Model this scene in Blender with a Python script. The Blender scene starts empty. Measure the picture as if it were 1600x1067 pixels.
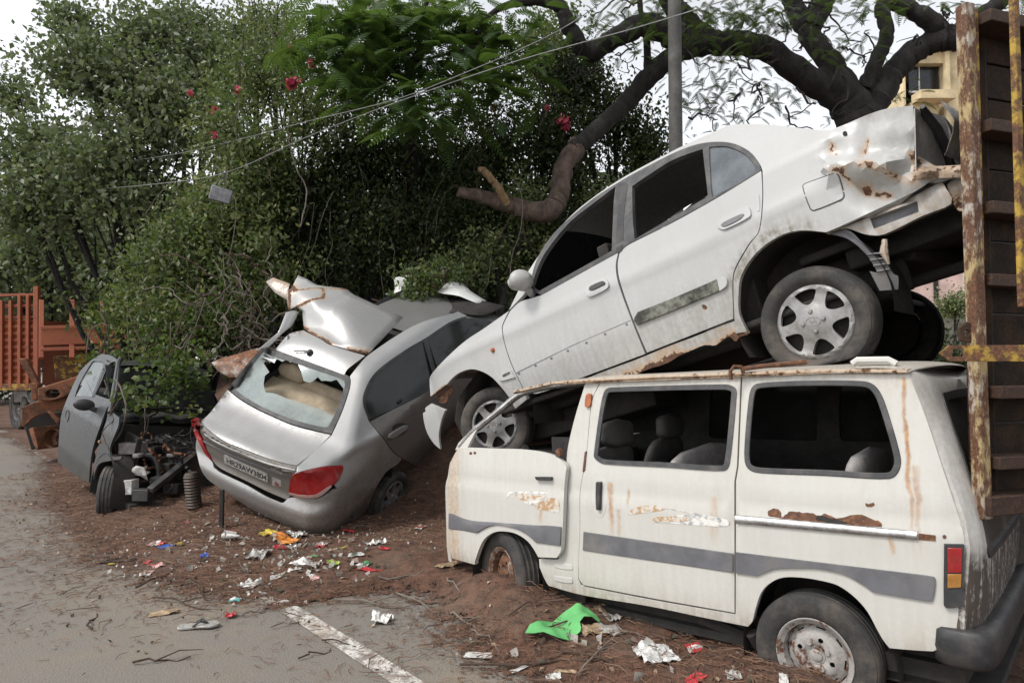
import bpy, bmesh, math, random
import numpy as np
from mathutils import Vector, Matrix, geometry as geo

# ---------------------------------------------------------------- camera, world, sun, exposure
C = bpy.context.scene.collection
R = math.radians
F = 1067.0; CAMH = 1.5; PITCH = R(2.1)
cam = bpy.data.objects.new('camera', bpy.data.cameras.new('camera'))
cam.data.sensor_width = 36.0; cam.data.lens = 24.0; cam.data.clip_start = 0.05; cam.data.clip_end = 3000
cam.location = (0, 0, CAMH); cam.rotation_euler = (R(90) + PITCH, 0, 0)
C.objects.link(cam); bpy.context.scene.camera = cam
SUN_EL, SUN_AZ = R(52), R(-118)          # azimuth measured from +Y towards +X
world = bpy.data.worlds.new('World'); bpy.context.scene.world = world; world.use_nodes = True
nt = world.node_tree; nt.nodes.clear()
sky = nt.nodes.new('ShaderNodeTexSky'); sky.sky_type = 'NISHITA'; sky.sun_disc = False
sky.sun_elevation = SUN_EL; sky.sun_rotation = SUN_AZ; sky.air_density = 1.0; sky.dust_density = 1.0; sky.ozone_density = 1.0
hs = nt.nodes.new('ShaderNodeHueSaturation'); hs.inputs['Saturation'].default_value = 0.14
bg = nt.nodes.new('ShaderNodeBackground'); bg.inputs['Strength'].default_value = 0.15
wo = nt.nodes.new('ShaderNodeOutputWorld')
nt.links.new(sky.outputs[0], hs.inputs['Color']); nt.links.new(hs.outputs[0], bg.inputs['Color']); nt.links.new(bg.outputs[0], wo.inputs[0])
sun = bpy.data.objects.new('sun', bpy.data.lights.new('sun', 'SUN'))
sun.data.energy = 1.35; sun.data.angle = R(14); sun.data.color = (1.0, 0.96, 0.9)
sd = Vector((math.sin(SUN_AZ) * math.cos(SUN_EL), math.cos(SUN_AZ) * math.cos(SUN_EL), math.sin(SUN_EL)))
sun.rotation_euler = sd.to_track_quat('Z', 'Y').to_euler(); C.objects.link(sun)
vs = bpy.context.scene.view_settings
bpy.context.scene.display_settings.display_device = 'sRGB'
vs.view_transform = 'Standard'; vs.look = 'None'; vs.exposure = 0.9; vs.gamma = 1.0; vs.use_curve_mapping = False
bpy.context.scene.cycles.max_bounces = 7; bpy.context.scene.cycles.transparent_max_bounces = 12
bpy.context.scene.cycles.diffuse_bounces = 3; bpy.context.scene.cycles.glossy_bounces = 3

# ---------------------------------------------------------------- measuring helpers (photo calibration -> metres)
_cp, _sp = math.cos(PITCH), math.sin(PITCH)
_Rc = np.array([[1, 0, 0], [0, _cp, -_sp], [0, _sp, _cp]]); _C0 = np.array([0, 0, CAMH])
def ray(px, py): return _Rc @ np.array([(px - 800) / F, 1.0, -(py - 533.5) / F])
def at(px, py, Y):
    r = ray(px, py); return _C0 + r * (Y / r[1])
def on_ground(px, py, z=0.0):
    r = ray(px, py); return _C0 + r * ((z - CAMH) / r[2])
class Frame:
    """A thing's own axes: x along its length, y across, z up."""
    def __init__(s, o, yaw=0, pitch=0, roll=0):
        cy, sy = math.cos(yaw), math.sin(yaw); cp, sp = math.cos(pitch), math.sin(pitch); cr, sr = math.cos(roll), math.sin(roll)
        s.R = np.array([[cy, -sy, 0], [sy, cy, 0], [0, 0, 1]]) @ np.array([[cp, 0, -sp], [0, 1, 0], [sp, 0, cp]]) @ np.array([[1, 0, 0], [0, cr, -sr], [0, sr, cr]])
        s.o = np.array(o, float)
    def w(s, l): return s.o + s.R @ np.array(l, float)
    def l(s, w): return s.R.T @ (np.array(w, float) - s.o)
    def hit(s, px, py, surf=0.0, ax=1):
        """where the ray of a photo point meets the surface l[ax] = surf(other two)"""
        r = s.R.T @ ray(px, py); c = s.R.T @ (_C0 - s.o)
        v = surf if not callable(surf) else 0.0
        ot = [i for i in range(3) if i != ax]
        if callable(surf) and hasattr(surf, 'v0'): v = surf.v0
        p = None
        for _ in range(14 if callable(surf) else 1):
            p = c + r * ((v - c[ax]) / r[ax])
            if callable(surf): v = .3 * v + .7 * surf(p[ot[0]], p[ot[1]])
        return p
    def hits(s, pts, surf=0.0, ax=1):
        ot = [i for i in range(3) if i != ax]
        return [tuple(s.hit(p[0], p[1], surf, ax)[ot]) for p in pts]
    def mat(s):
        m = Matrix.Identity(4)
        for i in range(3):
            for j in range(3): m[i][j] = s.R[i, j]
            m[i][3] = s.o[i]
        return m

def spl(pts, closed=True, n=5):
    """Catmull-Rom through points; a point with a third item is a sharp corner."""
    N = len(pts); P = [np.array(p[:2], float) for p in pts]; K = [len(p) > 2 for p in pts]
    out = []
    rng = range(N if closed else N - 1)
    for i in rng:
        a, b = P[i], P[(i + 1) % N]
        pa = P[(i - 1) % N] if (closed or i > 0) else a
        pb = P[(i + 2) % N] if (closed or i + 2 < N) else b
        ta = (b - a) if K[i] else (b - pa) / 2
        tb = (b - a) if K[(i + 1) % N] else (pb - a) / 2
        L = np.linalg.norm(b - a); ta = ta * min(1, L / (np.linalg.norm(ta) + 1e-9) * 1.2); tb = tb * min(1, L / (np.linalg.norm(tb) + 1e-9) * 1.2)
        m = 1 if (K[i] and K[(i + 1) % N]) else n
        for k in range(m):
            t = k / m; t2, t3 = t * t, t * t * t
            out.append(tuple((2 * t3 - 3 * t2 + 1) * a + (t3 - 2 * t2 + t) * ta + (-2 * t3 + 3 * t2) * b + (t3 - t2) * tb))
    if not closed: out.append(tuple(P[-1]))
    return out
def rrect(x0, y0, x1, y1, r, n=5):
    o = []
    for cx, cy, a in ((x1 - r, y1 - r, 0), (x0 + r, y1 - r, 90), (x0 + r, y0 + r, 180), (x1 - r, y0 + r, 270)):
        for k in range(n + 1):
            t = R(a + 90 * k / n); o.append((cx + r * math.cos(t), cy + r * math.sin(t)))
    return o
def circ(cx, cy, r, n=20, ry=None): return [(cx + r * math.cos(2 * math.pi * k / n), cy + (ry or r) * math.sin(2 * math.pi * k / n)) for k in range(n)]
def inpoly(pts, poly):
    x, y = pts[:, 0], pts[:, 1]; P = np.array(poly); c = np.zeros(len(pts), bool); j = len(P) - 1
    for i in range(len(P)):
        xi, yi, xj, yj = P[i, 0], P[i, 1], P[j, 0], P[j, 1]
        if yi != yj: c ^= ((yi > y) != (yj > y)) & (x < (xj - xi) * (y - yi) / (yj - yi) + xi)
        j = i
    return c
def dpoly(pts, poly):
    P = np.array(poly); d = np.full(len(pts), 1e9)
    for i in range(len(P)):
        a, b = P[i], P[(i + 1) % len(P)]; ab = b - a; L = ab @ ab + 1e-12
        t = np.clip(((pts - a) @ ab) / L, 0, 1); d = np.minimum(d, np.linalg.norm(pts - (a + t[:, None] * ab), axis=1))
    return d
def offs(poly, d):
    """polygon moved inwards by d (outwards when negative)"""
    P = np.array([p[:2] for p in poly], float); n = len(P)
    A = 0.5 * np.sum(P[:, 0] * np.roll(P[:, 1], -1) - np.roll(P[:, 0], -1) * P[:, 1]); s = 1 if A > 0 else -1
    out = []
    for i in range(n):
        e1 = P[i] - P[i - 1]; e2 = P[(i + 1) % n] - P[i]
        n1 = np.array([-e1[1], e1[0]]) * s / (np.linalg.norm(e1) + 1e-9); n2 = np.array([-e2[1], e2[0]]) * s / (np.linalg.norm(e2) + 1e-9)
        m = n1 + n2; L = np.linalg.norm(m); m = n1 if L < 1e-6 else m / L
        out.append(tuple(P[i] + m * d / max(0.5, m @ n1)))
    return out
def sst(a, b, x):
    t = min(1, max(0, (x - a) / (b - a))); return t * t * (3 - 2 * t)
def vnoise(seed):
    r = np.random.RandomState(seed); T = r.rand(64, 64)
    def f(x, y):
        xi, yi = math.floor(x), math.floor(y); fx, fy = x - xi, y - yi; fx = fx * fx * (3 - 2 * fx); fy = fy * fy * (3 - 2 * fy)
        a, b, c, d = T[xi % 64, yi % 64], T[(xi + 1) % 64, yi % 64], T[xi % 64, (yi + 1) % 64], T[(xi + 1) % 64, (yi + 1) % 64]
        return (a * (1 - fx) + b * fx) * (1 - fy) + (c * (1 - fx) + d * fx) * fy
    return f
_vn = [vnoise(k) for k in range(6)]
def fbm(x, y, k=0, o=4):
    s, a, t = 0, 0.5, 0
    for i in range(o):
        s += a * _vn[(k + i) % 6](x, y); t += a; x, y, a = x * 2.03 + 7.1, y * 2.03 + 3.7, a * 0.5
    return s / t

# ---------------------------------------------------------------- mesh builder
class MB:
    def __init__(s): s.v = []; s.f = []; s.m = []
    def add(s, vs, fs, m=0):
        b = len(s.v); s.v.extend([tuple(map(float, v)) for v in vs]); s.f.extend([tuple(b + i for i in f) for f in fs]); s.m.extend([m] * len(fs)); return s
    def grid(s, fn, nu, nv, m=0, flip=False, th=0, nrm=None):
        P = [[np.array(fn(i / nu, j / nv), float) for j in range(nv + 1)] for i in range(nu + 1)]
        q = lambda i, j: i * (nv + 1) + j
        fs = [(q(i, j), q(i + 1, j), q(i + 1, j + 1), q(i, j + 1)) for i in range(nu) for j in range(nv)]
        if flip: fs = [f[::-1] for f in fs]
        vs = [p for r in P for p in r]
        if th:
            N = np.zeros((len(vs), 3)); V = np.array(vs)
            for f in fs:
                n = np.cross(V[f[2]] - V[f[0]], V[f[3]] - V[f[1]])
                for k in f: N[k] += n
            N /= np.linalg.norm(N, axis=1)[:, None] + 1e-12
            B = V - N * th; n0 = len(vs)
            fs2 = [tuple(n0 + k for k in f[::-1]) for f in fs]
            rim = [q(i, 0) for i in range(nu + 1)] + [q(nu, j) for j in range(1, nv + 1)] + [q(i, nv) for i in range(nu - 1, -1, -1)] + [q(0, j) for j in range(nv - 1, 0, -1)]
            if flip: rim = rim[::-1]
            fr = [(rim[(k + 1) % len(rim)], rim[k], n0 + rim[k], n0 + rim[(k + 1) % len(rim)]) for k in range(len(rim))]
            vs = list(V) + list(B); fs = fs + fs2 + fr
        return s.add(vs, fs, m)
    def sheet(s, outer, holes=(), surf=None, out=(0, -1, 0), th=0.004, res=0.04, m=0, edge=0.0, rim=None):
        """flat outline with holes, mapped by surf(u,v)->xyz and given thickness th away from 'out'"""
        outer = [tuple(p[:2]) for p in outer]; holes = [[tuple(p[:2]) for p in h] for h in holes]
        O = np.array(outer); x0, y0 = O.min(0); x1, y1 = O.max(0)
        gx, gy = np.meshgrid(np.arange(x0 + res / 2, x1, res), np.arange(y0 + res / 2, y1, res))
        gx = gx + (np.arange(gx.shape[0]) % 2)[:, None] * res * 0.5
        G = np.stack([gx.ravel(), gy.ravel()], 1)
        if len(G):
            k = inpoly(G, outer); G = G[k]
        if len(G): G = G[dpoly(G, outer) > res * 0.45]
        for h in holes:
            if len(G): G = G[~inpoly(G, h)]
            if len(G): G = G[dpoly(G, h) > res * 0.45]
        V = list(outer); E = [(i, (i + 1) % len(outer)) for i in range(len(outer))]
        for h in holes:
            b = len(V); V += h; E += [(b + i, b + (i + 1) % len(h)) for i in range(len(h))]
        V += [tuple(g) for g in G]
        r = geo.delaunay_2d_cdt([Vector(p) for p in V], E, [], 0, 1e-6)
        vv = np.array([tuple(p) for p in r[0]]); tri = [tuple(f) for f in r[2]]
        cen = np.array([vv[list(f)].mean(0) for f in tri]); k = inpoly(cen, outer)
        for h in holes: k &= ~inpoly(cen, h)
        tri = [t for t, q in zip(tri, k) if q]
        out = np.array(out, float); e = 1e-3
        P = np.array([surf(*p) for p in vv], float)
        N = np.array([np.cross(np.array(surf(p[0] + e, p[1])) - P[i], np.array(surf(p[0], p[1] + e)) - P[i]) for i, p in enumerate(vv)])
        N /= np.linalg.norm(N, axis=1)[:, None] + 1e-12
        N *= np.sign(N @ out + 1e-9)[:, None]
        t0 = tri[0]; n0 = np.cross(P[t0[1]] - P[t0[0]], P[t0[2]] - P[t0[0]])
        if n0 @ out < 0: tri = [t[::-1] for t in tri]
        cnt = {}
        for t in tri:
            for a, b in ((t[0], t[1]), (t[1], t[2]), (t[2], t[0])): cnt[(a, b)] = 1
        bd = [(a, b) for (a, b) in cnt if (b, a) not in cnt]
        n = len(P); th2 = rim if rim is not None else th
        B = P - N * th
        fs = list(tri)
        if th:
            fs += [tuple(n + i for i in t[::-1]) for t in tri] + [(b, a, n + a, n + b) for a, b in bd]
            s.add(np.concatenate([P, B]), fs, m)
            if rim:
                bv = sorted({a for e_ in bd for a in e_}); ix = {a: i for i, a in enumerate(bv)}
                s.add([B[a] for a in bv] + [P[a] - N[a] * rim for a in bv], [(ix[b], ix[a], len(bv) + ix[a], len(bv) + ix[b]) for a, b in bd], m)
        else: s.add(P, fs, m)
        return s
    def tube(s, pts, rad, n=8, m=0, cap=True, ry=None):
        P = [np.array(p, float) for p in pts]; rad = [rad] * len(P) if not hasattr(rad, '__len__') else rad
        vs = []; up = None
        for i, p in enumerate(P):
            t = P[min(i + 1, len(P) - 1)] - P[max(i - 1, 0)]; t = t / (np.linalg.norm(t) + 1e-9)
            if up is None: up = np.array([0, 0, 1.0]) if abs(t[2]) < .9 else np.array([1.0, 0, 0])
            a = np.cross(t, up); a /= np.linalg.norm(a) + 1e-9; b = np.cross(a, t); up = b
            for k in range(n):
                c = 2 * math.pi * (k + .5) / n; vs.append(p + (a * math.cos(c) + b * math.sin(c) * (ry or 1)) * rad[i])
        fs = [(i * n + k, i * n + (k + 1) % n, (i + 1) * n + (k + 1) % n, (i + 1) * n + k) for i in range(len(P) - 1) for k in range(n)]
        if cap: fs += [tuple(range(n))[::-1], tuple((len(P) - 1) * n + k for k in range(n))]
        return s.add(vs, fs, m)
    def box(s, c, d, rot=None, m=0):
        M = np.eye(3) if rot is None else np.array(Matrix.Rotation(rot[0], 3, 'X') if False else rot)
        vs = [np.array(c) + M @ (np.array(k) * np.array(d) / 2) for k in ((-1, -1, -1), (1, -1, -1), (1, 1, -1), (-1, 1, -1), (-1, -1, 1), (1, -1, 1), (1, 1, 1), (-1, 1, 1))]
        return s.add(vs, [(3, 2, 1, 0), (4, 5, 6, 7), (0, 1, 5, 4), (1, 2, 6, 5), (2, 3, 7, 6), (3, 0, 4, 7)], m)
    def beam(s, a, b, w, h, m=0, up=(0, 0, 1)):
        a, b = np.array(a, float), np.array(b, float); t = b - a; L = np.linalg.norm(t); t /= L
        u = np.array(up, float); u = u - t * (u @ t)
        if np.linalg.norm(u) < 1e-3: u = np.array([1.0, 0, 0]) - t * t[0]
        u /= np.linalg.norm(u); x = np.cross(t, u)
        return s.box((a + b) / 2, (L, w, h), np.stack([t, x, u], 1), m)
    def lathe(s, prof, c=(0, 0, 0), ax=(0, 1, 0), n=32, m=0, warp=None, close=False):
        """prof: (radius, along-axis) pairs"""
        ax = np.array(ax, float); ax /= np.linalg.norm(ax); a = np.cross(ax, [0, 0, 1.0]) if abs(ax[2]) < .9 else np.array([1.0, 0, 0]); a /= np.linalg.norm(a); b = np.cross(a, ax)
        vs = []
        for r, y in prof:
            for k in range(n):
                t = 2 * math.pi * k / n; p = np.array(c) + ax * y + (a * math.cos(t) + b * math.sin(t)) * r; vs.append(p if warp is None else warp(p))
        k2 = len(prof); fs = [(i * n + k, ((i + 1) % k2) * n + k, ((i + 1) % k2) * n + (k + 1) % n, i * n + (k + 1) % n) for i in range(k2 if close else k2 - 1) for k in range(n)]
        return s.add(vs, fs, m)
    def build(s, name, mats, parent=None, sharp=38, bevel=0, smooth=True):
        me = bpy.data.meshes.new(name); me.from_pydata(s.v, [], s.f)
        mats = mats if isinstance(mats, (list, tuple)) else [mats]
        for x in mats: me.materials.append(x)
        if len(mats) > 1: me.polygons.foreach_set('material_index', s.m)
        me.validate(); me.update()
        if smooth:
            me.polygons.foreach_set('use_smooth', [True] * len(me.polygons)); me.set_sharp_from_angle(angle=R(sharp))
        o = bpy.data.objects.new(name, me); C.objects.link(o)
        if parent is not None: o.parent = parent
        if bevel:
            b = o.modifiers.new('bevel', 'BEVEL'); b.width = bevel; b.segments = 2; b.limit_method = 'ANGLE'; b.angle_limit = R(40)
        return o
def tag(o, label=None, cat=None, group=None, kind=None):
    if label: o['label'] = label
    if cat: o['category'] = cat
    if group: o['group'] = group
    if kind: o['kind'] = kind
    return o
def thing(name, label, cat, fr=None, group=None):
    o = bpy.data.objects.new(name, None); o.empty_display_size = 0.2; C.objects.link(o)
    if isinstance(fr, Frame): o.matrix_world = fr.mat()
    elif fr is not None: o.location = tuple(fr)
    return tag(o, label, cat, group)
def attr(o, **fns):
    """paint dirt / rust masks of the thing itself on the mesh points"""
    me = o.data
    for nm, fn in fns.items():
        a = me.attributes.new(nm, 'FLOAT', 'POINT'); a.data.foreach_set('value', [float(fn(v.co.x, v.co.y, v.co.z)) for v in me.vertices])
    return o
# ---------------------------------------------------------------- materials
class NT:
    def __init__(s, name):
        s.mat = bpy.data.materials.new(name); s.mat.use_nodes = True; s.t = s.mat.node_tree; s.t.nodes.clear()
        s.out = s.n('ShaderNodeOutputMaterial'); s.co = s.n('ShaderNodeTexCoord')
    def n(s, ty, **kw):
        x = s.t.nodes.new(ty)
        for k, v in kw.items(): setattr(x, k, v)
        return x
    def put(s, sock, v):
        if v is None: return
        if hasattr(v, 'is_output'): s.t.links.new(v, sock)
        else:
            if sock.type == 'RGBA' and len(v) == 3: v = (*v, 1)
            sock.default_value = v
    def noise(s, scale, detail=4, rough=.55, vec=None, stretch=None, dist=0):
        v = vec if vec is not None else s.co.outputs['Object']
        if stretch:
            mp = s.n('ShaderNodeMapping'); mp.inputs['Scale'].default_value = stretch; s.t.links.new(v, mp.inputs[0]); v = mp.outputs[0]
        x = s.n('ShaderNodeTexNoise'); x.inputs['Scale'].default_value = scale; x.inputs['Detail'].default_value = detail; x.inputs['Roughness'].default_value = rough; x.inputs['Distortion'].default_value = dist
        s.t.links.new(v, x.inputs['Vector']); return x.outputs['Fac']
    def math(s, op, a, b=None, c=None, clamp=False):
        x = s.n('ShaderNodeMath', operation=op); x.use_clamp = clamp
        for i, v in enumerate((a, b, c)): s.put(x.inputs[i], v)
        return x.outputs[0]
    def ss(s, v, a, b, lo=0., hi=1.):
        x = s.n('ShaderNodeMapRange', interpolation_type='SMOOTHSTEP')
        s.put(x.inputs['Value'], v); s.put(x.inputs['From Min'], a); s.put(x.inputs['From Max'], b); x.inputs['To Min'].default_value = lo; x.inputs['To Max'].default_value = hi
        return x.outputs[0]
    def mix(s, f, a, b, mode='MIX'):
        x = s.n('ShaderNodeMix', data_type='RGBA', blend_type=mode)
        s.put(x.inputs[0], f); s.put(x.inputs[6], a); s.put(x.inputs[7], b); return x.outputs[2]
    def ramp(s, f, stops):
        x = s.n('ShaderNodeValToRGB'); e = x.color_ramp.elements
        while len(e) < len(stops): e.new(.5)
        for el, (p, c) in zip(e, stops): el.position = p; el.color = (*c, 1)
        s.put(x.inputs[0], f); return x.outputs[0]
    def att(s, nm): return s.n('ShaderNodeAttribute', attribute_name=nm).outputs['Fac']
    def xyz(s): 
        x = s.n('ShaderNodeSeparateXYZ'); s.t.links.new(s.co.outputs['Object'], x.inputs[0]); return x.outputs
    def bump(s, h, strength=.2, dist=.01):
        x = s.n('ShaderNodeBump'); x.inputs['Strength'].default_value = strength; x.inputs['Distance'].default_value = dist; s.put(x.inputs['Height'], h); return x.outputs[0]
    def bsdf(s, col, rough=.5, metal=0., bump=None, spec=None, coat=None, alpha=None, sub=None):
        b = s.n('ShaderNodeBsdfPrincipled'); s.put(b.inputs['Base Color'], col); s.put(b.inputs['Roughness'], rough); s.put(b.inputs['Metallic'], metal)
        if bump is not None: s.put(b.inputs['Normal'], bump)
        if spec is not None: s.put(b.inputs['Specular IOR Level'], spec)
        if coat is not None: s.put(b.inputs['Coat Weight'], coat); b.inputs['Coat Roughness'].default_value = .15
        if alpha is not None: s.put(b.inputs['Alpha'], alpha)
        return b.outputs[0]
    def done(s, sh): s.t.links.new(sh, s.out.inputs[0]); return s.mat

RUST = [(0.25, (.03, .017, .011)), (.5, (.085, .04, .022)), (.75, (.18, .085, .04))]
def m_paint(name, col, dirt=(.2, .16, .11), rough=.42, metal=0., coat=.15, streaks=(), grime=.35, speck=.2, runs=True):
    """old car paint; attributes 'dirt' and 'rust' add the wear of each panel; streaks = rust runs (x, z_top, z_bottom, width, strength)"""
    k = NT(name); big = k.noise(2.3, 6, .6); fine = k.noise(38, 6, .65); run = k.noise(14, 5, .6, stretch=(2.2, 2.2, .22)) if runs else k.noise(7, 6, .6); dots = k.noise(120, 2, .5)
    c = k.mix(k.math('MULTIPLY', k.ss(big, .42, .72), grime), col, [a * .62 + b * .38 for a, b in zip(col, dirt)])
    d = k.math('MULTIPLY', k.att('dirt'), k.ss(k.math('ADD', k.math('MULTIPLY', run, .6), k.math('MULTIPLY', fine, .45)), .32, .68), clamp=True)
    c = k.mix(d, c, dirt)
    c = k.mix(k.math('MULTIPLY', k.ss(dots, .69, .75), speck), c, (.16, .11, .07))
    x, y, z = k.xyz(); wob = k.math('MULTIPLY', k.math('SUBTRACT', k.noise(9, 3), .5), .05)
    st = None
    for (sx, zt, zb, w, s_) in streaks:
        dx = k.math('ABSOLUTE', k.math('SUBTRACT', k.math('ADD', x, wob), sx)); m = k.ss(dx, w, w * .15)
        m = k.math('MULTIPLY', m, k.math('MULTIPLY', k.ss(z, zb, zb + (zt - zb) * .6), k.ss(z, zt + .012, zt - .004))); m = k.math('MULTIPLY', m, k.ss(run, .25, .6, .45, 1.)); m = k.math('MULTIPLY', m, s_)
        st = m if st is None else k.math('MAXIMUM', st, m)
    if st is not None: c = k.mix(st, c, k.mix(k.ss(fine, .4, .65), (.42, .2, .05), (.22, .085, .03)))
    if not runs: c = k.mix(k.math('MULTIPLY', k.att('dirt'), .35), c, dirt)
    rf = k.ss(k.math('ADD', k.att('rust'), k.math('MULTIPLY', k.math('SUBTRACT', fine, .5), .9)), .46, .54)
    stain = k.ss(k.math('ADD', k.att('rust'), k.math('MULTIPLY', k.math('SUBTRACT', fine, .5), .6)), .12, .55)
    c = k.mix(k.math('MULTIPLY', stain, .6), c, (.42, .24, .1)); c = k.mix(rf, c, k.ramp(k.noise(26, 6, .7), RUST))
    ro = k.math('ADD', k.math('MULTIPLY', k.math('MAXIMUM', rf, d), .4), k.ss(fine, .3, .7, rough - .06, rough + .1), clamp=True)
    h = k.math('ADD', k.math('MULTIPLY', fine, k.math('ADD', k.math('MULTIPLY', rf, 1.2), .05)), k.math('MULTIPLY', big, .35))
    return k.done(k.bsdf(c, ro, k.math('MULTIPLY', k.math('SUBTRACT', 1.0, k.math('MAXIMUM', rf, d)), metal), k.bump(h, .25, .006), coat=k.math('MULTIPLY', k.math('SUBTRACT', 1.0, rf), coat)))
def m_plain(name, col, rough=.6, metal=0., var=.35, scale=12, dirt=None, dirtamt=.5, bump=.15, spec=None):
    k = NT(name); n1 = k.noise(scale, 6, .62); n2 = k.noise(scale * 6, 4, .6)
    c = k.mix(k.ss(n1, .3, .7), [x * (1 - var) for x in col], [min(1, x * (1 + var * .6)) for x in col])
    if dirt: c = k.mix(k.math('MULTIPLY', k.ss(k.noise(scale * .6, 6, .7), .42, .68), dirtamt), c, dirt)
    return k.done(k.bsdf(c, k.ss(n2, .2, .8, max(.05, rough - .1), min(1, rough + .12)), metal, k.bump(n2, bump, .004), spec=spec))
def m_rusty(name, paint, lo=.42, hi=.52, scale=7, dark=1., paint2=None, stretch=None):
    """flaking paint over rust"""
    k = NT(name); n1 = k.noise(scale, 9, .72, stretch=stretch); n2 = k.noise(scale * 5, 6, .7)
    r = k.ramp(n2, [(.25, tuple(dark * x for x in (.03, .016, .01))), (.5, tuple(dark * x for x in (.1, .042, .02))), (.72, tuple(dark * x for x in (.24, .1, .04)))])
    p = k.mix(k.ss(n2, .35, .65), [x * .8 for x in paint], paint)
    if paint2: p = k.mix(k.ss(k.noise(scale * .35, 4, stretch=stretch), .45, .55), p, paint2)
    f = k.ss(n1, lo, hi)
    return k.done(k.bsdf(k.mix(f, p, r), .75, 0, k.bump(k.math('ADD', k.math('MULTIPLY', n2, f), k.math('MULTIPLY', f, -.6)), .5, .006)))
def m_glass(name, tint=(.5, .55, .55), dust=(.35, .33, .3), amt=.25, rough=.04, gain=.7):
    """dusty window glass: part see-through, part reflecting, with a film of dust"""
    k = NT(name); n = k.noise(3.5, 7, .65); lw = k.n('ShaderNodeFresnel'); lw.inputs[0].default_value = 1.5
    tr = k.n('ShaderNodeBsdfTransparent'); tr.inputs[0].default_value = (*tint, 1)
    gl = k.n('ShaderNodeBsdfGlossy'); gl.inputs['Roughness'].default_value = rough; gl.inputs['Color'].default_value = (.9, .95, 1, 1)
    m1 = k.n('ShaderNodeMixShader'); k.put(m1.inputs[0], k.math('ADD', k.math('MULTIPLY', lw.outputs[0], gain), .01, clamp=True)); k.t.links.new(tr.outputs[0], m1.inputs[1]); k.t.links.new(gl.outputs[0], m1.inputs[2])
    df = k.bsdf(dust, .8); m2 = k.n('ShaderNodeMixShader'); k.put(m2.inputs[0], k.math('ADD', k.ss(n, .3, .75, amt * .4, amt), k.math('MULTIPLY', k.att('dirt'), .5), clamp=True)); k.t.links.new(m1.outputs[0], m2.inputs[1]); k.t.links.new(df, m2.inputs[2])
    return k.done(m2.outputs[0])
def m_leaf(name, cols, trans=.35, rough=.5, spec=.45):
    """leaf with its own shade: attribute 'tone' is a per-leaf random number"""
    k = NT(name); t = k.att('tone'); c = k.ramp(t, [(i / max(1, len(cols) - 1), c) for i, c in enumerate(cols)])
    d = k.bsdf(c, rough, spec=spec); tl = k.n('ShaderNodeBsdfTranslucent'); k.put(tl.inputs[0], k.mix(.5, c, (.12, .2, .02)))
    m = k.n('ShaderNodeMixShader'); m.inputs[0].default_value = trans; k.t.links.new(d, m.inputs[1]); k.t.links.new(tl.outputs[0], m.inputs[2])
    return k.done(m.outputs[0])

M = {}
M['tyre'] = m_plain('tyre_rubber', (.028, .027, .026), .8, var=.3, scale=9, dirt=(.15, .12, .095), dirtamt=.45, bump=.3)
M['rubber'] = m_plain('window_rubber', (.05, .05, .052), .65, var=.25, scale=14, dirt=(.14, .13, .12), dirtamt=.5)
M['black'] = m_plain('black_plastic', (.022, .022, .024), .55, var=.3, scale=10, dirt=(.09, .08, .07), dirtamt=.45)
M['grey_plastic'] = m_plain('grey_plastic', (.11, .11, .12), .55, var=.2, scale=8, dirt=(.22, .2, .17), dirtamt=.35)
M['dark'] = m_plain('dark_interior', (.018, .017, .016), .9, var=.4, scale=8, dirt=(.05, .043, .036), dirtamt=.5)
M['under'] = m_plain('underbody_metal', (.02, .018, .016), .85, var=.4, scale=10, dirt=(.04, .027, .019), dirtamt=.6, bump=.4)
M['rust'] = m_rusty('bare_rust', (.2, .085, .04), .25, .45, 9)
M['steel_rim'] = m_rusty('rusted_white_rim', (.34, .32, .3), .5, .6, 16)
M['rust_rim'] = m_rusty('rusted_rim', (.3, .25, .21), .38, .5, 14)
M['chrome'] = m_plain('worn_bright_metal', (.55, .55, .55), .32, .85, var=.3, scale=20, dirt=(.2, .17, .13), dirtamt=.5)
M['silver_cap'] = m_plain('silver_wheel_cover', (.27, .265, .26), .45, .3, var=.2, scale=14, dirt=(.1, .08, .06), dirtamt=.5)
M['dark_seat'] = m_plain('dark_seat_vinyl', (.06, .056, .054), .7, var=.2, scale=14, dirt=(.09, .08, .07), dirtamt=.4)
M['seat'] = m_plain('grey_seat_cloth', (.36, .34, .335), .9, var=.2, scale=14, dirt=(.15, .13, .11), dirtamt=.4)
M['tan_seat'] = m_plain('tan_seat_cloth', (.38, .31, .22), .85, var=.18, scale=10, dirt=(.3, .22, .14), dirtamt=.4)
M['red_lens'] = m_plain('red_lens', (.27, .012, .014), .18, var=.3, scale=9, dirt=(.3, .1, .08), dirtamt=.25, bump=.05)
M['amber_lens'] = m_plain('amber_lens', (.34, .15, .03), .25, var=.3, scale=12, dirt=(.4, .3, .15), dirtamt=.3, bump=.05)
M['orange_lens'] = m_plain('orange_side_light', (.34, .1, .03), .35, var=.25, scale=30)
M['glass'] = m_glass('dusty_glass')
M['dark_glass'] = m_glass('dark_tinted_glass', (.04, .045, .045), (.1, .1, .095), .2, .08, .35)
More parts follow.
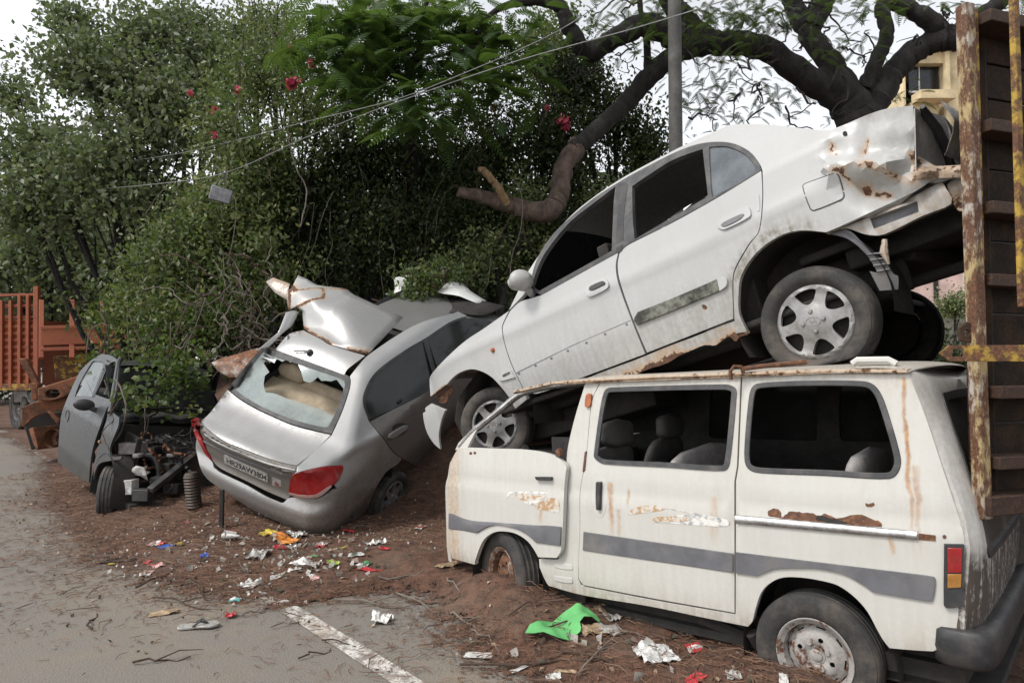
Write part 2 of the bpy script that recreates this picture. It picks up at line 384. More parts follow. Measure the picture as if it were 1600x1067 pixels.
# ---------------------------------------------------------------- panels cut out of a solid body form
def smax(a, b, k): h = np.clip(.5 + .5 * (a - b) / k, 0, 1); return b + (a - b) * h + k * h * (1 - h)
def smin(a, b, k): return -smax(-a, -b, k)
def nsst(a, b, x): t = np.clip((x - a) / (b - a), 0, 1); return t * t * (3 - 2 * t)
def march(fr, px, impl, y0=3.0, y1=12.0, n=160):
    """first meeting of photo rays with the solid impl(x,y,z)=0, in the solid's own metres"""
    px = np.array([p[:2] for p in px], float); D = np.stack([(px[:, 0] - 800) / F, np.ones(len(px)), -(px[:, 1] - 533.5) / F], 1) @ _Rc.T
    D = (D / D[:, 1:2]) @ fr.R; c = fr.R.T @ (_C0 - fr.o)
    ts = np.linspace(y0, y1, n); P = c[None, None] + D[:, None] * ts[None, :, None]
    v = impl(P[..., 0], P[..., 1], P[..., 2]); neg = v < 0; hit = neg.any(1); k = np.where(hit, neg.argmax(1), v.argmin(1)); k = np.clip(k, 1, n - 1)
    lo, hi = ts[k - 1].copy(), ts[k].copy()
    for _ in range(22):
        m = (lo + hi) / 2; q = c + D * m[:, None]; s = impl(q[:, 0], q[:, 1], q[:, 2]) < 0; hi = np.where(s, m, hi); lo = np.where(s, lo, m)
    t = np.where(hit, (lo + hi) / 2, ts[v.argmin(1)]); return c + D * t[:, None]
def skin(mb, fr, outer, holes, impl, off=0.0, th=.003, res=7., rim=None, m=0, rng=(3., 12.), disp=None):
    outer = [tuple(p[:2]) for p in outer]; holes = [[tuple(p[:2]) for p in h] for h in holes]
    O = np.array(outer); x0, y0 = O.min(0); x1, y1 = O.max(0)
    gx, gy = np.meshgrid(np.arange(x0 + res / 2, x1, res), np.arange(y0 + res / 2, y1, res)); gx = gx + (np.arange(gx.shape[0]) % 2)[:, None] * res * .5
    G = np.stack([gx.ravel(), gy.ravel()], 1)
    if len(G): G = G[inpoly(G, outer)]
    if len(G): G = G[dpoly(G, outer) > res * .45]
    V = list(outer); E = [(i, (i + 1) % len(outer)) for i in range(len(outer))]
    for h in holes:
        if len(G): G = G[~inpoly(G, h)]
        if len(G): G = G[dpoly(G, h) > res * .45]
        b = len(V); V += h; E += [(b + i, b + (i + 1) % len(h)) for i in range(len(h))]
    V += [tuple(g) for g in G]
    r = geo.delaunay_2d_cdt([Vector(p) for p in V], E, [], 0, 1e-6); vv = np.array([tuple(p) for p in r[0]]); tri = np.array([tuple(f) for f in r[2]])
    cen = vv[tri].mean(1); k = inpoly(cen, outer)
    for h in holes: k &= ~inpoly(cen, h)
    tri = tri[k]; P = march(fr, vv, impl, *rng); e = 2e-3
    N = np.stack([impl(P[:, 0] + e, P[:, 1], P[:, 2]) - impl(P[:, 0] - e, P[:, 1], P[:, 2]), impl(P[:, 0], P[:, 1] + e, P[:, 2]) - impl(P[:, 0], P[:, 1] - e, P[:, 2]), impl(P[:, 0], P[:, 1], P[:, 2] + e) - impl(P[:, 0], P[:, 1], P[:, 2] - e)], 1)
    N /= np.linalg.norm(N, axis=1)[:, None] + 1e-9
    if disp is not None: P = P + N * np.array([disp(*p) for p in P])[:, None]
    P = P + N * off
    c = np.cross(P[tri[:, 1]] - P[tri[:, 0]], P[tri[:, 2]] - P[tri[:, 0]]); fl = np.einsum('ij,ij->i', c, N[tri[:, 0]]) < 0; tri[fl] = tri[fl][:, ::-1]
    cnt = set()
    for t in tri: cnt.update(((t[0], t[1]), (t[1], t[2]), (t[2], t[0])))
    bd = [(a, b) for (a, b) in cnt if (b, a) not in cnt]; n = len(P); B = P - N * th
    mb.add(np.concatenate([P, B]), [tuple(t) for t in tri] + [tuple(n + i for i in t[::-1]) for t in tri] + [(b, a, n + a, n + b) for a, b in bd], m)
    if rim:
        bv = sorted({a for e_ in bd for a in e_}); ix = {a: i for i, a in enumerate(bv)}
        mb.add([B[a] for a in bv] + [P[a] - N[a] * rim for a in bv], [(ix[b], ix[a], len(bv) + ix[a], len(bv) + ix[b]) for a, b in bd], m)
    return mb
def facets(name, fr, verts, faces, mat, parent, th=.003, sub=2, amp=.01, sharp=20, soft=0):
    """crumpled sheet metal: corner points (photo x, photo y, distance) joined into creased plates"""
    bm = bmesh.new(); vs = [bm.verts.new(fr.l(at(*v)) if fr else at(*v)) for v in verts]
    for f in faces: bm.faces.new([vs[i] for i in f])
    bmesh.ops.triangulate(bm, faces=bm.faces[:]); cr = {e for e in bm.edges}
    if sub: bmesh.ops.subdivide_edges(bm, edges=bm.edges[:], cuts=sub, use_grid_fill=True)
    for _ in range(soft): bmesh.ops.smooth_vert(bm, verts=[v for v in bm.verts if not v.is_boundary], factor=.5, use_axis_x=True, use_axis_y=True, use_axis_z=True)
    for v in bm.verts:
        v.co += Vector((fbm(v.co.x * 9, v.co.y * 9 + v.co.z * 4, 1) - .5, fbm(v.co.y * 9, v.co.z * 9, 2) - .5, fbm(v.co.z * 9, v.co.x * 9, 3) - .5)) * 2 * amp
    bmesh.ops.delete(bm, geom=[v for v in bm.verts if not v.link_faces], context='VERTS'); bmesh.ops.recalc_face_normals(bm, faces=bm.faces[:])
    me = bpy.data.meshes.new(name); bm.to_mesh(me); bm.free(); me.materials.append(mat)
    me.polygons.foreach_set('use_smooth', [True] * len(me.polygons)); me.set_sharp_from_angle(angle=R(sharp))
    o = bpy.data.objects.new(name, me); C.objects.link(o); o.parent = parent
    s = o.modifiers.new('solid', 'SOLIDIFY'); s.thickness = th; s.offset = 0
    return o
def text_mesh(name, s, size, mat, parent, M4, extrude=.0008, sx=1.0):
    cu = bpy.data.curves.new(name, 'FONT'); cu.body = s; cu.size = size; cu.extrude = extrude; cu.align_x = 'CENTER'; cu.align_y = 'CENTER'; cu.offset = size * .012
    t = bpy.data.objects.new(name + '_tmp', cu); C.objects.link(t); dg = bpy.context.evaluated_depsgraph_get(); me = bpy.data.meshes.new_from_object(t.evaluated_get(dg)); C.objects.unlink(t); bpy.data.objects.remove(t)
    me.transform(Matrix.Diagonal((sx, 1, 1, 1))); me.materials.clear(); me.materials.append(mat)
    o = bpy.data.objects.new(name, me); C.objects.link(o); o.parent = parent; o.matrix_local = M4; return o
# ---------------------------------------------------------------- wheels shared by the cars
def flatten(zmin):
    def wf(p):
        p = np.array(p)
        if p[2] < zmin: p[2] = zmin + (p[2] - zmin) * .06
        return p
    return wf
def make_wheel(parent, c, ax, Rr, W, rim_r, kind, mats, flat=None, label=None, face=-1, n=48):
    """c = wheel centre, ax = axle direction pointing outwards. wheel (hub) > tyre, rim"""
    c = np.array(c, float); ax = np.array(ax, float); ax /= np.linalg.norm(ax)
    up = np.array([0, 0, 1.0]); a = np.cross(ax, up); a /= np.linalg.norm(a); b = np.cross(a, ax)
    if b[2] < 0: a, b = -a, -b
    loc = lambda r, t, y: c + ax * y + (a * math.cos(t) + b * math.sin(t)) * r
    hub = MB(); hub.lathe([(0.001, -W * .5), (rim_r * .55, -W * .5), (rim_r * .9, -W * .4), (rim_r * .93, W * .05), (0.001, W * .08)], c, ax, 24)
    h = hub.build('wheel', M['under'], parent)
    if label: tag(h, label)
    t = MB(); hw = W / 2
    prof = [(rim_r, -hw * .75), (rim_r * 1.06, -hw * .9), (rim_r + (Rr - rim_r) * .5, -hw * 1.06), (Rr * .955, -hw * .93), (Rr * .985, -hw * .78)]
    for g in (-.45, 0., .45): prof += [(Rr, hw * (g - .17)), (Rr * .978, hw * (g - .12)), (Rr * .978, hw * (g + .12) * 1), (Rr, hw * (g + .17))] if True else []
    prof += [(Rr * .985, hw * .78), (Rr * .965, hw * .9), (Rr * .952, hw * .93), (Rr * .945, hw * .99), (rim_r + (Rr - rim_r) * .72, hw * 1.06), (rim_r + (Rr - rim_r) * .45, hw * 1.07), (rim_r + (Rr - rim_r) * .3, hw * 1.03), (rim_r * 1.1, hw * .96), (rim_r * 1.03, hw * .84), (rim_r, hw * .72)]
    def wf(p):
        if flat is None: return p
        q = np.array(p) - c; z = q[2]
        if z < -flat:
            k = -flat - z; q[2] = -flat - k * .05; q += ax * ((q @ ax) / hw) * k * .55
        elif z < -flat + .09: q += ax * ((q @ ax) / hw) * (0.09 - (z + flat)) ** 2 * 1.6
        return c + q
    t.lathe(prof, c, ax, 64, warp=wf, close=True)
    # tread blocks on the shoulder
    t.build('tyre', mats[0], h, sharp=32)
    r = MB()
    if kind == 'steel':
        def dome(u, v):
            q = math.hypot(u, v) / rim_r
            y = hw * .30 + (hw * .28 * sst(.2, .34, q) - hw * .0) * (1 - sst(.52, .72, q)) + hw * -.25 * sst(.74, .84, q) + .012 * (1 - sst(.20, .26, q))
            return c + ax * y + a * u + b * v
        ho = [circ(math.cos(t0) * rim_r * .45, math.sin(t0) * rim_r * .45, rim_r * .072, 12) for t0 in [R(20 + 90 * k) for k in range(4)]]
        for k in range(8):
            t0 = R(10 + 45 * k); pts = []
            for s_, rr in ((-1, .735), (1, .735)): pass
            arc = [R(-9 + 18 * j / 6) for j in range(7)]
            pts = [(math.cos(t0 + q) * rim_r * .775, math.sin(t0 + q) * rim_r * .775) for q in arc] + [(math.cos(t0 + q) * rim_r * .715, math.sin(t0 + q) * rim_r * .715) for q in arc[::-1]]
            ho.append(pts)
        r.sheet(circ(0, 0, rim_r * .86, 48), ho, dome, ax, .006, rim_r * .07)
        r.lathe([(rim_r * .84, hw * .02), (rim_r * .86, hw * .3), (rim_r * .9, hw * .62), (rim_r * .96, hw * .74), (rim_r * 1.02, hw * .86), (rim_r * 1.045, hw * .92), (rim_r * 1.03, hw * .97), (rim_r * .985, hw * .93), (rim_r * .95, hw * .82), (rim_r * .87, hw * .68)], c, ax, 48)
        r.lathe([(0.001, hw * .62), (rim_r * .1, hw * .62), (rim_r * .16, hw * .55), (rim_r * .19, hw * .3)], c, ax, 24)
        r.lathe([(rim_r * .19, hw * .36), (rim_r * .215, hw * .48), (rim_r * .235, hw * .48), (rim_r * .25, hw * .3)], c, ax, 24)
        for k in range(4):
            t0 = R(65 + 90 * k); p = loc(rim_r * .36, t0, 0)
            r.lathe([(.001, hw * .7), (.012, hw * .7), (.014, hw * .42)], p, ax, 6)
    else:
        NS = {'six': 6, 'seven': 7, 'eight': 8}[kind]
        def dome(u, v):
            q = math.hypot(u, v) / rim_r
            y = hw * (.98 - .1 * q * q) - .012 * sst(.93, 1.02, q) + .006 * (1 - sst(.2, .3, q)) - .012 * sst(.3, .6, q) * (1 - sst(.75, .95, q))
            return c + ax * y + a * u + b * v
        ho = []
        for k in range(NS):
            t0 = R(90 + 360 / NS * k); w = R(360 / NS) * (.36 if NS == 6 else .34)
            if NS == 6: pts = [(.48, 0, ), (.56, -w * .62), (.72, -w * .86), (.87, -w * .86), (.89, 0), (.87, w * .86), (.72, w * .86), (.56, w * .62)]
            else: pts = [(.42, 0), (.52, -w * .5), (.8, -w * .95), (.88, -w * .6), (.9, 0), (.88, w * .6), (.8, w * .95), (.52, w * .5)]
            ho.append(spl([(math.cos(t0 + q[1]) * q[0] * rim_r, math.sin(t0 + q[1]) * q[0] * rim_r) for q in pts], True, 4))
        r.sheet(circ(0, 0, rim_r, 56), ho, dome, ax, .008, rim_r * .075, rim=.03)
        for k in range(4):
            p = loc(rim_r * .27, R(90 * k + 2), 0); r.lathe([(.001, hw * 1.12), (.008, hw * 1.11), (.012, hw * 1.04), (.013, hw * .9)], p, ax, 12)
        if NS == 6:
            for rr, w in ((.12, .012), (.12, .012)): pass
            pts = [loc(1, 0, 0) * 0 + c + ax * (hw * 1.045) + a * (.036 * math.cos(t) + .008 * math.sin(t)) + b * (.024 * math.sin(t)) for t in [2 * math.pi * k / 24 for k in range(25)]]
            r.tube(pts, .003, 6); s1 = [c + ax * hw * 1.045 + a * u + b * v for u, v in ((-.014, -.016), (-.008, .014))]; s2 = [c + ax * hw * 1.045 + a * u + b * v for u, v in ((.008, -.014), (.014, .016))]; s3 = [c + ax * hw * 1.045 + a * u + b * v for u, v in ((-.012, -.003), (.012, .003))]
            for q in (s1, s2, s3): r.tube(q, .0035, 6)
    r.build('rim', mats[1], h, sharp=35)
    return h

# ---------------------------------------------------------------- white van
VF = Frame(at(1271.5, 1027, 3.05), -R(90 - 48), R(2.8))
def vside(x, z):
    y = max(0, z - .70) * .11 + max(0, .15 - z) * .12 + .010 * sst(.585, .635, z)
    y += .007 * (fbm(x * 1.9 + 5, z * 1.9 + 3, 2, 3) - .5)
    if x < -1.95: y += ((-1.95 - max(x, -2.5)) / .4) ** 2 * .05
    if x > .47: y += ((x - .47) / .1) ** 2 * .018
    return y
vsf = lambda dy=0.0: (lambda u, v: (u, vside(u, v) + dy, v))
vh = lambda pts, n=5, closed=True, sp=True: VF.hits(spl(pts, closed, n) if sp else pts, vside)
van = thing('van', 'white rusty microbus with dark grey side band, sunk in dirt under the tilted white sedan', 'van', VF)
W_ = 1.41
STR = [(.42, 1.21, .40, .014, .9), (.445, .85, .45, .02, .55), (-.36, 1.2, .9, .03, .8), (-.335, 1.16, .8, .012, .6), (-1.03, .69, .36, .022, .7), (-.92, .66, .55, .016, .5), (-.43, .66, .4, .03, .35), (-1.50, .55, .4, .02, .55), (-1.06, 1.2, 1.1, .02, .6), (-.985, .55, .25, .02, .35), (.34, .56, .47, .014, .6)]
MV = m_paint('van_white_paint', (.51, .50, .466), (.27, .21, .14), .4, streaks=STR, grime=.25)
vdirt = lambda x, y, z: .05 + .22 * sst(.3, .05, z) + .75 * sst(.14, -.02, z) + .35 * sst(.3, .52, x) * sst(.35, .0, z) + .3 * sst(1.12, 1.24, z) + .16 * fbm(x * 3, z * 3, 1)
vrust = lambda x, y, z: .62 * sst(.075, .0, z) * fbm(x * 6, z * 9, 2) * 1.3 + .35 * sst(-2.2, -2.32, x)
WIN2 = [(947.5, 611), (960, 606.5), (1131, 602), (1147, 606), (1150, 616), (1140, 718), (1131, 733), (1040, 728), (946, 723), (932, 715), (931, 706), (940, 640)]
WIN3 = [(1176, 607), (1192, 599.5), (1270, 596), (1346, 597), (1366, 604), (1380, 627.5), (1402, 700), (1405, 728), (1389, 745.5), (1290, 741), (1188, 736.8), (1169, 729), (1165, 706), (1170, 640)]
win2, win3 = vh(WIN2), vh(WIN3)
SD = [(939.6, 597, 1), (1158, 587, 1), (1152, 729, 1), (1148, 752.6, 1), (1148.5, 957, 1), (1030, 936), (912, 913.5, 1), (904.7, 901), (907, 822), (907, 771), (912.4, 738, 1), (918, 702), (925.5, 627)]
sd = vh(SD, 3)
# side shell: B pillar + rocker + rear quarter (the sliding door closes the gap between them)
A1 = [(915, 597, 1), (938.4, 596, 1), (924.5, 627), (917, 702), (911.4, 738, 1), (906, 771), (906, 822), (903.7, 901), (908, 914, 1), (912, 916, 1), (1030, 939), (1149.5, 959.5, 1), (1150, 752.6, 1), (1154, 729, 1), (1160, 587, 1), (1287, 582.5), (1419, 582, 1), (1446, 648.7), (1475.5, 737.6), (1503, 820, 1), (1508, 850), (1507, 950), (1503, 975), (1492, 1000), (1458, 1017.6, 1), (1430, 1016), (1390, 1012.6, 1), (1380, 1000), (1370, 982.6), (1355, 955), (1335, 932.6), (1310, 915), (1285, 907.6), (1255, 902.6), (1225, 902), (1205, 910), (1190, 925), (1181, 950), (1176, 970), (1168.8, 979, 1), (1100, 965), (1014, 947), (912, 930), (857, 915, 1), (851, 905), (843, 886, 1), (842, 873, 1), (871, 874, 1), (880, 861), (884, 822), (886, 750, 1), (886, 707), (897.4, 655)]
body = MB(); body.sheet(vh(A1, 4), [win3], vsf(), th=.003, res=.035, rim=.028)
b_ = body.build('body', MV, van, bevel=.0022); attr(b_, dirt=vdirt, rust=vrust)
# sliding door
d = MB(); d.sheet(sd, [win2], vsf(-.004), th=.003, res=.035, rim=.02); o = d.build('sliding_door', MV, van, bevel=.0022); attr(o, dirt=vdirt, rust=vrust)
sdoor = o
# front door, slightly ajar at its rear edge
def vdoor(x, z): return vside(x, z) - .035 * sst(-2.1, -1.38, x) - .004
vdf = lambda dy=0.0: (lambda u, v: (u, vdoor(u, v) + dy, v))
dh = lambda pts, n=5, closed=True: VF.hits(spl(pts, closed, n), vdoor)
FD = [(716, 699, 1), (734, 699, 1), (774, 700.5), (811, 701.5), (839, 704.5), (862, 710), (877, 719), (885, 729), (884, 738, 1), (882, 760), (881, 780), (879.5, 822), (877, 859), (869.7, 871.5, 1), (841, 870.5, 1), (832.6, 856), (822, 843.5), (804, 833), (783, 830), (768.7, 833), (756, 843), (748, 859), (742, 877, 1), (742, 882, 1), (706, 872, 1), (702.7, 855), (701.6, 826), (701, 780), (701.6, 740), (704, 722)]
fd = dh(FD, 4)
d = MB(); d.sheet(fd, [], vdf(), th=.003, res=.035, rim=.03); fdo = d.build('front_door', MV, van, bevel=.0022, sharp=45)
attr(fdo, dirt=lambda x, y, z: vdirt(x, y, z) + .25 * sst(-2.15, -2.3, x), rust=lambda x, y, z: vrust(x, y, z) + .6 * sst(-1.44, -1.41, x) * sst(.3, .15, z))
# dark box added for the shade in the door gap, A pillar frame, nose corner
p = MB()
ap = [VF.hit(px, py, vside) for px, py in ((716, 699), (733, 678), (746, 666), (772, 645.5), (800, 622), (809, 616), (819, 612), (840, 606.5), (864, 602), (914, 595.5))]
p.tube([np.array(q) + (0, .022, 0) for q in ap], .026, 10, ry=.8)
o = p.build('door_frame', M['chrome'], van)
g = MB(); gt = [VF.hit(px, py, vside) for px, py in ((806, 612.5), (819, 609.5), (864, 599), (917, 594.5), (1030, 588.5), (1150, 584.5), (1287, 580), (1420, 580))]
g.tube([np.array(q) + (0, -.012, .0) for q in gt], .014, 8, ry=.75); o = g.build('gutter', MV, van); attr(o, dirt=lambda x, y, z: .6, rust=lambda x, y, z: .28 + .3 * fbm(x * 8, z, 3))
q_ = MB(); tri = VF.hits([(711, 703), (716, 692), (743, 664), (746, 668), (730, 699)], vside); q_.sheet(tri, [], vsf(.002), th=.02, res=.05); q_.build('corner_panel', MV, van)
# nose: bends from the door edge across the front
zs = [VF.hit(698, y, vside)[2] for y in (872, 800, 740, 704)]; xe = VF.hit(700, 800, vside)[0]
def nose(u, v):
    z = .055 + v * .68; x0 = VF.hit(700.5, 740, vside)[0] + .0; t = u * math.pi / 2
    dx = .10; lean = max(0, z - .55) * .35
    yc = vside(x0 + lean, z)
    if u <= .5: a = u * 2 * math.pi / 2; return (x0 - .006 + lean - dx * math.sin(a), yc + .012 + .12 * (1 - math.cos(a)), z)
    return (x0 - .006 + lean - dx - .03 * math.sin((u - .5) * 2 * math.pi), yc + .132 + (u - .5) * 2 * (W_ - .3), z)
n_ = MB(); n_.grid(nose, 24, 20, flip=True, th=.004); o = n_.build('front_panel', MV, van); attr(o, dirt=lambda x, y, z: .7 * sst(.12, .02, y) + .3, rust=lambda x, y, z: (.5 + .35 * fbm(z * 9, y * 30, 1)) * sst(.1, .03, y))
# roof, far side, floor, bulkheads
def roof(u, v):
    x = -1.36 + u * 1.80; s = math.sin(math.pi * v) ** .55; zr = VF.hit(1287, 581, vside)[2]; yy = .045 + v * (W_ - .09)
    return (x + .02 * s, yy, zr - .005 + .045 * s * (1 - .6 * sst(.8, 1, u)))
r_ = MB(); r_.grid(roof, 30, 24, th=.003); o = r_.build('roof', MV, van, sharp=60); attr(o, dirt=lambda x, y, z: .8, rust=lambda x, y, z: .5 * sst(.16, .04, y) * (.4 + fbm(x * 7, y * 7, 2)))
rcap = MB(); 
zt = VF.hit(1287, 581, vside)[2]
rcap.grid(lambda u, v: (.33 + .16 * math.sin(u * math.pi / 2) , .05 + v * (W_ - .1), zt + .035 - .05 * (1 - math.cos(u * math.pi / 2))), 8, 8)
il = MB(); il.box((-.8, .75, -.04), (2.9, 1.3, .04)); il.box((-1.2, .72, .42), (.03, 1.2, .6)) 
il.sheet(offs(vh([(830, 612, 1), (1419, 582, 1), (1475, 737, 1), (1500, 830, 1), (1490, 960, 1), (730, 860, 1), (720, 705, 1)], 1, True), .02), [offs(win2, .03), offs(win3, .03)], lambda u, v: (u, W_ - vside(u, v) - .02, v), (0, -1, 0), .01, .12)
il.box((-1.40, .10, .45), (.20, .02, .95)); il.box((-1.95, .75, .55), (.6, 1.1, .42)); il.box((-2.25, .75, .45), (.25, 1.25, .4)); il.box((-2.36, .75, .72), (.12, 1.2, .1))  # first box is dark backing added so the door gap reads as shade
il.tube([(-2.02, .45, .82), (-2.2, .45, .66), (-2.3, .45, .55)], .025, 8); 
il.build('interior_lining', M['dark'], van)  # near-black lining carries the cabin shade over the white inner panels
far = MB(); far.sheet(vh([(939, 596, 1), (1419, 582, 1), (1475, 737, 1), (1500, 830, 1), (1490, 960, 1), (912, 920, 1), (742, 880, 1), (702, 860, 1), (702, 740, 1), (716, 700, 1), (905, 700, 1)], 1), [win2, win3], lambda u, v: (u, W_ - vside(u, v), v), (0, 1, 0), .004, .1); far.build('body', MV, van)
fg = MB()
for w_ in (win2, win3): fg.sheet(w_, [], lambda u, v: (u, W_ - vside(u, v) - .003, v), (0, 1, 0), .003, .2)
fg.build('window_glass', M['dark_glass'], van)  # unseen far panes, tinted near-black to darken the cabin
# window rubbers and rear side glass
for w_, sf in ((win2, -.004), (win3, 0.)):
    rb = MB(); rb.sheet(offs(w_, -.006), [offs(w_, .020)], vsf(sf - .005), th=.012, res=.03); rb.build('window_rubber', M['rubber'], sdoor if sf else b_, bevel=.004)
# side band
for pts, f2, sf, par in (([(702.5, 801.5, 1), (878, 822.5, 1), (877, 852, 1), (838.8, 847, 1), (824, 834), (806, 825), (779, 819.5), (762.5, 823), (746, 832, 1), (702, 825.6, 1)], dh, vdf, fdo),
                    ([(913, 830, 1), (1146.5, 864, 1), (1146.5, 894, 1), (912, 859, 1)], vh, vsf, sdoor),
                    ([(1150.5, 862, 1), (1380, 890), (1458, 900), (1462.5, 906), (1458, 936), (1449, 938), (1365, 924, 1), (1350, 913), (1320, 896.5), (1290, 889.5), (1270, 887), (1217.5, 887.6), (1202.5, 891), (1184, 899, 1), (1150.5, 894.6, 1)], vh, vsf, b_)):
    s_ = MB(); s_.sheet(f2(pts, 4), [], (sf(-.0105)), th=.009, res=.05); s_.build('side_band', M['grey_plastic'], par, bevel=.003)
# rail for the sliding door
def rail_sf(k):
    return lambda u, v: (u, vside(u, v) - k, v)
rl = MB(); top = [VF.hit(px, py, vside) for px, py in ((1150, 804), (1434, 829))]; bot = [VF.hit(px, py, vside) for px, py in ((1150, 818), (1434, 844))]
def railf(u, v):
    a = top[0] + (top[1] - top[0]) * u; b = bot[0] + (bot[1] - bot[0]) * u; p = a + (b - a) * v
    return (p[0], p[1] - .003 - .013 * math.sin(v * math.pi) ** .5, p[2])
rl.grid(railf, 16, 16, flip=False, th=0); rl.build('door_rail', M['chrome'], b_)
sl = MB(); sl.sheet(VF.hits([(1436, 833), (1462, 836), (1462, 845), (1436, 843)], vside), [], vsf(-.003), th=.003, res=.1); sl.sheet(VF.hits(circ(1476, 838, 3, 10), vside), [], vsf(-.003), th=.003, res=.1); sl.build('rail_slot', M['rust'], b_)
# rust holes above the rail, peeling side decals
def rag(pts, amp, seed):
    rn = random.Random(seed); return [(x + rn.uniform(-amp, amp), y + rn.uniform(-amp, amp)) for x, y in pts]
rp = MB(); c2 = lambda L: [(x / 2.024 + 1100, y / 2.024 + 540) for x, y in L]
rp.sheet(VF.hits(rag(spl(c2([(205, 537), (205, 522), (225, 514), (242, 524), (246, 541), (262, 532), (275, 522), (310, 527), (345, 530), (368, 538), (385, 530), (420, 546), (462, 536), (500, 534), (530, 548), (556, 556), (562, 571), (500, 570), (400, 561), (300, 552), (240, 545)]), True, 4), .8, 3), vside), [], vsf(-.0012), th=.001, res=.06)
rp.sheet(VF.hits(rag(spl(c2([(512, 498), (520, 500), (538, 497), (538, 506), (524, 510), (512, 507)]), True, 3), .5, 4), vside), [], vsf(-.0012), th=.001, res=.06)
rp.build('rust_patch', M['rust'], b_)
hl = MB(); hl.sheet(VF.hits(rag(spl(c2([(355, 548), (366, 536), (400, 545), (425, 550), (455, 560), (400, 560)]), True, 4), .6, 5), vside), [], vsf(-.0028), th=.001, res=.06); hl.build('rust_hole', M['dark'], b_)
k = NT('peeling_decal'); nn = k.noise(30, 8, .7); M['decal'] = k.done(k.bsdf(k.mix(k.ss(nn, .44, .56), (.56, .53, .48), (.40, .25, .13)), .6)); k = NT('peeling_grey_decal'); nn = k.noise(24, 8, .7); M['decal2'] = k.done(k.bsdf(k.mix(k.ss(nn, .45, .6), (.66, .64, .6), (.28, .29, .3)), .6))
c1 = lambda L: [(x / 2.54 + 660, y / 2.54 + 540) for x, y in L]
for L, mm, f2, sf, par in (([(370, 590), (420, 583), (485, 585), (480, 606), (430, 614), (385, 610)], 'decal', dh, vdf, fdo), ([(440, 640), (500, 606), (535, 608), (545, 630), (540, 662), (500, 655)], 'decal', dh, vdf, fdo), ([(330, 612), (345, 578), (360, 580), (440, 578), (500, 585), (430, 588), (356, 585)], 'decal2', dh, vdf, fdo), ([(405, 618), (470, 612), (440, 632), (425, 630)], 'decal2', dh, vdf, fdo),
        ([(820, 662), (835, 648), (880, 634), (930, 634), (968, 645), (940, 655), (880, 663), (825, 670)], 'decal', vh, vsf, sdoor), ([(915, 690), (935, 678), (1000, 677), (1065, 676), (1050, 695), (930, 697)], 'decal', vh, vsf, sdoor), ([(968, 645), (1040, 655), (1130, 672), (1215, 692), (1210, 716), (1100, 712), (920, 699), (1050, 697), (1075, 684), (990, 672), (1080, 668)], 'decal2', vh, vsf, sdoor)):
    s_ = MB(); s_.sheet(f2(c1(L), 4), [], sf(-.0055 if f2 is vh else -.0012), th=.001, res=.08); s_.build('side_decal', M[mm], par)
# handles, marker light, dents
def plate(name, pts, sf, f2, par, mat, th=.02, dy=-.02, bev=.006, n=4):
    s_ = MB(); s_.sheet(f2(pts, n), [], sf(dy), th=th, res=.05); return s_.build(name, M[mat] if isinstance(mat, str) else mat, par, bevel=bev)
plate('door_handle', [(838, 744, 1), (864.5, 744, 1), (864.5, 750, 1), (841, 749.5, 1)], vdf, dh, fdo, 'black', .022, -.022)
plate('handle_recess', [(928, 752), (940, 747), (949, 756), (949, 785), (943, 806), (934, 806), (927, 790)], vsf, vh, sdoor, MV, .003, -.0055, .002)
plate('door_handle', [(934.5, 752, 1), (942.5, 752, 1), (941.5, 775), (941, 796, 1), (935, 796, 1), (934, 775)], vsf, vh, sdoor, 'black', .025, -.026)
plate('marker_light', [(918, 617), (923, 614.5), (926, 617), (924.5, 633), (920, 636), (916, 634)], vsf, vh, b_, 'orange_lens', .016, -.016, .004)
plate('bump_stop', [(915, 706, 1), (918, 704, 1), (915, 735, 1), (911.5, 737, 1)], vsf, vh, b_, 'rust', .01, -.01, .002)
for q_ in ((735.5, 708), (742, 707.5)):
    hs_ = MB(); hs_.sheet(dh(circ(q_[0], q_[1], 2.3, 8), 1), [], vdf(-.0015), th=.0015, res=.2); hs_.build('rust_hole', M['rust'], fdo)
plate('door_latch', [(868, 704, 1), (874, 700), (876, 712), (869, 713, 1)], vdf, dh, fdo, 'rust', .03, -.005, .003)
vent = MB()
for k_ in range(2):
    y0 = 878 + 21 * k_; vent.sheet(vh([(867, y0, 1), (894, y0 + 4, 1), (894, y0 + 12), (868, y0 + 8)], 3), [], vsf(-.004), th=.004, res=.06)
vent.build('side_vent', MV, b_, bevel=.002)
# rear lamp cluster
tl = plate('tail_light', [(1477, 849, 1), (1508.5, 849.5, 1), (1507.5, 946, 1), (1482, 948.5), (1476, 942)], vsf, vh, van, 'black', .03, -.016, .004)
plate('red_lens', [(1482.5, 854, 1), (1505, 855, 1), (1504.5, 893, 1), (1482.5, 893, 1)], vsf, vh, tl, 'red_lens', .006, -.021, .002)
plate('amber_lens', [(1482.5, 895, 1), (1504.5, 895, 1), (1503.5, 916, 1), (1482.5, 917, 1)], vsf, vh, tl, 'amber_lens', .006, -.021, .002)
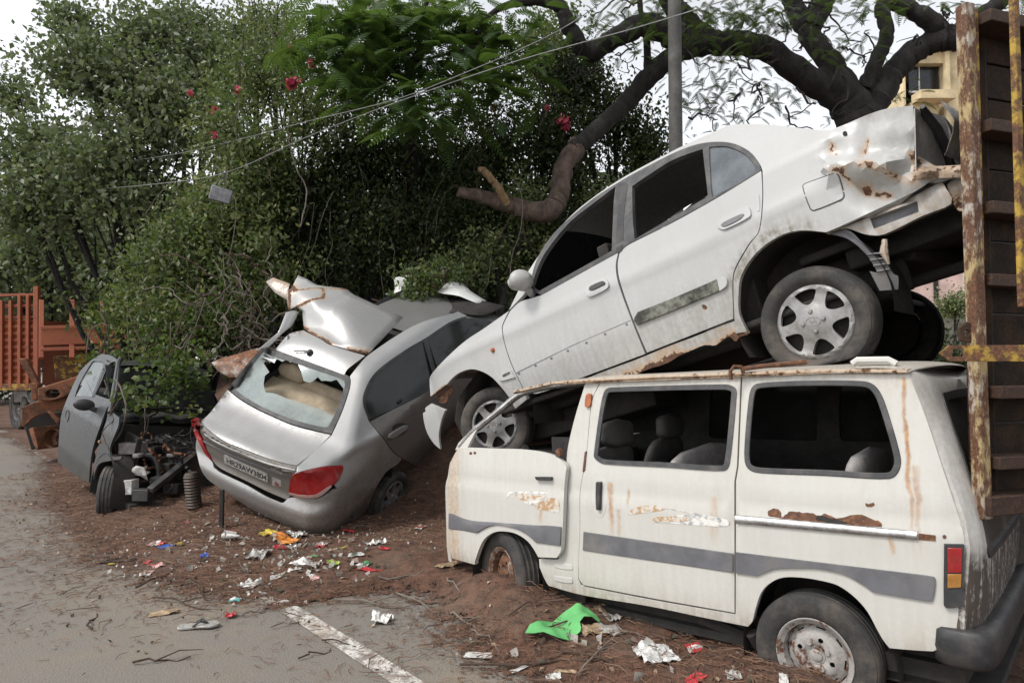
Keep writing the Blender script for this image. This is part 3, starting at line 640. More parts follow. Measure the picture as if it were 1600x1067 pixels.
# rear face: a raked tailgate with a window, rounding into the sides
edge = [VF.hit(px, py, vside) for px, py in ((1419, 581), (1446, 648.7), (1475.5, 737.6), (1503, 820), (1508, 850), (1507, 950), (1500, 990))]
ez = np.array([e[2] for e in edge][::-1]); ex = np.array([e[0] for e in edge][::-1])
xr = lambda z: float(np.interp(z, ez, ex))
def rear(y, z):
    t = min(1, max(0, min(y - .0, W_ - y) / .16)); return (xr(z) + .055 * (1 - (1 - t) ** 2.2) + .01 * math.sin(math.pi * y / W_), y + vside(0, z) * (1 - 2 * y / W_), z)
rw = [(.155, .535), (.165, .505), (.2, .49), (W_ - .2, .49), (W_ - .16, .52), (W_ - .17, 1.08), (W_ - .22, 1.13), (.2, 1.13), (.155, 1.08)]
rg = MB(); rg.sheet([(0, .12), (W_, .12), (W_, zt), (0, zt)], [spl(rw, True, 3)], rear, (1, 0, 0), .004, .05, rim=.02)
MVD = m_paint('van_dirty_tail_paint', (.5, .48, .45), (.07, .055, .045), .6, grime=.8)
o = rg.build('tailgate', MVD, van); attr(o, dirt=lambda x, y, z: .3 + 1.6 * sst(.56, .42, z))
rr = MB(); rr.sheet(spl(offs(rw, -.012), True, 3), [spl(offs(rw, .02), True, 3)], lambda y, z: tuple(np.array(rear(y, z)) + (.006, 0, 0)), (1, 0, 0), .012, .05); rr.build('window_rubber', M['black'], o)
rr = MB(); rr.sheet(spl(rw, True, 3), [], lambda y, z: tuple(np.array(rear(y, z)) + (-.004, 0, 0)), (1, 0, 0), .004, .15); rr.build('window_glass', m_glass('van_tailgate_glass', (.16, .16, .15), (.15, .135, .12), .55, .15), o)
cp = MB(); cp.grid(lambda u, v: (xr(zt) - .2 + .255 * math.sin(u * math.pi / 2) - .05 * (2 * v - 1) ** 4 * u, .05 + v * (W_ - .1), zt + .03 * math.sin(math.pi * v) ** .6 + .012 - .03 * (1 - math.cos(u * math.pi / 2))), 10, 16, th=.003); o = cp.build('roof_edge', MV, van); attr(o, dirt=lambda x, y, z: .6)
hk = MB(); hk.tube([VF.w((0, 0, 0)) * 0 + np.array(q) for q in ((xr(zt) - .22, .1, zt + .03), (xr(zt) - .2, .1, zt + .045), (xr(zt) - .08, .11, zt + .04), (xr(zt) - .05, .11, zt + .02))], .016, 8); hk.build('roof_lug', MV, van)
hk = MB(); hp = VF.hit(1148, 580, -.0); hk.tube([(hp[0] + dx, .0 + dy, zt + dz) for dx, dy, dz in ((-.02, 0, -.02), (-.02, -.005, .02), (0.0, .0, .045), (.025, .02, .04), (.03, .03, .01))], .009, 8); hk.tube([(hp[0] + .02, .03, zt + .03), (hp[0] + .12, .06, zt + .04), (hp[0] + .3, .12, zt + .05)], .012, 8); hk.build('roof_hook', M['rust'], van)
# bumper wrapping round the rear corner
bx = VF.hit(1547, 990, -.03); b0 = VF.hit(1456, 990, -.012)
bz1, bz0 = VF.hit(1500, 986, -.02)[2], VF.hit(1500, 1047, -.02)[2]
bm = MB(); path = [(b0[0], .012), (b0[0] + .03, -.012), (.52, -.02), (.57, -.02), (.635, -.005), (.665, .05), (.675, .2), (.68, W_ / 2), (.675, W_ - .2), (.64, W_ + .02), (.5, W_ + .02)]
path = spl(path, False, 5)
def bmp(u, v):
    q = u * (len(path) - 1); i = min(int(q), len(path) - 2); t = q - i; a, b = np.array(path[i]), np.array(path[i + 1]); p = a + (b - a) * t; tg = b - a; n = np.array([tg[1], -tg[0]]) / (np.linalg.norm(tg) + 1e-9)
    prof = [(-.06, bz1 - .0), (-.012, bz1), (0, bz1 - .012), (.006, (bz0 + bz1) / 2), (-.004, bz0 + .015), (-.018, bz0), (-.06, bz0)]
    w = v * 6; j = min(int(w), 5); f = w - j; o_, z = [prof[j][c_] * (1 - f) + prof[j + 1][c_] * f for c_ in (0, 1)]
    return (p[0] + n[0] * o_, p[1] + n[1] * o_, z - .012 * sst(0, .12, .12 - u) * 0)
bm.grid(bmp, 60, 12); bm.build('bumper', M['black'], van, sharp=50)
# wheel arches and underbody
ub = MB(); ub.box((-.9, .7, .03), (2.7, 1.1, .1)); ub.tube([(-.6, .12, .02), (-.2, .14, -.06), (0, .16, -.05)], .03); ub.tube([(.1, .2, -.08), (.35, .22, -.05), (.5, .25, -.04)], .018); ub.tube([(-.3, .05, .03), (-.27, .1, -.06)], .03); ub.tube([(.0, .15, 0), (0, 1.3, 0)], .05, 10); ub.box((.35, .7, .0), (.4, 1.2, .1))
def archf(cx, cz, rx, rz):
    return lambda u, v: (cx + rx * math.cos(R(205 - 230 * u)), .02 + v * .32, cz + rz * math.sin(R(205 - 230 * u)))
ub.grid(archf(.0, -.03, .33, .40), 24, 4); ub.grid(archf(-1.85, .0, .30, .34), 24, 4); ub.box((0, .36, .15), (.8, .02, .7)); ub.box((-1.85, .36, .15), (.7, .02, .6))
ub.build('underbody', M['under'], van)
# seats
def seat(par, x, y, z, w=.5, lean=.25, hr=True, back=.5, mt='seat'):
    s_ = MB()
    s_.grid(lambda u, v: (x - .46 + .5 * u, y + w * (v - .5), z + .07 * (math.sin(math.pi * u) * math.sin(math.pi * v)) ** .4), 8, 8); o = s_.build('seat', M[mt], par)
    s_ = MB(); 
    def bk(u, v):
        a = 2 * math.pi * u; hw = w / 2 * (1 - .18 * v ** 2); t = .065 * (1 - .3 * v)
        k_ = (1 - abs(2 * v - 1) ** 6) ** .5 if v > .5 else 1
        return (x + lean * v * back * 1.0 + t * math.sin(a) * k_ , y + hw * math.copysign(abs(math.cos(a)) ** .5, math.cos(a)) * (k_ if v > .5 else 1), z + v * back)
    s_.grid(bk, 20, 14)
    if hr:
        def hd(u, v):
            a = 2 * math.pi * u; q = min(1, 5 * v, 5 * (1 - v)) ** .4
            return (x + lean * back + .02 + .05 * math.sin(a) * q, y + .14 * math.copysign(abs(math.cos(a)) ** .35, math.cos(a)) * q, z + back - .03 + .17 * v)
        s_.grid(hd, 16, 12)
    s_.build('backrest', M[mt], o); return o
seat(van, -1.34, .36, .42, .5, .25, True, .46, 'dark_seat'); seat(van, -1.34, 1.0, .42, .5, .25, True, .46, 'dark_seat')
seat(van, -.88, .70, .40, 1.05, .22, False, .46); seat(van, .12, .52, .42, .75, .06, False, .46)
# wheels
make_wheel(van, (0, .07, 0), (0, -1, 0), .268, .145, .160, 'steel', (M['tyre'], M['steel_rim']), label='rear wheel with bare grey steel rim')
fw = VF.hit(793, 896, .06)
make_wheel(van, (fw[0], .085, fw[2] - .0), (-.32, -1, .05), .268, .145, .158, 'steel', (M['tyre'], M['rust_rim']), label='front wheel with rust brown rim, turned and half buried')
# ---------------------------------------------------------------- white sedan lying nose-down across the van
AF = Frame(at(1266.8, 502, 3.5), -R(90 - 46.5), R(16.5))
AW = 1.60
c3 = lambda L: [(p[0] / 2.134 + 640, p[1] / 2.134 + 140, *p[2:]) for p in L]
c4 = lambda L: [(p[0] / 2.32 + 1050, p[1] / 2.32 + 140, *p[2:]) for p in L]
c5 = lambda L: [(p[0] / 4.447 + 640, p[1] / 4.447 + 480, *p[2:]) for p in L]
c6 = lambda L: [(p[0] / 4.267 + 1150, p[1] / 4.267 + 350, *p[2:]) for p in L]
CREASE = []
def aside(x, z):
    y = -.03 + max(0, .32 - z) ** 1.3 * .25 + max(0, z - .62) * .14 + max(0, z - .86) * .42
    if x < -2.35: y += ((-2.35 - max(x, -3.2)) / .6) ** 2 * .10
    if x > .35: y += ((x - .35) / .5) ** 2 * .06
    y += .008 * (fbm(x * 2.1 + 5, z * 2.1 + 3, 2, 3) - .5)
    y -= .008 * math.exp(-((z - .62) / .03) ** 2) * sst(.55, .2, x)            # shoulder crease
    k = sst(.36, .62, x) * sst(.2, .4, z)
    if k > 0:
        u, v = x * 3.1 + z * 1.2, z * 4.2 - x * 1.1
        y += k * (.05 * abs(fbm(u, v, 2, 3) - .5) * 2 - .01)
    if x > .3 and z > .15:
        for (P, w, a) in CREASE:
            m = 9
            for (ax_, az_), (bx_, bz_) in zip(P[:-1], P[1:]):
                dx, dz = bx_ - ax_, bz_ - az_; t = min(1, max(0, ((x - ax_) * dx + (z - az_) * dz) / (dx * dx + dz * dz))); m = min(m, math.hypot(x - ax_ - t * dx, z - az_ - t * dz))
            if m < w: y += 1.45 * a * (1 - m / w) ** 1.15
    return y
for L_, w_, a_ in (([(600, 240), (690, 232), (780, 212), (878, 175)], .11, .035), ([(585, 290), (690, 262), (800, 308), (890, 345)], .12, -.05), ([(620, 310), (700, 372), (830, 385)], .10, .045), ([(690, 240), (712, 150), (720, 110)], .07, .022), ([(720, 340), (800, 330), (870, 270), (885, 225)], .09, .05), ([(880, 60), (884, 240)], .05, -.03), ([(930, 250), (960, 300), (900, 350)], .08, .04), ([(790, 270), (860, 250), (930, 290)], .06, -.03), ([(640, 130), (760, 110), (870, 95)], .09, .018)):
    CREASE.append((AF.hits(c4(L_), aside), w_, a_))
asf = lambda dy=0.0: (lambda u, v: (u, aside(u, v) + dy, v))
ah = lambda pts, n=5, closed=True: AF.hits(spl(pts, closed, n), aside)
def near(polys, w):
    """distance mask to some traced lines (in the thing's own metres)"""
    L = [np.array(AF.hits(p, aside)) for p in polys]
    def f(x, z):
        m = 9
        q = np.array([x, z])
        for P in L:
            for a, b in zip(P[:-1], P[1:]):
                ab = b - a; t = min(1, max(0, ((q - a) @ ab) / (ab @ ab + 1e-9))); m = min(m, np.linalg.norm(q - a - t * ab))
        return max(0, 1 - m / w)
    return f
sedan = thing('crashed_sedan', 'white four-door sedan with crumpled rear, resting tilted nose-down on the white van', 'car', AF)
MA = m_paint('sedan_white_paint', (.40, .40, .392), (.2, .18, .15), .38, grime=.35, speck=.3)
rl_ = near([c4([(575, 290), (690, 262), (800, 310), (890, 345)]), c4([(620, 310), (700, 375), (800, 385)]), c4([(870, 230), (885, 320), (940, 300)]), c4([(690, 240), (710, 180)]), c4([(640, 340), (720, 350)]), c4([(930, 250), (960, 300)]), c4([(575, 200), (590, 235)]), c4([(870, 235), (905, 265), (880, 300)]), c4([(900, 290), (930, 320)])], .036)
grm = near([c6([(0, 380), (60, 240), (170, 110), (330, 40), (480, 20)]), c4([(340, 530), (440, 495)])], .07)
adirt = lambda x, y, z: .06 + .25 * sst(.5, .1, z) + .5 * sst(.2, .05, z) + .28 * fbm(x * 3, z * 2, 3) * sst(.75, .3, z) + 1.1 * grm(x, z) + .25 * sst(.35, .6, x)
arust = lambda x, y, z: .74 * rl_(x, z) * (.22 + fbm(x * 16, z * 16, 1) * 1.1) + .6 * sst(.1, .045, z) * fbm(x * 7, z * 7, 4) * 1.2
FEND = c5([(690, 25, 1), (600, 88), (500, 158), (400, 223), (300, 308), (200, 408), (145, 478), (139, 530), (145, 622, 1), (200, 582), (250, 545), (280, 510), (330, 465), (390, 438), (450, 432), (520, 455), (580, 495), (640, 560), (690, 625), (715, 672), (735, 705, 1), (815, 640, 1), (792, 577, 1), (710, 410), (660, 260), (641, 160), (646, 118)])
f_ = MB(); f_.sheet(ah(FEND, 4), [], asf(), th=.003, res=.035, rim=.03); o = f_.build('fender', MA, sedan, bevel=.0025); attr(o, dirt=adirt, rust=lambda x, y, z: arust(x, y, z) + .8 * near([c5([(150, 625), (250, 545)])], .03)(x, z)); fender = o
FRAME_OUT = [(826, 452, 1), (838, 408), (858, 374), (882, 348), (925, 312), (965, 286), (1000, 266), (1060, 236), (1100, 223.5), (1140, 223), (1170, 236), (1187, 256), (1190, 266.5, 1)]
BELT = [(1190, 266.5, 1), (1120, 309), (1050, 348), (984, 381), (968, 393.5, 1), (900, 431), (846, 461, 1)]
FDOOR = [(797, 486, 1), (812, 472), (830, 466), (846, 461, 1), (900, 431), (966, 394, 1), (962, 416.5), (966.5, 444.6), (987, 501), (1008, 553, 1), (920, 586), (840, 615), (819, 609, 1), (801, 572), (789.5, 538.5), (785.5, 516), (786.5, 507)]
fd_ = MB(); fd_.sheet(ah(FDOOR, 4), [], asf(), th=.003, res=.035, rim=.03); afd = fd_.build('front_door', MA, sedan, bevel=.0025); attr(afd, dirt=adirt, rust=arust)
RDOOR = [(968.5, 393, 1), (984, 381.5), (1050, 348.5), (1120, 309.5), (1189.5, 267, 1), (1191, 290), (1191, 312.4), (1186, 360), (1170, 381.4), (1150, 416), (1144.7, 437.4), (1146, 498, 1), (1080, 524), (1011, 551, 1), (990, 501), (970, 444.6), (965, 416.5)]
rd_ = MB(); rd_.sheet(ah(RDOOR, 4), [], asf(), th=.003, res=.035, rim=.03); ard = rd_.build('rear_door', MA, sedan, bevel=.0025); attr(ard, dirt=lambda x, y, z: adirt(x, y, z) + .35 * sst(.4, .0, abs(z - .3) * 3) * fbm(x * 3, 1.5, 2), rust=arust)
HF = [(831, 446, 1), (843, 412), (862, 381), (893, 345), (926, 319), (962, 291.5, 1), (959, 318), (956, 392, 1), (900, 423), (842, 455, 1)]
HR = [(988, 291, 1), (1015, 273), (1052, 250), (1098, 233, 1), (1101, 260), (1106.5, 307, 1), (1050, 340), (992, 374, 1), (989, 340)]
HQ = [(1108.5, 230, 1), (1136, 229.5), (1162, 240), (1178, 257), (1181, 268, 1), (1149, 288), (1113, 308.5, 1), (1110, 270)]
hf, hr, hq = ah(HF, 4), ah(HR, 4), ah(HQ, 4)
wf_ = MB(); wf_.sheet(ah(FRAME_OUT + BELT[1:], 4), [hf, hr, hq], asf(-.003), th=.004, res=.035, rim=.03); o = wf_.build('window_frame', M['rubber'], sedan, bevel=.002)
q_ = MB(); q_.sheet(offs(hq, -.004), [], asf(.006), th=.003, res=.1); q_.build('quarter_glass', m_glass('quarter_glass', (.25, .28, .3), (.4, .43, .46), .35, .04), o)  # pale bluish film colour stands in for sky reflected in the pane
sb = MB()
for pts in (c3([(690, 322), (712, 312), (728, 316), (716, 420), (712, 530), (690, 542), (694, 420)]),):
    sb.sheet(ah(pts, 3), [], asf(-.006), th=.003, res=.06)
sb.build('pillar_trim', M['black'], o, bevel=.001)
SIL = [(795, 485, 1), (808, 458), (820, 433), (851, 386), (884, 345.5), (921, 313), (977, 275.5), (1061, 231), (1108, 209.5), (1136, 197.5), (1158, 194), (1201, 195), (1265, 201.5), (1291, 204), (1317, 196), (1352, 181), (1386, 170), (1427, 165, 1)]
QR = [(1430, 205), (1429, 239, 1), (1470, 262), (1516, 259, 1), (1512, 268, 1), (1464, 279), (1429, 300), (1373, 326), (1317, 352), (1291, 363, 1), (1255, 360), (1227, 365), (1204, 377), (1185, 392), (1169, 411), (1157, 434), (1154, 460), (1155, 490), (1167, 518, 1), (1150, 521, 1), (1147.5, 498, 1), (1146, 437.4), (1152, 416), (1172, 381.4), (1187, 360), (1192.5, 312.4), (1191.5, 267, 1)]
ab = MB(); ab.sheet(ah(SIL + QR + [tuple(p) for p in FRAME_OUT[::-1][1:]], 4), [], asf(), th=.003, res=.03, rim=.03); abody = ab.build('body', MA, sedan, bevel=.0022, sharp=30); attr(abody, dirt=adirt, rust=arust)
SILL = [(905, 594, 1), (920, 589), (1009, 555, 1), (1080, 527), (1147, 501, 1), (1152, 522, 1), (1166, 517, 1), (1168, 522), (1155, 526), (1148, 533), (1138, 526), (1128, 531), (1115, 540), (1100, 539), (1060, 556), (1040, 568), (1015, 576), (968, 593), (912, 606, 1)]
sl_ = MB(); sl_.sheet(AF.hits(rag(spl(SILL, True, 4), .5, 2), aside), [], asf(.008), th=.003, res=.04, rim=.03); o = sl_.build('sill', MA, sedan); attr(o, dirt=lambda x, y, z: .7, rust=lambda x, y, z: arust(x, y, z) + .55 * fbm(x * 9, z * 9, 2))
# tops: hood, windscreen, roof, rear window, trunk lid
sil = AF.hits(spl(SIL, False, 5), aside); hood_l = AF.hits(spl(c5([(139, 530), (145, 478), (200, 408), (300, 308), (400, 223), (500, 158), (600, 88), (690, 25)]), False, 4), aside)
def lofted(line, crown, inset=0., nu=24, nv=20, noise=0., sink=0.):
    L = np.array(line); d = np.concatenate([[0], np.cumsum(np.linalg.norm(np.diff(L, axis=0), axis=1))]); d /= d[-1]
    def f(u, v):
        x, z = np.interp(u, d, L[:, 0]), np.interp(u, d, L[:, 1]); y0 = aside(x, z) + .001 + inset; y1 = AW - y0
        s = 1 - (2 * v - 1) ** 2
        return (x, y0 + (y1 - y0) * v, z + crown * s ** .8 - .004 + noise * s * (fbm(x * 5, v * 7, 3) - .5) - sink * s)
    g = MB(); g.grid(f, nu, nv, th=.003); return g
i_ = lambda px: min(range(len(sil)), key=lambda k: abs(AF.hit(px[0], px[1], aside)[0] - sil[k][0]))
iA, iR, iC, iT = i_((868, 364)), i_((1158, 194)), i_((1285, 204)), len(sil) - 1
o = lofted(hood_l, .05, .01).build('hood', MA, sedan); attr(o, dirt=lambda x, y, z: .6)
lofted(sil[:iA + 1], .06).build('windscreen', M['dark_glass'], sedan)
o = lofted(sil[iA:iR + 1], .05).build('roof', MA, sedan); attr(o, dirt=lambda x, y, z: .5)
lofted(sil[iR:iC + 1], .05).build('rear_window', M['dark_glass'], sedan)
o = lofted(sil[iC:], .03, 0, 24, 24, .12, .02).build('trunk_lid', MA, sedan); attr(o, dirt=lambda x, y, z: .7, rust=lambda x, y, z: .5 * fbm(x * 6, y * 6, 1))
# far side
far = MB(); L_ = AF.hits([(795, 485), (884, 345.5), (977, 275.5), (1108, 209.5), (1201, 195), (1291, 204), (1427, 165), (1429, 299), (1291, 363), (1227, 365), (1169, 411), (1155, 490), (1167, 518), (830, 642), (795, 620), (741, 577), (703, 594), (672, 619), (672, 588), (707, 550), (752, 516)], aside)
far.sheet(L_, [hf, hr, hq], lambda u, v: (u, AW - aside(u, v), v), (0, 1, 0), .004, .1); far.build('body', MA, sedan)
fg = MB(); fg.sheet(hf, [], lambda u, v: (u, AW - aside(u, v) - .002, v), (0, 1, 0), .003, .2); fg.sheet(hr, [], lambda u, v: (u, AW - aside(u, v) - .002, v), (0, 1, 0), .003, .2); fg.sheet(hq, [], lambda u, v: (u, AW - aside(u, v) - .002, v), (0, 1, 0), .003, .2); fg.build('door_glass', M['dark_glass'], sedan)  # far-side panes made dark so the cabin looks unlit inside
# cabin and underside
cb = MB(); cb.box((-1.05, AW / 2, .1), (2.6, AW - .12, .04)); cb.box((-.35, AW / 2, .42), (.12, AW - .35, .7)); cb.box((-1.95, AW / 2, .45), (.15, AW - .3, .65)); cb.box((-2.15, AW / 2, .35), (.5, AW - .5, .4)); cb.box((.42, AW / 2, .36), (.9, AW - .4, .05)); cb.box((.52, AW / 2, .33), (.66, AW - .5, .2)); cb.tube([(.45, .35, .24), (.6, .7, .2), (.62, 1.2, .22)], .05); cb.box((.02, AW / 2, .1), (.06, AW - .3, .08)); cb.box((.0, .38, .35), (.85, .03, .6))
cb.grid(lambda u, v: (.0 + .40 * math.cos(R(200 - 220 * u)), .02 + v * .36, .07 + .43 * math.sin(R(200 - 220 * u))), 24, 4); cb.grid(lambda u, v: (-2.40 + .37 * math.cos(R(200 - 220 * u)), .06 + v * .36, .08 + .40 * math.sin(R(200 - 220 * u))), 24, 4); cb.box((-2.4, .40, .3), (.8, .03, .6))
cb.box((-2.0, AW / 2 + .1, .03), (1.5, 1.0, .34)); cb.tube([(-2.8, .2, .12), (-2.2, .3, .06), (-1.6, .32, .08), (-.5, .3, .08)], .05); cb.tube([(-.4, .5, .05), (.2, .55, .12), (.7, .5, .1)], .035)
for q in ((-1.55, .3), (-1.55, 1.15)):
    cb.box((q[0], q[1] + .05, .33), (.5, .45, .14)); cb.box((q[0] + .25, q[1] + .05, .6), (.12, .45, .55)); cb.box((q[0] + .29, q[1] + .05, .93), (.09, .22, .16))
cb.build('underbody', M['under'], sedan, bevel=.02)
# hubs and wheels
make_wheel(sedan, (0, .12, 0), (0, -1, 0), .292, .17, .195, 'six', (M['tyre'], M['silver_cap']), flat=.232, label='rear wheel with six-spoke silver cover and flat tyre')
make_wheel(sedan, (0, AW - .12, 0), (0, 1, 0), .292, .17, .19, 'six', (M['tyre'], M['silver_cap']), flat=.25)
fwl = AF.hit(772, 664, .16)
make_wheel(sedan, (fwl[0], .20, fwl[2]), (.42, -1, -.04), .292, .17, .19, 'six', (M['tyre'], m_plain('shaded_wheel_cover', (.2, .2, .2), .5, .2, dirt=(.1, .08, .06), dirtamt=.6)), label='front wheel turned outwards, tyre off its rim')  # darker, dirtier cover colour stands for the dimness of the front arch
# rear end: inner panel, liner, lamp recess, gasket
ip = MB(); pl_ = c4([(545, 517), (640, 483), (750, 434), (880, 374), (965, 330), (985, 350), (1005, 408), (900, 452), (760, 520), (690, 520), (620, 498)])
ip.sheet(ah(pl_, 3), [ah(c4([(707, 462, 1), (880, 398, 1), (886, 438, 1), (722, 500, 1)]), 3)], asf(.045), th=.004, res=.04, rim=.05); o = ip.build('rear_inner_panel', MA, sedan, bevel=.003); attr(o, dirt=lambda x, y, z: .75, rust=lambda x, y, z: .25 + .4 * fbm(x * 9, z * 9, 2) * sst(.75, .9, x))
ip = MB(); ip.sheet(ah(c4([(700, 455, 1), (886, 392, 1), (890, 444, 1), (716, 506, 1)]), 3), [], asf(.075), th=.004, res=.05); ip.build('air_vent', M['grey_plastic'], sedan)
ip = MB(); ip.sheet(ah(c6([(600, 58, 1), (650, 38), (705, 25), (755, 48), (800, 95), (850, 145), (905, 205), (960, 225), (1015, 305), (1035, 330), (1062, 345), (1062, 432, 1), (935, 440, 1), (868, 308, 1), (925, 322, 1), (895, 270), (850, 200), (765, 120), (690, 78)]), 3), [], asf(.055), th=.01, res=.04)
for k in range(4):
    a, b = c6([(852 + 22 * k, 195 + 38 * k), (962 + 16 * k, 185 + 36 * k)]); pa, pb = [AF.hit(*p, aside) for p in (a, b)]; ip.tube([np.array(pa) + (0, .05, 0), np.array(pb) + (0, .05, 0)], .006, 6)
ip.build('wheel_arch_liner', M['grey_plastic'], sedan, bevel=.003)
ip = MB(); e0 = AF.hit(*c4([(765, 540)])[0], aside); e1 = AF.hit(*c4([(780, 630)])[0], aside); ip.tube([np.array(e0) + (0, .03, 0), (np.array(e0) + np.array(e1)) / 2 + (-.01, .02, 0), np.array(e1) + (0, .03, 0)], [.012, .02, .006], 8); o = ip.build('bracket', MA, sedan); attr(o, rust=lambda x, y, z: .4)
xe_ = AF.hit(1428, 190, aside)[0]
_ez = [AF.hit(1428.5, q, aside) for q in (262, 239, 215, 190, 167)]
xez = lambda z: float(np.interp(z, [e[2] for e in _ez], [e[0] for e in _ez]))
def rearface(y, z): return (xez(z) + .004 + .07 * sst(0, .35, y) + .04 * (fbm(y * 6, z * 6, 1) - .4) * sst(0, .08, y), aside(xez(z), z) + y, z)
zt_, zb_ = AF.hit(1427, 167, aside)[2], AF.hit(1470, 262, aside)[2]
rf = MB(); rf.sheet([(-.005, zb_ - .02), (AW - .1, zb_ - .02), (AW - .1, zt_ - .03), (.3, zt_ + .0), (0, zt_ - .01)], [], rearface, (1, 0, 0), .004, .05); o = rf.build('rear_panel', MA, sedan); attr(o, dirt=lambda x, y, z: .55, rust=lambda x, y, z: .35 * fbm(y * 8, z * 8, 3))
g_ = MB(); zz = zt_
gp = [np.array(rearface(y, z)) + (.03, 0, 0) for y, z in ((.01, zt_ - .015), (.06, zt_ - .03), (.14, zt_ - .1), (.2, zt_ - .17), (.26, zt_ - .24), (.5, zt_ - .27), (1.2, zt_ - .27))]
g_.tube(gp, [.012, .02, .024, .024, .02, .02, .02], 8); g_.build('trunk_seal', M['black'], sedan)
tp = MB(); tp.grid(lambda u, v: tuple(np.array(rearface(.1 + .5 * u, zt_ + .02 - .24 * v - .1 * u)) + (.05 + .05 * math.sin(3 * v) + .03 * fbm(u * 5, v * 5, 2), .06 * v, 0)), 14, 12, th=.003); o = tp.build('torn_panel', MA, sedan); attr(o, dirt=lambda x, y, z: .8, rust=lambda x, y, z: .45 * fbm(y * 9, z * 9, 1) + .4 * sst(zt_ - .04, zt_ + .02, z))
bp = MB(); pt = [AF.hit(*p, aside) for p in c4([(985, 350), (1040, 330), (1085, 300)])]
bp.grid(lambda u, v: tuple(np.array(AF.hit(1429 + 92 * u, 262 + 18 * v - 4 * u, aside)) + (0, -.02 * math.sin(math.pi * v), 0)), 12, 4, th=.003); o = bp.build('bumper_support', MA, sedan); attr(o, dirt=lambda x, y, z: .7, rust=lambda x, y, z: .45)
for k, L in enumerate(([(985, 335), (1050, 300), (1085, 310), (1090, 390), (1040, 430), (1010, 410)],)):
    bp = MB(); bp.sheet(ah(c4(L), 3), [], lambda u, v: (u, aside(u, v) + .05 + .05 * fbm(u * 20, v * 20, 2), v), th=.004, res=.02); o = bp.build('crushed_end', MA, sedan, sharp=25); attr(o, dirt=lambda x, y, z: .9, rust=lambda x, y, z: .5 * fbm(x * 20, z * 20, 2) + .15)
# front bumper remnant and broken lamp corner
fb = MB(); fb.sheet(ah(c5([(92, 735, 1), (112, 722, 1), (108, 700), (150, 668, 1), (200, 695), (247, 716, 1), (222, 780), (205, 860), (204, 920), (214, 988, 1), (170, 950), (125, 880), (100, 800)]), 3), [], asf(.0), th=.004, res=.04, rim=.02); o = fb.build('front_bumper', MA, sedan, bevel=.003); attr(o, dirt=lambda x, y, z: .1)
fb = MB(); fb.sheet(ah(c5([(150, 622, 1), (250, 545, 1), (258, 575), (215, 660), (160, 665, 1), (165, 640)]), 3), [], lambda u, v: (u, aside(u, v) + .03 + .06 * fbm(u * 22, v * 22, 1), v), th=.004, res=.02); fb.build('broken_lamp_mount', M['rust'], sedan, sharp=25)
dk = MB(); dk.sheet(ah(c5([(150, 640, 1), (250, 500, 1), (450, 480, 1), (560, 620, 1), (480, 1000, 1), (225, 1000, 1), (130, 800, 1)]), 2), [], asf(.3), th=.05, res=.2); dk.build('arch_shade_plate', M['under'], sedan)  # dark plate added for the shaded depth between bumper remnant and wheel
# fittings
def aplate(name, pts, par, mat, th=.01, dy=-.01, bev=.003, n=4):
    s_ = MB(); s_.sheet(ah(pts, n), [], asf(dy), th=th, res=.05); return s_.build(name, M[mat] if isinstance(mat, str) else mat, par, bevel=bev)
o = aplate('fuel_flap', c4([(477, 352), (492, 340), (588, 308), (604, 318), (622, 385), (610, 400), (517, 437), (502, 426)]), abody, MA, .006, -.005, .002)
fl = ah(c4([(477, 352), (492, 340), (588, 308), (604, 318), (622, 385), (610, 400), (517, 437), (502, 426)]), 4); s_ = MB(); s_.sheet(offs(fl, -.006), [offs(fl, -.001)], asf(-.0012), th=.001, res=.1); s_.build('fuel_flap_gap', M['rubber'], abody)
h1 = aplate('door_handle', c3([(588, 668), (598, 652), (648, 630), (662, 637), (663, 662), (612, 690), (596, 688)]), afd, MA, .012, -.012)
aplate('handle_lever', c3([(604, 668), (608, 656), (648, 639), (656, 648), (618, 668)]), h1, 'black', .01, -.02, .003)
h2 = aplate('door_handle', c4([(168, 488), (180, 470), (268, 426), (284, 432), (284, 462), (195, 507), (172, 503)]), ard, MA, .012, -.012)
aplate('handle_lever', c4([(182, 492), (200, 478), (258, 452), (266, 458), (240, 478), (196, 498)]), h2, 'grey_plastic', .008, -.018, .003)
aplate('door_latch_plate', c4([(306, 388), (316, 382), (319, 436), (309, 440)]), ard, MA, .004, -.004, .001)
M['mossy'] = m_plain('mossy_moulding', (.028, .03, .021), .7, var=.4, scale=18, dirt=(.3, .3, .25), dirtamt=.55)
mo = aplate('door_moulding', c3([(765, 742, 1), (900, 688), (1030, 632, 1), (1038, 672, 1), (900, 730), (762, 786, 1), (752, 768)]), ard, 'mossy', .016, -.016, .004)
aplate('moulding_end', c3([(1030, 632, 1), (1050, 625), (1062, 634), (1060, 655), (1038, 673, 1)]), mo, MA, .017, -.017, .004)
gv = MB(); gv.sheet(ah(c3([(356, 943, 1), (545, 851, 1), (738, 768, 1), (738.5, 770, 1), (545, 853.5, 1), (357, 946, 1)]), 2), [], asf(-.001), th=.001, res=.1)
for q in ((365, 938), (420, 911), (473, 887), (528, 862), (590, 835), (652, 806), (724, 774)): gv.sheet(ah(c3(circ(q[0], q[1] + 9, 4.2, 8)), 1), [], asf(-.0022), th=.002, res=.2)
gv.build('moulding_groove', M['grey_plastic'], afd)
mk = MB(); mc = AF.hit(770.4, 547, aside); mk.lathe([(.001, .02), (.012, .018), (.018, .006), (.02, -.005)], mc, (0, -1, 0), 16); mk.build('side_marker', M['orange_lens'], fender)
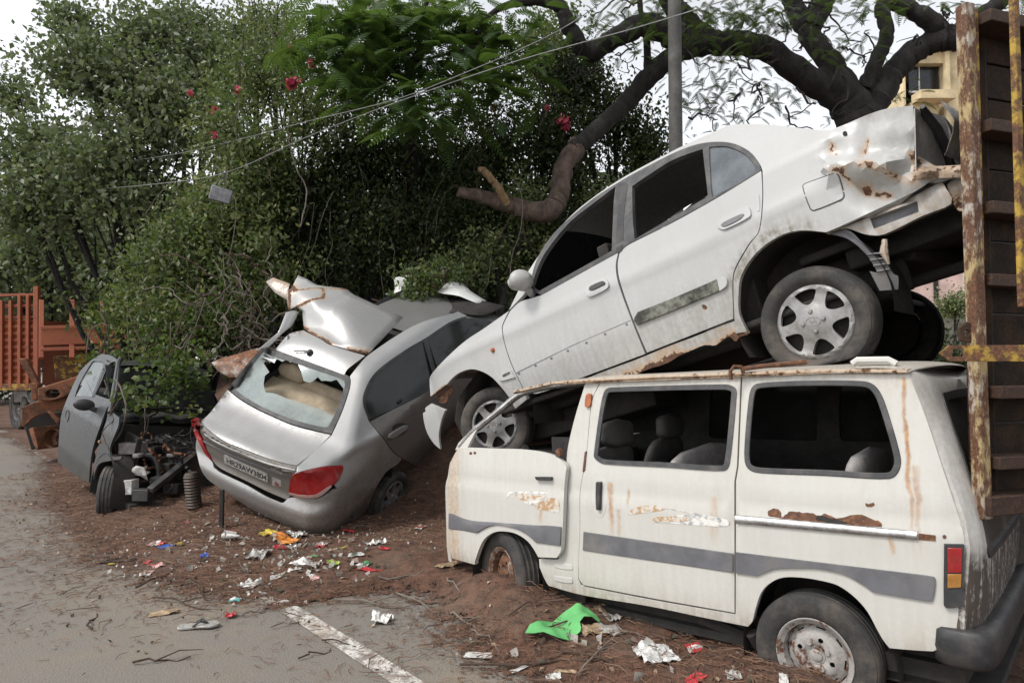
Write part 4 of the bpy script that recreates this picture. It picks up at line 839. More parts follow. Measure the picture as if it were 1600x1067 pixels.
aplate('fender_trim', c5([(625, 485), (650, 460), (705, 435, 1), (722, 470, 1), (738, 488, 1), (655, 511), (632, 505)]), fender, MA, .012, -.012, .003); aplate('trim_slot', c5([(655, 470), (700, 448), (705, 460), (660, 484)]), fender, 'mossy', .004, -.014, .001)
for q in ((628, 160),):
    s_ = MB(); s_.sheet(ah(c4(circ(q[0], q[1], 9, 12)), 1), [], asf(-.002), th=.002, res=.2); s_.build('aerial_hole', M['dark'], abody)
s_ = MB(); s_.sheet(AF.hits(rag(spl(c4([(108, 782), (120, 780), (128, 792), (116, 797)]), True, 3), .4, 1), aside), [], asf(-.0012), th=.001, res=.1); s_.build('rust_spot', M['rust'], ard)
mi = MB(); mb = np.array(AF.hit(822, 452, aside))
def mir(u, v):
    a = 2 * math.pi * u; q = math.sin(math.pi * min(v, .86)) ** .55
    return tuple(mb + np.array((.055 * math.sin(a) * 0 + (.135 - .15 * v), -.10 + .105 * math.cos(a) * q, (.035 + .078 * math.sin(a) * q))))
mi.grid(mir, 28, 14); mi.tube([mb + (.03, .02, -.045), mb + (.05, -.04, -.03), mb + (.06, -.08, 0)], [.03, .026, .03], 10); o = mi.build('door_mirror', MA, sedan, sharp=60); attr(o, dirt=lambda x, y, z: .35)
# ---------------------------------------------------------------- silver sedan, tail towards the road, nose up on the bank
ZF = Frame((-2.102, 7.163, .285), R(-120.1), R(-27.2), R(-19.9))
def fZ(x, y, z):
    ay = np.abs(y)
    w = .83 - .35 * np.maximum(0, .34 - z) - .13 * nsst(.70, 1.0, z) * nsst(-.15, .45, x)
    bump = nsst(.69, .58, z)
    xr = .755 + .055 * bump - .10 * np.maximum(0, .40 - z) + .03 * nsst(.36, .46, z) * bump - .02 * nsst(.80, .93, z) * 0
    xr = xr + .02 * np.exp(-((z - .955) / .03) ** 2) - .015 * np.exp(-((z - .83) / .07) ** 2)
    r = .19 + .08 * nsst(.6, .95, z)
    qx, qy = x - (xr - r - .05 * (y / .8) ** 2), ay - (w - r)
    d = np.sqrt(np.maximum(qx, 0) ** 2 + np.maximum(qy, 0) ** 2) + np.minimum(np.maximum(qx, qy), 0) - r
    zd = .985 - .035 * (y / .75) ** 2 + .012 * np.exp(-((x - .69) / .07) ** 2)
    body = smax(d, z - zd, .045)
    wc = .79 - .57 * (z - .92); pl = (z - (1.035 + (.26 - x) * .64 - .05 * (y / .6) ** 2)) / 1.19
    cab = smax(smax(ay - wc, pl, .07), z - (1.44 - .05 * (y / .5) ** 2), .06); cab = smax(cab, .93 - z, .05)
    return smin(body, cab, .06)
d1 = lambda L: [(p[0] / 6.667 + 295, p[1] / 6.667 + 640, *p[2:]) for p in L]
d2 = lambda L: [(p[0] / 6.668 + 350, p[1] / 6.668 + 530, *p[2:]) for p in L]
d3 = lambda L: [(p[0] / 5.927 + 400, p[1] / 5.927 + 420, *p[2:]) for p in L]
d5 = lambda L: [(p[0] / 6.667 + 440, p[1] / 6.667 + 690, *p[2:]) for p in L]
silver = thing('wrecked_sedan', 'silver sedan with smashed rear window and torn roof, tail to the road', 'car', ZF)
MZ = m_paint('silver_paint', (.36, .36, .356), (.13, .105, .085), .34, .35, .3, grime=.3, runs=False)
MZD = m_paint('darker_silver_paint', (.17, .165, .16), (.12, .1, .08), .45, .3, .1, grime=.6, runs=False)  # darker copy of the silver, for trunk rear face, rear door, hidden body
zdirt = lambda x, y, z: .10 + .5 * sst(.72, .35, z) + .25 * fbm(x * 4, y * 4, 2)
def zskin(name, outer, mat, par=silver, holes=(), off=0., th=.003, res=4.5, rim=.02, n=4, bev=.002, dirt=zdirt, rust=None, sharp=38):
    s_ = MB(); skin(s_, ZF, spl(outer, True, n), [spl(h, True, 3) for h in holes], fZ, off, th, res, rim); o = s_.build(name, mat, par, bevel=bev, sharp=sharp)
    a = {'dirt': dirt}
    if rust: a['rust'] = rust
    return attr(o, **a)
LIP = d1([(128, 112, 1), (165, 172), (270, 260), (400, 340), (560, 402), (700, 460), (850, 515), (1000, 555), (1122, 580, 1)])
BASE = d2([(1112, 995, 1), (960, 962), (700, 892), (400, 762), (200, 652), (33, 527, 1)])
zskin('trunk_lid', LIP + [(491, 705)] + BASE + [(335, 636), (323, 650)], MZ, dirt=lambda x, y, z: .12 + .3 * fbm(x * 5, y * 5, 4))
TB = d1([(1125, 592, 1), (1087, 680), (1057, 780), (1050, 900), (1020, 938, 1), (800, 842), (600, 742), (330, 612), (250, 532), (190, 425, 1), (165, 330), (113, 210)])
zskin('trunk_rear_panel', [(x, y + 1.0, *k) for x, y, *k in LIP] + TB, MZD, dirt=lambda x, y, z: .55 + .3 * fbm(y * 3, z * 6, 1))
zskin('trunk_garnish', d1([(150, 318, 1), (200, 345), (400, 445), (620, 535), (830, 615), (1070, 688, 1), (1066, 712, 1), (830, 642), (620, 562), (400, 470), (200, 368), (152, 335, 1)]), M['grey_plastic'], off=.006, th=.012, rim=None, bev=.003)
zskin('trunk_garnish', d1([(165, 245, 1), (250, 310), (420, 395), (620, 475), (850, 560), (1115, 625, 1), (1110, 640, 1), (850, 577), (620, 492), (420, 412), (250, 328), (168, 262, 1)]), MZ, off=.010, th=.016, rim=None, bev=.004)
BUMP = d1([(85, 310, 1), (75, 380), (95, 500), (130, 620), (200, 722), (350, 832), (500, 932), (690, 1050)]) + d5([(0, 845), (150, 915), (280, 990), (430, 1032), (500, 1000, 1), (700, 930), (860, 870, 1), (890, 740), (930, 590), (985, 485, 1), (910, 488), (580, 488, 1), (540, 500), (430, 572), (330, 594), (100, 580), (20, 634, 1)]) + d1([(960, 968), (800, 902), (600, 784), (330, 655), (262, 602, 1), (245, 542), (180, 432), (130, 352)])
zskin('rear_bumper', BUMP, MZ, res=4, off=.004, rim=.04, dirt=lambda x, y, z: .15 + .8 * sst(.62, .3, z) + .6 * sst(.3, .8, y))  # mask rises towards the lower edge and the right-hand corner
QUART = [(546.5, 588, 1), (560, 571), (575, 555), (624, 521.5), (660, 503), (708, 489.6), (716, 487, 1), (729, 493, 1), (727, 495.6), (702.5, 504.5), (667, 527.7), (631, 549), (588.5, 581), (570.7, 609.6), (567.8, 631), (576, 657, 1), (577.5, 660), (599, 686), (613.4, 705.7), (627.7, 716.4, 1), (621, 725), (604.7, 736), (593, 752), (587.5, 762, 1), (577, 763), (527, 763, 1), (523, 757), (530, 748.5), (536.5, 733), (535.5, 726.5, 1), (504.5, 728.5), (473, 735.5), (457, 741, 1), (464, 728.5, 1), (469, 724.5), (492, 704), (518, 680, 1), (534, 645), (546, 609.5), (548, 595)]
zskin('body', QUART, MZ, res=4, rim=.02, dirt=lambda x, y, z: .1 + .75 * sst(1.0, .45, z), rust=lambda x, y, z: 0)
WOUT = d2([(36, 521, 1), (230, 275), (395, 92), (420, 80), (450, 80), (510, 96), (900, 237), (1265, 368), (1302, 390), (1316, 430), (1300, 530), (1220, 760), (1118, 985, 1), (960, 950), (700, 880), (400, 750), (200, 640)])
WIN = d2([(120, 510), (260, 320), (395, 140), (430, 135), (560, 190), (900, 300), (1200, 400), (1255, 440), (1250, 520), (1180, 720), (1090, 900), (1050, 915), (960, 900), (700, 830), (430, 720), (250, 620), (135, 540)])
HOLE = d2([(410, 250, 1), (440, 202, 1), (470, 242, 1), (555, 205, 1), (600, 232, 1), (640, 214, 1), (690, 238, 1), (735, 236, 1), (770, 262, 1), (800, 335, 1), (828, 432, 1), (890, 452, 1), (930, 432, 1), (975, 392, 1), (1012, 432, 1), (1060, 428, 1), (1110, 437, 1), (1170, 418, 1), (1205, 462, 1), (1245, 512, 1), (1222, 625, 1), (1188, 738, 1), (1135, 795, 1), (1010, 730, 1), (800, 662, 1), (640, 610, 1), (520, 560, 1), (430, 550, 1), (408, 470, 1), (420, 382, 1), (468, 338, 1)])
wfz = zskin('window_surround', WOUT, M['rubber'], holes=[WIN], off=.002, rim=.02)
GZ = m_glass('foggy_rear_glass', (.7, .75, .74), (.36, .4, .38), .62, .08); GZ2 = m_glass('clear_rear_glass', (.85, .88, .86), (.35, .36, .34), .12, .03)
zskin('rear_glass', WIN, GZ, par=wfz, holes=[HOLE], off=-.004, th=.004, rim=None, bev=0, res=8, dirt=lambda x, y, z: .3 * fbm(x * 9, y * 9, 1))
zskin('window_sticker', d2([(400, 150, 1), (420, 140, 1), (545, 205, 1), (525, 250, 1), (390, 180, 1)]), m_plain('paper_sticker', (.6, .6, .6), .7, var=.3, scale=60), par=wfz, off=.001, th=.002, rim=None, bev=0)
rlz = zskin('tail_light', d5([(110, 345), (220, 310), (430, 265), (630, 248, 1), (635, 290), (590, 390), (500, 480), (420, 545), (350, 573, 1), (200, 568), (85, 545, 1), (80, 500), (95, 400)]), M['red_lens'], off=.012, th=.03, rim=None, bev=.005)
zskin('lower_lens', d5([(86, 520, 1), (200, 545), (340, 548), (430, 500), (500, 455), (515, 470), (420, 552), (350, 578), (200, 574), (84, 548, 1)]), m_plain('clear_pink_lens', (.35, .22, .2), .25, scale=20, var=.2), par=rlz, off=.014, th=.01, rim=None, bev=.003)
zskin('tail_light', d1([(35, 112, 1), (92, 86, 1), (107, 165), (113, 260), (150, 330), (188, 420, 1), (246, 540, 1), (185, 470), (150, 400), (90, 300), (60, 225)]), M['red_lens'], off=.012, th=.03, rim=None, bev=.004, res=4)
# roof: rear skin still in place, front part torn up
zskin('roof', d3([(185, 745, 1), (285, 625), (345, 592), (440, 572, 1), (490, 600), (600, 655), (680, 705), (860, 762), (1012, 806, 1), (850, 930), (818, 985, 1), (500, 865), (200, 758)]), MZ, off=.004, rim=None, dirt=lambda x, y, z: .15, rust=lambda x, y, z: .35 * sst(-.42, -.55, x) * fbm(y * 9, x * 9, 1))
Yr = lambda p: float((ZF.w(march(ZF, [p], fZ)[0]))[1])
_ry = Yr(d3([(235, 615)])[0]); rv = [(*d3([p])[0], _ry + dd) for p, dd in (((18, 742), -.25), ((50, 721), -.2), (( 200, 592), .02), ((215, 560), .04), ((275, 405), .25), ((345, 388), .32), ((398, 402), .34), ((330, 530), .16), ((236, 606), .03), ((118, 728), -.14))]
attr(facets('roof_rail', ZF, rv, [(0, 1, 9), (1, 2, 8, 9), (2, 3, 8), (3, 7, 8), (3, 4, 7), (4, 5, 6, 7)], MZ, silver, sub=2, amp=.003, soft=1, sharp=50, th=.006), dirt=lambda *a: .2)
fv = d3([(445, 552), (490, 592), (600, 648), (690, 700), (862, 752), (1035, 795), (430, 395), (560, 350), (710, 368), (820, 418), (835, 188), (910, 242), (1362, 450), (362, 190), (620, 178), (626, 272), (505, 285), (370, 356), (390, 60), (470, 95), (562, 150), (335, 165), (90, 120), (160, 82), (312, 140), (285, 290), (175, 225), (640, 560), (300, 390), (295, 200)])
Y0 = [Yr(p) for p in fv[:6]]; yb = Y0[0]
fy = Y0 + [yb + .12, yb + .0, yb - .06, yb - .10, yb + .42, yb + .40, yb + .55, yb + .3, yb + .35, yb + .16, yb + .1, yb + .14, yb + .5, yb + .45, yb + .42, yb + .35, yb + .6, yb + .62, yb + .5, yb + .4, yb + .5, Y0[2] + .14, yb + .22, yb + .32]
fv = [(a[0], a[1], b) for a, b in zip(fv, fy)]
MZC = m_paint('torn_silver_paint', (.36, .36, .355), (.22, .18, .14), .36, .4, .15, grime=.25)
def rustline(L, w):
    P = [np.array(ZF.l(at(*fv[i]))) for i in L]
    def f(x, y, z):
        q = np.array((x, y, z)); m = 9
        for a, b in zip(P[:-1], P[1:]):
            t = min(1, max(0, (q - a) @ (b - a) / ((b - a) @ (b - a)))); m = min(m, np.linalg.norm(q - a - t * (b - a)))
        return max(0, 1 - m / w)
    return f
rl1 = [rustline(L, w) for L, w in (((0, 1, 2, 3), .07), ((8, 9), .035), ((17, 16, 15, 14), .05), ((13, 14, 10), .035), ((28, 29, 21, 13), .09), ((4, 5), .05))]
o = facets('torn_roof_panel', ZF, fv, [(0, 6, 27, 1), (1, 27, 2), (2, 27, 3), (3, 27, 4), (4, 27, 9, 5), (6, 7, 8, 27), (8, 9, 27), (9, 8, 7, 10, 11), (9, 11, 12, 5), (7, 6, 17, 16), (16, 15, 14, 10, 7), (13, 14, 15, 16, 17), (13, 18, 19, 20, 14), (14, 20, 10), (13, 21, 18), (13, 17, 28, 29, 21)], MZC, silver, sub=4, amp=.006, soft=4, sharp=50)
attr(o, dirt=lambda x, y, z: .2, rust=lambda x, y, z: max(f(x, y, z) for f in rl1) * (.55 + .5 * fbm(x * 20, y * 20, 1)))
o = facets('torn_roof_edge', ZF, fv, [(22, 23, 24, 25, 26), (24, 29, 28, 25)], MZC, silver, sub=2, amp=.006); attr(o, dirt=lambda x, y, z: .8, rust=lambda x, y, z: .1 + .45 * fbm(x * 9, z * 9, 2))
an = MB(); pa = [ZF.l(at(p[0], p[1], Yr(p) - .03)) for p in d3([(350, 762), (430, 760), (475, 766), (490, 785)])]; an.tube(pa, [.006, .007, .01, .02], 8); pb = ZF.l(at(*d3([(502, 782)])[0], Yr(d3([(502, 782)])[0]))); an.lathe([(.001, .04), (.02, .035), (.034, .01), (.036, -.01)], pb, (0, 0, 1), 12); an.build('aerial', M['black'], silver)
_sy = Yr((655, 735))
facets('sill', ZF, [(640, 722, _sy), (672, 748, _sy + .05), (730, 718, _sy + .45), (800, 640, _sy + 1.0), (800, 740, _sy + 1.0), (720, 790, _sy + .5), (662, 790, _sy + .08)], [(0, 1, 6), (1, 2, 5, 6), (2, 3, 4, 5)], M['under'], silver, sub=1, amp=.004)  # near-black sheet added below the doors for the shaded gap there
# right doors and their dark glass
zskin('rear_door', [(577.8, 659.4, 1), (610, 642), (670, 611), (740, 570), (792, 540, 1), (792, 650), (760, 700), (700, 735), (668, 752, 1), (660, 738), (649, 727.5), (629, 716, 1), (614.5, 705), (600.3, 685.5)], MZD, res=8, off=.0, dirt=lambda x, y, z: .45)
dg_ = zskin('door_glass', [(576, 656, 1), (568.5, 631), (571.5, 609.6), (589.5, 581.5), (632, 550), (668, 528.5), (703.5, 505.2), (727, 497), (760, 499.5), (800, 515, 1), (792, 538, 1), (740, 569), (670, 610), (610, 641)], M['dark_glass'], off=-.004, rim=.01, bev=0)
zskin('pillar_trim', [(661, 534, 1), (668, 529, 1), (690, 596, 1), (682, 602, 1)], M['black'], par=dg_, off=.002, th=.006, rim=None, bev=.001)
zskin('window_trim', [(576.5, 657.5, 1), (567, 631), (570, 609), (588, 580), (631, 548), (667, 526.7), (702, 503.5), (727, 494.5), (727.5, 498), (703, 507), (669, 530), (634, 551), (591, 583), (574, 610), (571, 631), (578.5, 655, 1)], M['black'], par=dg_, off=.003, th=.006, rim=None, bev=.001, res=4)
hz = zskin('handle_recess', [(613, 668), (622, 661), (634, 662), (635, 672), (628, 680), (618, 680)], M['black'], off=.001, th=.003, rim=None, bev=.001, res=4); zskin('door_handle', [(605, 683, 1), (608, 677), (630, 664), (636, 665, 1), (632, 671), (612, 684)], MZ, off=.02, th=.02, rim=None, bev=.004, res=4)
# hidden rest of the car: left side, nose, bonnet, floor, cabin lining
sh = MB()
def shell(u, v):
    x = .55 - 3.6 * u; a = R(20 + 250 * v); w = .82 - .25 * sst(.7, 1., u); z = .58 + (.36 - .08 * sst(.72, 1, u)) * math.copysign(abs(math.sin(a)) ** .5, math.sin(a)); return (x, -.0 + w * math.copysign(abs(math.cos(a)) ** .4, math.cos(a)) * -1 if False else w * -abs(math.cos(a)) ** .4 if math.cos(a) < 0 else w * abs(math.cos(a)) ** .4 * .9, z)
sh.grid(lambda u, v: (.35 - 3.4 * u, -.80 + .12 * sst(.8, 1, u), .45 + .45 * v), 12, 6); sh.grid(lambda u, v: (-1.75 - 1.35 * u, -.72 + 1.44 * v, .98 - .22 * u ** 2 - .04 * (2 * v - 1) ** 2), 10, 8); sh.grid(lambda u, v: (-3.1 + .02 * u, -.72 + 1.44 * v, .25 + .52 * u), 4, 8); sh.grid(lambda u, v: (-1.75 - 1.35 * u, .82 - .1 * sst(.4, 1, u), .25 + .7 * v - .2 * u * u * v), 8, 6)
o = sh.build('body', MZD, silver)
fl = MB(); fl.box((-1.2, .05, .3), (3.2, 1.3, .05)); fl.box((-.55, 0, .72), (.06, 1.5, .6)); fl.box((.45, 0, .45), (.5, 1.3, .3)); fl.box((-1.7, 0, .6), (.08, 1.5, .7)); fl.grid(lambda u, v: (.33 * math.cos(R(200 - 220 * u)), .80 - v * .25, .31 + .36 * math.sin(R(200 - 220 * u))), 20, 3); fl.box((0, .54, .5), (.8, .03, .5)); fl.sheet([(-1.7, .9), (.1, .9), (-.35, 1.35), (-1.5, 1.38)], [], lambda u, v: (u, -(.76 - .6 * (v - .92)), v), (0, -1, 0), .01, .3)
for q in (-.38, .38): fl.box((-1.25, q, .75), (.14, .5, .9))
fl.build('interior_lining', M['dark'], silver)
st_ = MB(); st_.grid(lambda u, v: (-.02 - .24 * u, -.62 + 1.24 * v, .93 + .04 * u), 6, 12); st_.build('parcel_shelf', M['tan_seat'], silver)
def cushion(c, d, rx=0.): 
    return lambda u, v: (c[0] + d[0] * .5 * math.copysign(abs(math.cos(2 * math.pi * u)) ** .5, math.cos(2 * math.pi * u)) * math.sin(math.pi * v) ** .4 + rx * (.5 - v), c[1] + d[1] * .5 * math.copysign(abs(math.sin(2 * math.pi * u)) ** .35, math.sin(2 * math.pi * u)) * math.sin(math.pi * v) ** .25, c[2] + d[2] * (v - .5))
st_ = MB(); st_.grid(cushion((-.33, 0, .88), (.16, 1.3, .3), .05), 28, 14); so = st_.build('rear_seat', M['tan_seat'], silver)
for y_ in (-.40, .42):
    st_ = MB(); st_.grid(cushion((-.33, y_, 1.06), (.13, .34, .19), .03), 24, 12); st_.build('headrest', M['tan_seat'], so)
st_ = MB(); st_.grid(cushion((-1.05, -.36, 1.0), (.16, .5, .6), .1), 24, 14); st_.build('front_seat', M['tan_seat'], silver)
hb = ZF.hit(609, 783, .76); make_wheel(silver, (hb[0] + .02, .735, hb[2] + .06), (0, 1, .03), .30, .17, .205, 'seven', (M['tyre'], m_plain('dark_dusty_wheel_cover', (.16, .155, .15), .5, .2, dirt=(.1, .08, .06))), label='rear wheel with dark dusty multi-spoke cover')
make_wheel(silver, (.0, -.70, .29), (0, -1, 0), .288, .17, .19, 'seven', (M['tyre'], M['silver_cap']))
# number plate, badges
pc = [march(ZF, [p], fZ)[0] for p in d1([(375, 470), (830, 660), (830, 760), (375, 540)])]
pc0 = sum(pc) / 4; ux = (pc[1] - pc[0]) + (pc[2] - pc[3]); ux /= np.linalg.norm(ux); uz = (pc[0] - pc[3]) + (pc[1] - pc[2]); uz -= ux * (uz @ ux); uz /= np.linalg.norm(uz); un = np.cross(ux, uz)
if un[0] < 0: un = -un
pw = np.linalg.norm((pc[1] - pc[0]) + (pc[2] - pc[3])) / 2; phh = np.linalg.norm((pc[0] - pc[3]) + (pc[1] - pc[2])) / 2
Mp = Matrix(((ux[0], uz[0], un[0], pc0[0] + un[0] * .012), (ux[1], uz[1], un[1], pc0[1] + un[1] * .012), (ux[2], uz[2], un[2], pc0[2] + un[2] * .012), (0, 0, 0, 1)))
pm = MB(); pm.sheet(rrect(-pw / 2, -phh / 2, pw / 2, phh / 2, .012, 3), [], lambda u, v: (u, v, 0), (0, 0, 1), .012, .1); npl = pm.build('number_plate', m_plain('dusty_plate', (.36, .35, .33), .6, scale=30, dirt=(.2, .17, .13)), silver, bevel=.002); npl.matrix_local = Mp
text_mesh('plate_characters', 'HR29AW3804', phh * .88, M['black'], npl, Matrix.Translation((.01, -.005, .001)), sx=pw * .9 / (phh * .88 * 5.9))
bp_ = [march(ZF, [p], fZ)[0] for p in d1([(940, 622), (1010, 640)])]
text_mesh('trunk_lettering', 'amaze', .05, M['chrome'], silver, Matrix(((ux[0], uz[0], un[0], bp_[0][0] + un[0] * .03), (ux[1], uz[1], un[1], bp_[0][1] + un[1] * .03), (ux[2], uz[2], un[2], bp_[0][2] + un[2] * .03), (0, 0, 0, 1))))
zskin('trunk_badge', d1([(870, 700, 1), (960, 735, 1), (960, 800, 1), (870, 790, 1)]), m_plain('grey_badge', (.3, .29, .28), .5, scale=60, var=.4), off=.002, th=.003, rim=None, bev=.001)
zskin('red_badge', d1([(895, 745), (930, 765), (940, 790), (905, 790)]), m_plain('faded_red_badge', (.25, .08, .07), .5, scale=60), off=.004, th=.003, rim=None, bev=.0, res=3)
# ---------------------------------------------------------------- road, white line, dirt verge and bank
L0 = np.array([-.42, 3.22]); LE = np.array([-.667, .745]); LN = np.array([.745, .667])
def st_of(x, y): q = np.array([x, y]) - L0; return q @ LE, q @ LN
def xy_of(s, t): return L0 + LE * s + LN * t
def n_fbm(x, y, seed, o=4):
    T = np.random.RandomState(seed).rand(64, 64); out = 0; a = .5; tot = 0
    for i in range(o):
        xi, yi = np.floor(x).astype(int), np.floor(y).astype(int); fx, fy = x - xi, y - yi; fx = fx * fx * (3 - 2 * fx); fy = fy * fy * (3 - 2 * fy)
        g = lambda p, q: T[p % 64, q % 64]
        out = out + a * ((g(xi, yi) * (1 - fx) + g(xi + 1, yi) * fx) * (1 - fy) + (g(xi, yi + 1) * (1 - fx) + g(xi + 1, yi + 1) * fx) * fy); tot += a; a *= .5; x, y = x * 2.03 + 7.1, y * 2.03 + 3.7
    return out / tot
_bd = sorted([tuple(st_of(*on_ground(px, py)[:2])) for px, py in ((820, 1066), (770, 1030), (720, 985), (660, 930), (560, 930), (470, 935), (380, 960), (300, 930), (210, 900), (150, 868), (100, 830), (86, 775), (60, 715), (0, 672))])
_bs, _bt = np.array([b[0] for b in _bd]), np.array([b[1] for b in _bd])
_vc = [VF.w((x, 0, 0)) for x in (-1.85, .02)]
def dirt_h(s, t, full=False):
    tb = np.interp(s, _bs, _bt) + (n_fbm(s * 1.3 + 9, t * 1.3 + 4, 5) - .5) * .35
    d = t - tb
    h = .006 + .03 * nsst(-.1, .6, d) + .10 * nsst(.3, 1.6, d)
    h = h + (n_fbm(s * 3 + 40, t * 3 + 40, 6, 5) - .5) * .085 * nsst(.0, .6, d) + (n_fbm(s * 14 + 40, t * 14 + 40, 7, 3) - .5) * .03 * nsst(-.05, .3, d)
    bs = np.interp(s, [-6, 1.6, 3.0, 4.5, 6.5, 12, 30], [3.3, 3.1, 2.2, 1.8, 2.3, 2.8, 2.8])
    bank = nsst(0, 2.3, t - bs) * 1.15 + nsst(2, 5, t - bs) * .5 * n_fbm(s * .4 + 5, t * .4 + 5, 8)
    return (h + bank, d) if full else h + bank
def ground_z(x, y):
    s, t = st_of(x, y); return max(.0, float(dirt_h(np.array([s]), np.array([t]))[0]) + sum(k[2] * math.exp(-((x - k[0]) ** 2 + (y - k[1]) ** 2) / k[3] ** 2) for k in MOUNDS))
# heaps of soil against the van's wheels and the tail of the silver car
_fw = VF.w((-1.75, -.02, 0)); _rw = VF.w((.02, -.1, 0))
MOUNDS = [(_fw[0] + .02, _fw[1] - .12, .13, .42), (_fw[0] - .45, _fw[1] + .2, .12, .5), (_rw[0] - .12, _rw[1] - .02, .10, .34), (_rw[0] - .6, _rw[1] + .4, .08, .5), (-1.15, 6.45, -.26, .7), (-1.75, 5.7, -.11, .5), (-2.5, 7.6, .3, .6)]
k = NT('asphalt'); v = k.n('ShaderNodeTexVoronoi'); v.inputs['Scale'].default_value = 95; k.t.links.new(k.co.outputs['Object'], v.inputs['Vector'])
n1, n2, n3 = k.noise(.55, 6, .6), k.noise(4, 7, .65), k.noise(150, 3, .6)
c = k.mix(k.ss(n3, .3, .7), (.115, .103, .089), (.21, .19, .165)); c = k.mix(k.math('MULTIPLY', k.ss(v.outputs['Distance'], .05, .35, 1., 0.), .35), c, (.27, .25, .22))
c = k.mix(k.math('MULTIPLY', k.ss(k.math('ADD', n1, k.math('MULTIPLY', n2, .35)), .6, .85), .55), c, (.22, .175, .125)); c = k.mix(k.math('MULTIPLY', k.ss(n2, .55, .75), .4), c, (.11, .08, .06))
M['asphalt'] = k.done(k.bsdf(c, .9, 0, k.bump(k.math('ADD', n3, k.math('MULTIPLY', v.outputs['Distance'], .8)), .6, .004)))
g = MB(); g.grid(lambda u, v: (-400 + 800 * u, -300 + 900 * v, 0), 4, 4); tag(g.build('road', M['asphalt'], smooth=False), kind='structure')
k = NT('road_paint'); n1, n2 = k.noise(10, 8, .75), k.noise(70, 4, .7); n3 = k.noise(1.7, 4)
c = k.mix(k.ss(k.math('ADD', k.math('MULTIPLY', n1, .75), k.math('MULTIPLY', n2, .3)), .46, .58), (.55, .53, .49), (.2, .18, .16)); c = k.mix(k.math('MULTIPLY', k.ss(n3, .45, .7), .55), c, (.34, .27, .2))
M['line'] = k.done(k.bsdf(c, .8, 0, k.bump(n2, .3, .003)))
ln = MB(); ln.grid(lambda u, v: (*xy_of(-6 + 60 * u, -.065 + .12 * v + .01 * (fbm(u * 600, v * 2 * 2, 2) - .5) * (1 if v in (0, 1) else 0)), .004), 700, 2); tag(ln.build('road_marking', M['line']), kind='structure')
S_, T_ = np.meshgrid(np.concatenate([np.arange(-6, 8.5, .06), np.arange(8.5, 34, .3)]), np.concatenate([np.arange(-3.2, 4, .06), np.arange(4, 30, .4)]), indexing='ij')
H_, D_ = dirt_h(S_, T_, True); X_ = L0[0] + LE[0] * S_ + LN[0] * T_; Y_ = L0[1] + LE[1] * S_ + LN[1] * T_
for mx, my, mh, mr in MOUNDS: H_ = H_ + mh * nsst(0, .4, D_) * np.exp(-((X_ - mx) ** 2 + (Y_ - my) ** 2) / mr ** 2)
H_ = np.maximum(H_, .006); ni, nj = S_.shape; idx = np.arange(ni * nj).reshape(ni, nj)
q = np.stack([idx[:-1, :-1], idx[1:, :-1], idx[1:, 1:], idx[:-1, 1:]], -1).reshape(-1, 4); keep = (D_.ravel()[q] > -1.1).any(1)
dm = MB(); dm.add(np.stack([X_.ravel(), Y_.ravel(), H_.ravel()], 1), [tuple(f[::-1]) for f in q[keep]])
k = NT('brown_soil'); n1, n2, n3 = k.noise(1.6, 6, .65), k.noise(11, 8, .7), k.noise(90, 5, .7); nd = k.noise(60, 4, .7, stretch=(1, .12, 1)); ne = k.noise(60, 4, .7, stretch=(.15, 1, 1))
c = k.mix(k.ss(n2, .35, .65), (.055, .026, .016), (.14, .068, .041)); c = k.mix(k.math('MULTIPLY', k.ss(n1, .45, .7), .5), c, (.16, .115, .085)); c = k.mix(k.math('MULTIPLY', k.ss(k.math('MAXIMUM', nd, ne), .58, .72), .6), c, (.21, .12, .075)); c = k.mix(k.math('MULTIPLY', k.ss(n3, .62, .75), .35), c, (.3, .24, .18))
ed = k.att('edge'); gr = k.noise(55, 5, .75); al = k.ss(k.math('SUBTRACT', k.math('ADD', ed, k.math('MULTIPLY', k.math('SUBTRACT', n2, .5), .9)), gr), -.02, .02)
M['soil'] = k.done(k.bsdf(c, .95, 0, k.bump(k.math('ADD', k.math('ADD', n3, k.math('MULTIPLY', n2, 1.5)), k.math('ADD', nd, ne)), .9, .012), alpha=al))
dvo = dm.build('dirt_verge', M['soil'], sharp=180); tag(dvo, kind='structure')
ea = dvo.data.attributes.new('edge', 'FLOAT', 'POINT'); ea.data.foreach_set('value', np.interp(D_.ravel(), [-1.1, -.35, 0, .25, .5], [-.1, .3, .5, .75, 1.3]).astype(np.float32))
# ---------------------------------------------------------------- grey hatchback with its front torn open
HFR = Frame((-3.781, 7.612, -.128), R(137.25), R(7.66), R(6.3))
c9 = lambda L: [(p[0] / 3.811 + 80, p[1] / 3.811 + 540, *p[2:]) for p in L]
def hside(x, z): return .745 - .25 * max(0, .4 - z) - max(0, z - .9) * .42 - .03 * max(0, .35 - x)
hsf = lambda dy=0.: (lambda u, v: (u, hside(u, v) + dy, v))
hh = lambda pts, n=4: HFR.hits(spl(pts, True, n), hside)
hatch = thing('wrecked_hatchback', 'dark grey hatchback with bare engine bay and creepers over its roof', 'car', HFR)
MH = m_paint('grey_paint', (.024, .026, .031), (.07, .066, .058), .4, .15, .12, grime=.4, runs=False)
hd = lambda x, y, z: .05 + .5 * sst(.6, .25, z) + .3 * fbm(x * 4, z * 4, 2)
def hp_(name, pts, mat, par=hatch, holes=(), dy=0., th=.003, rim=.02, res=.05, bev=.002, n=4):
    s_ = MB(); s_.sheet(hh(c9(pts), n), [hh(c9(h), n) for h in holes], hsf(dy), (0, 1, 0), th, res, rim=rim); return attr(s_.build(name, M[mat] if isinstance(mat, str) else mat, par, bevel=bev), dirt=hd)
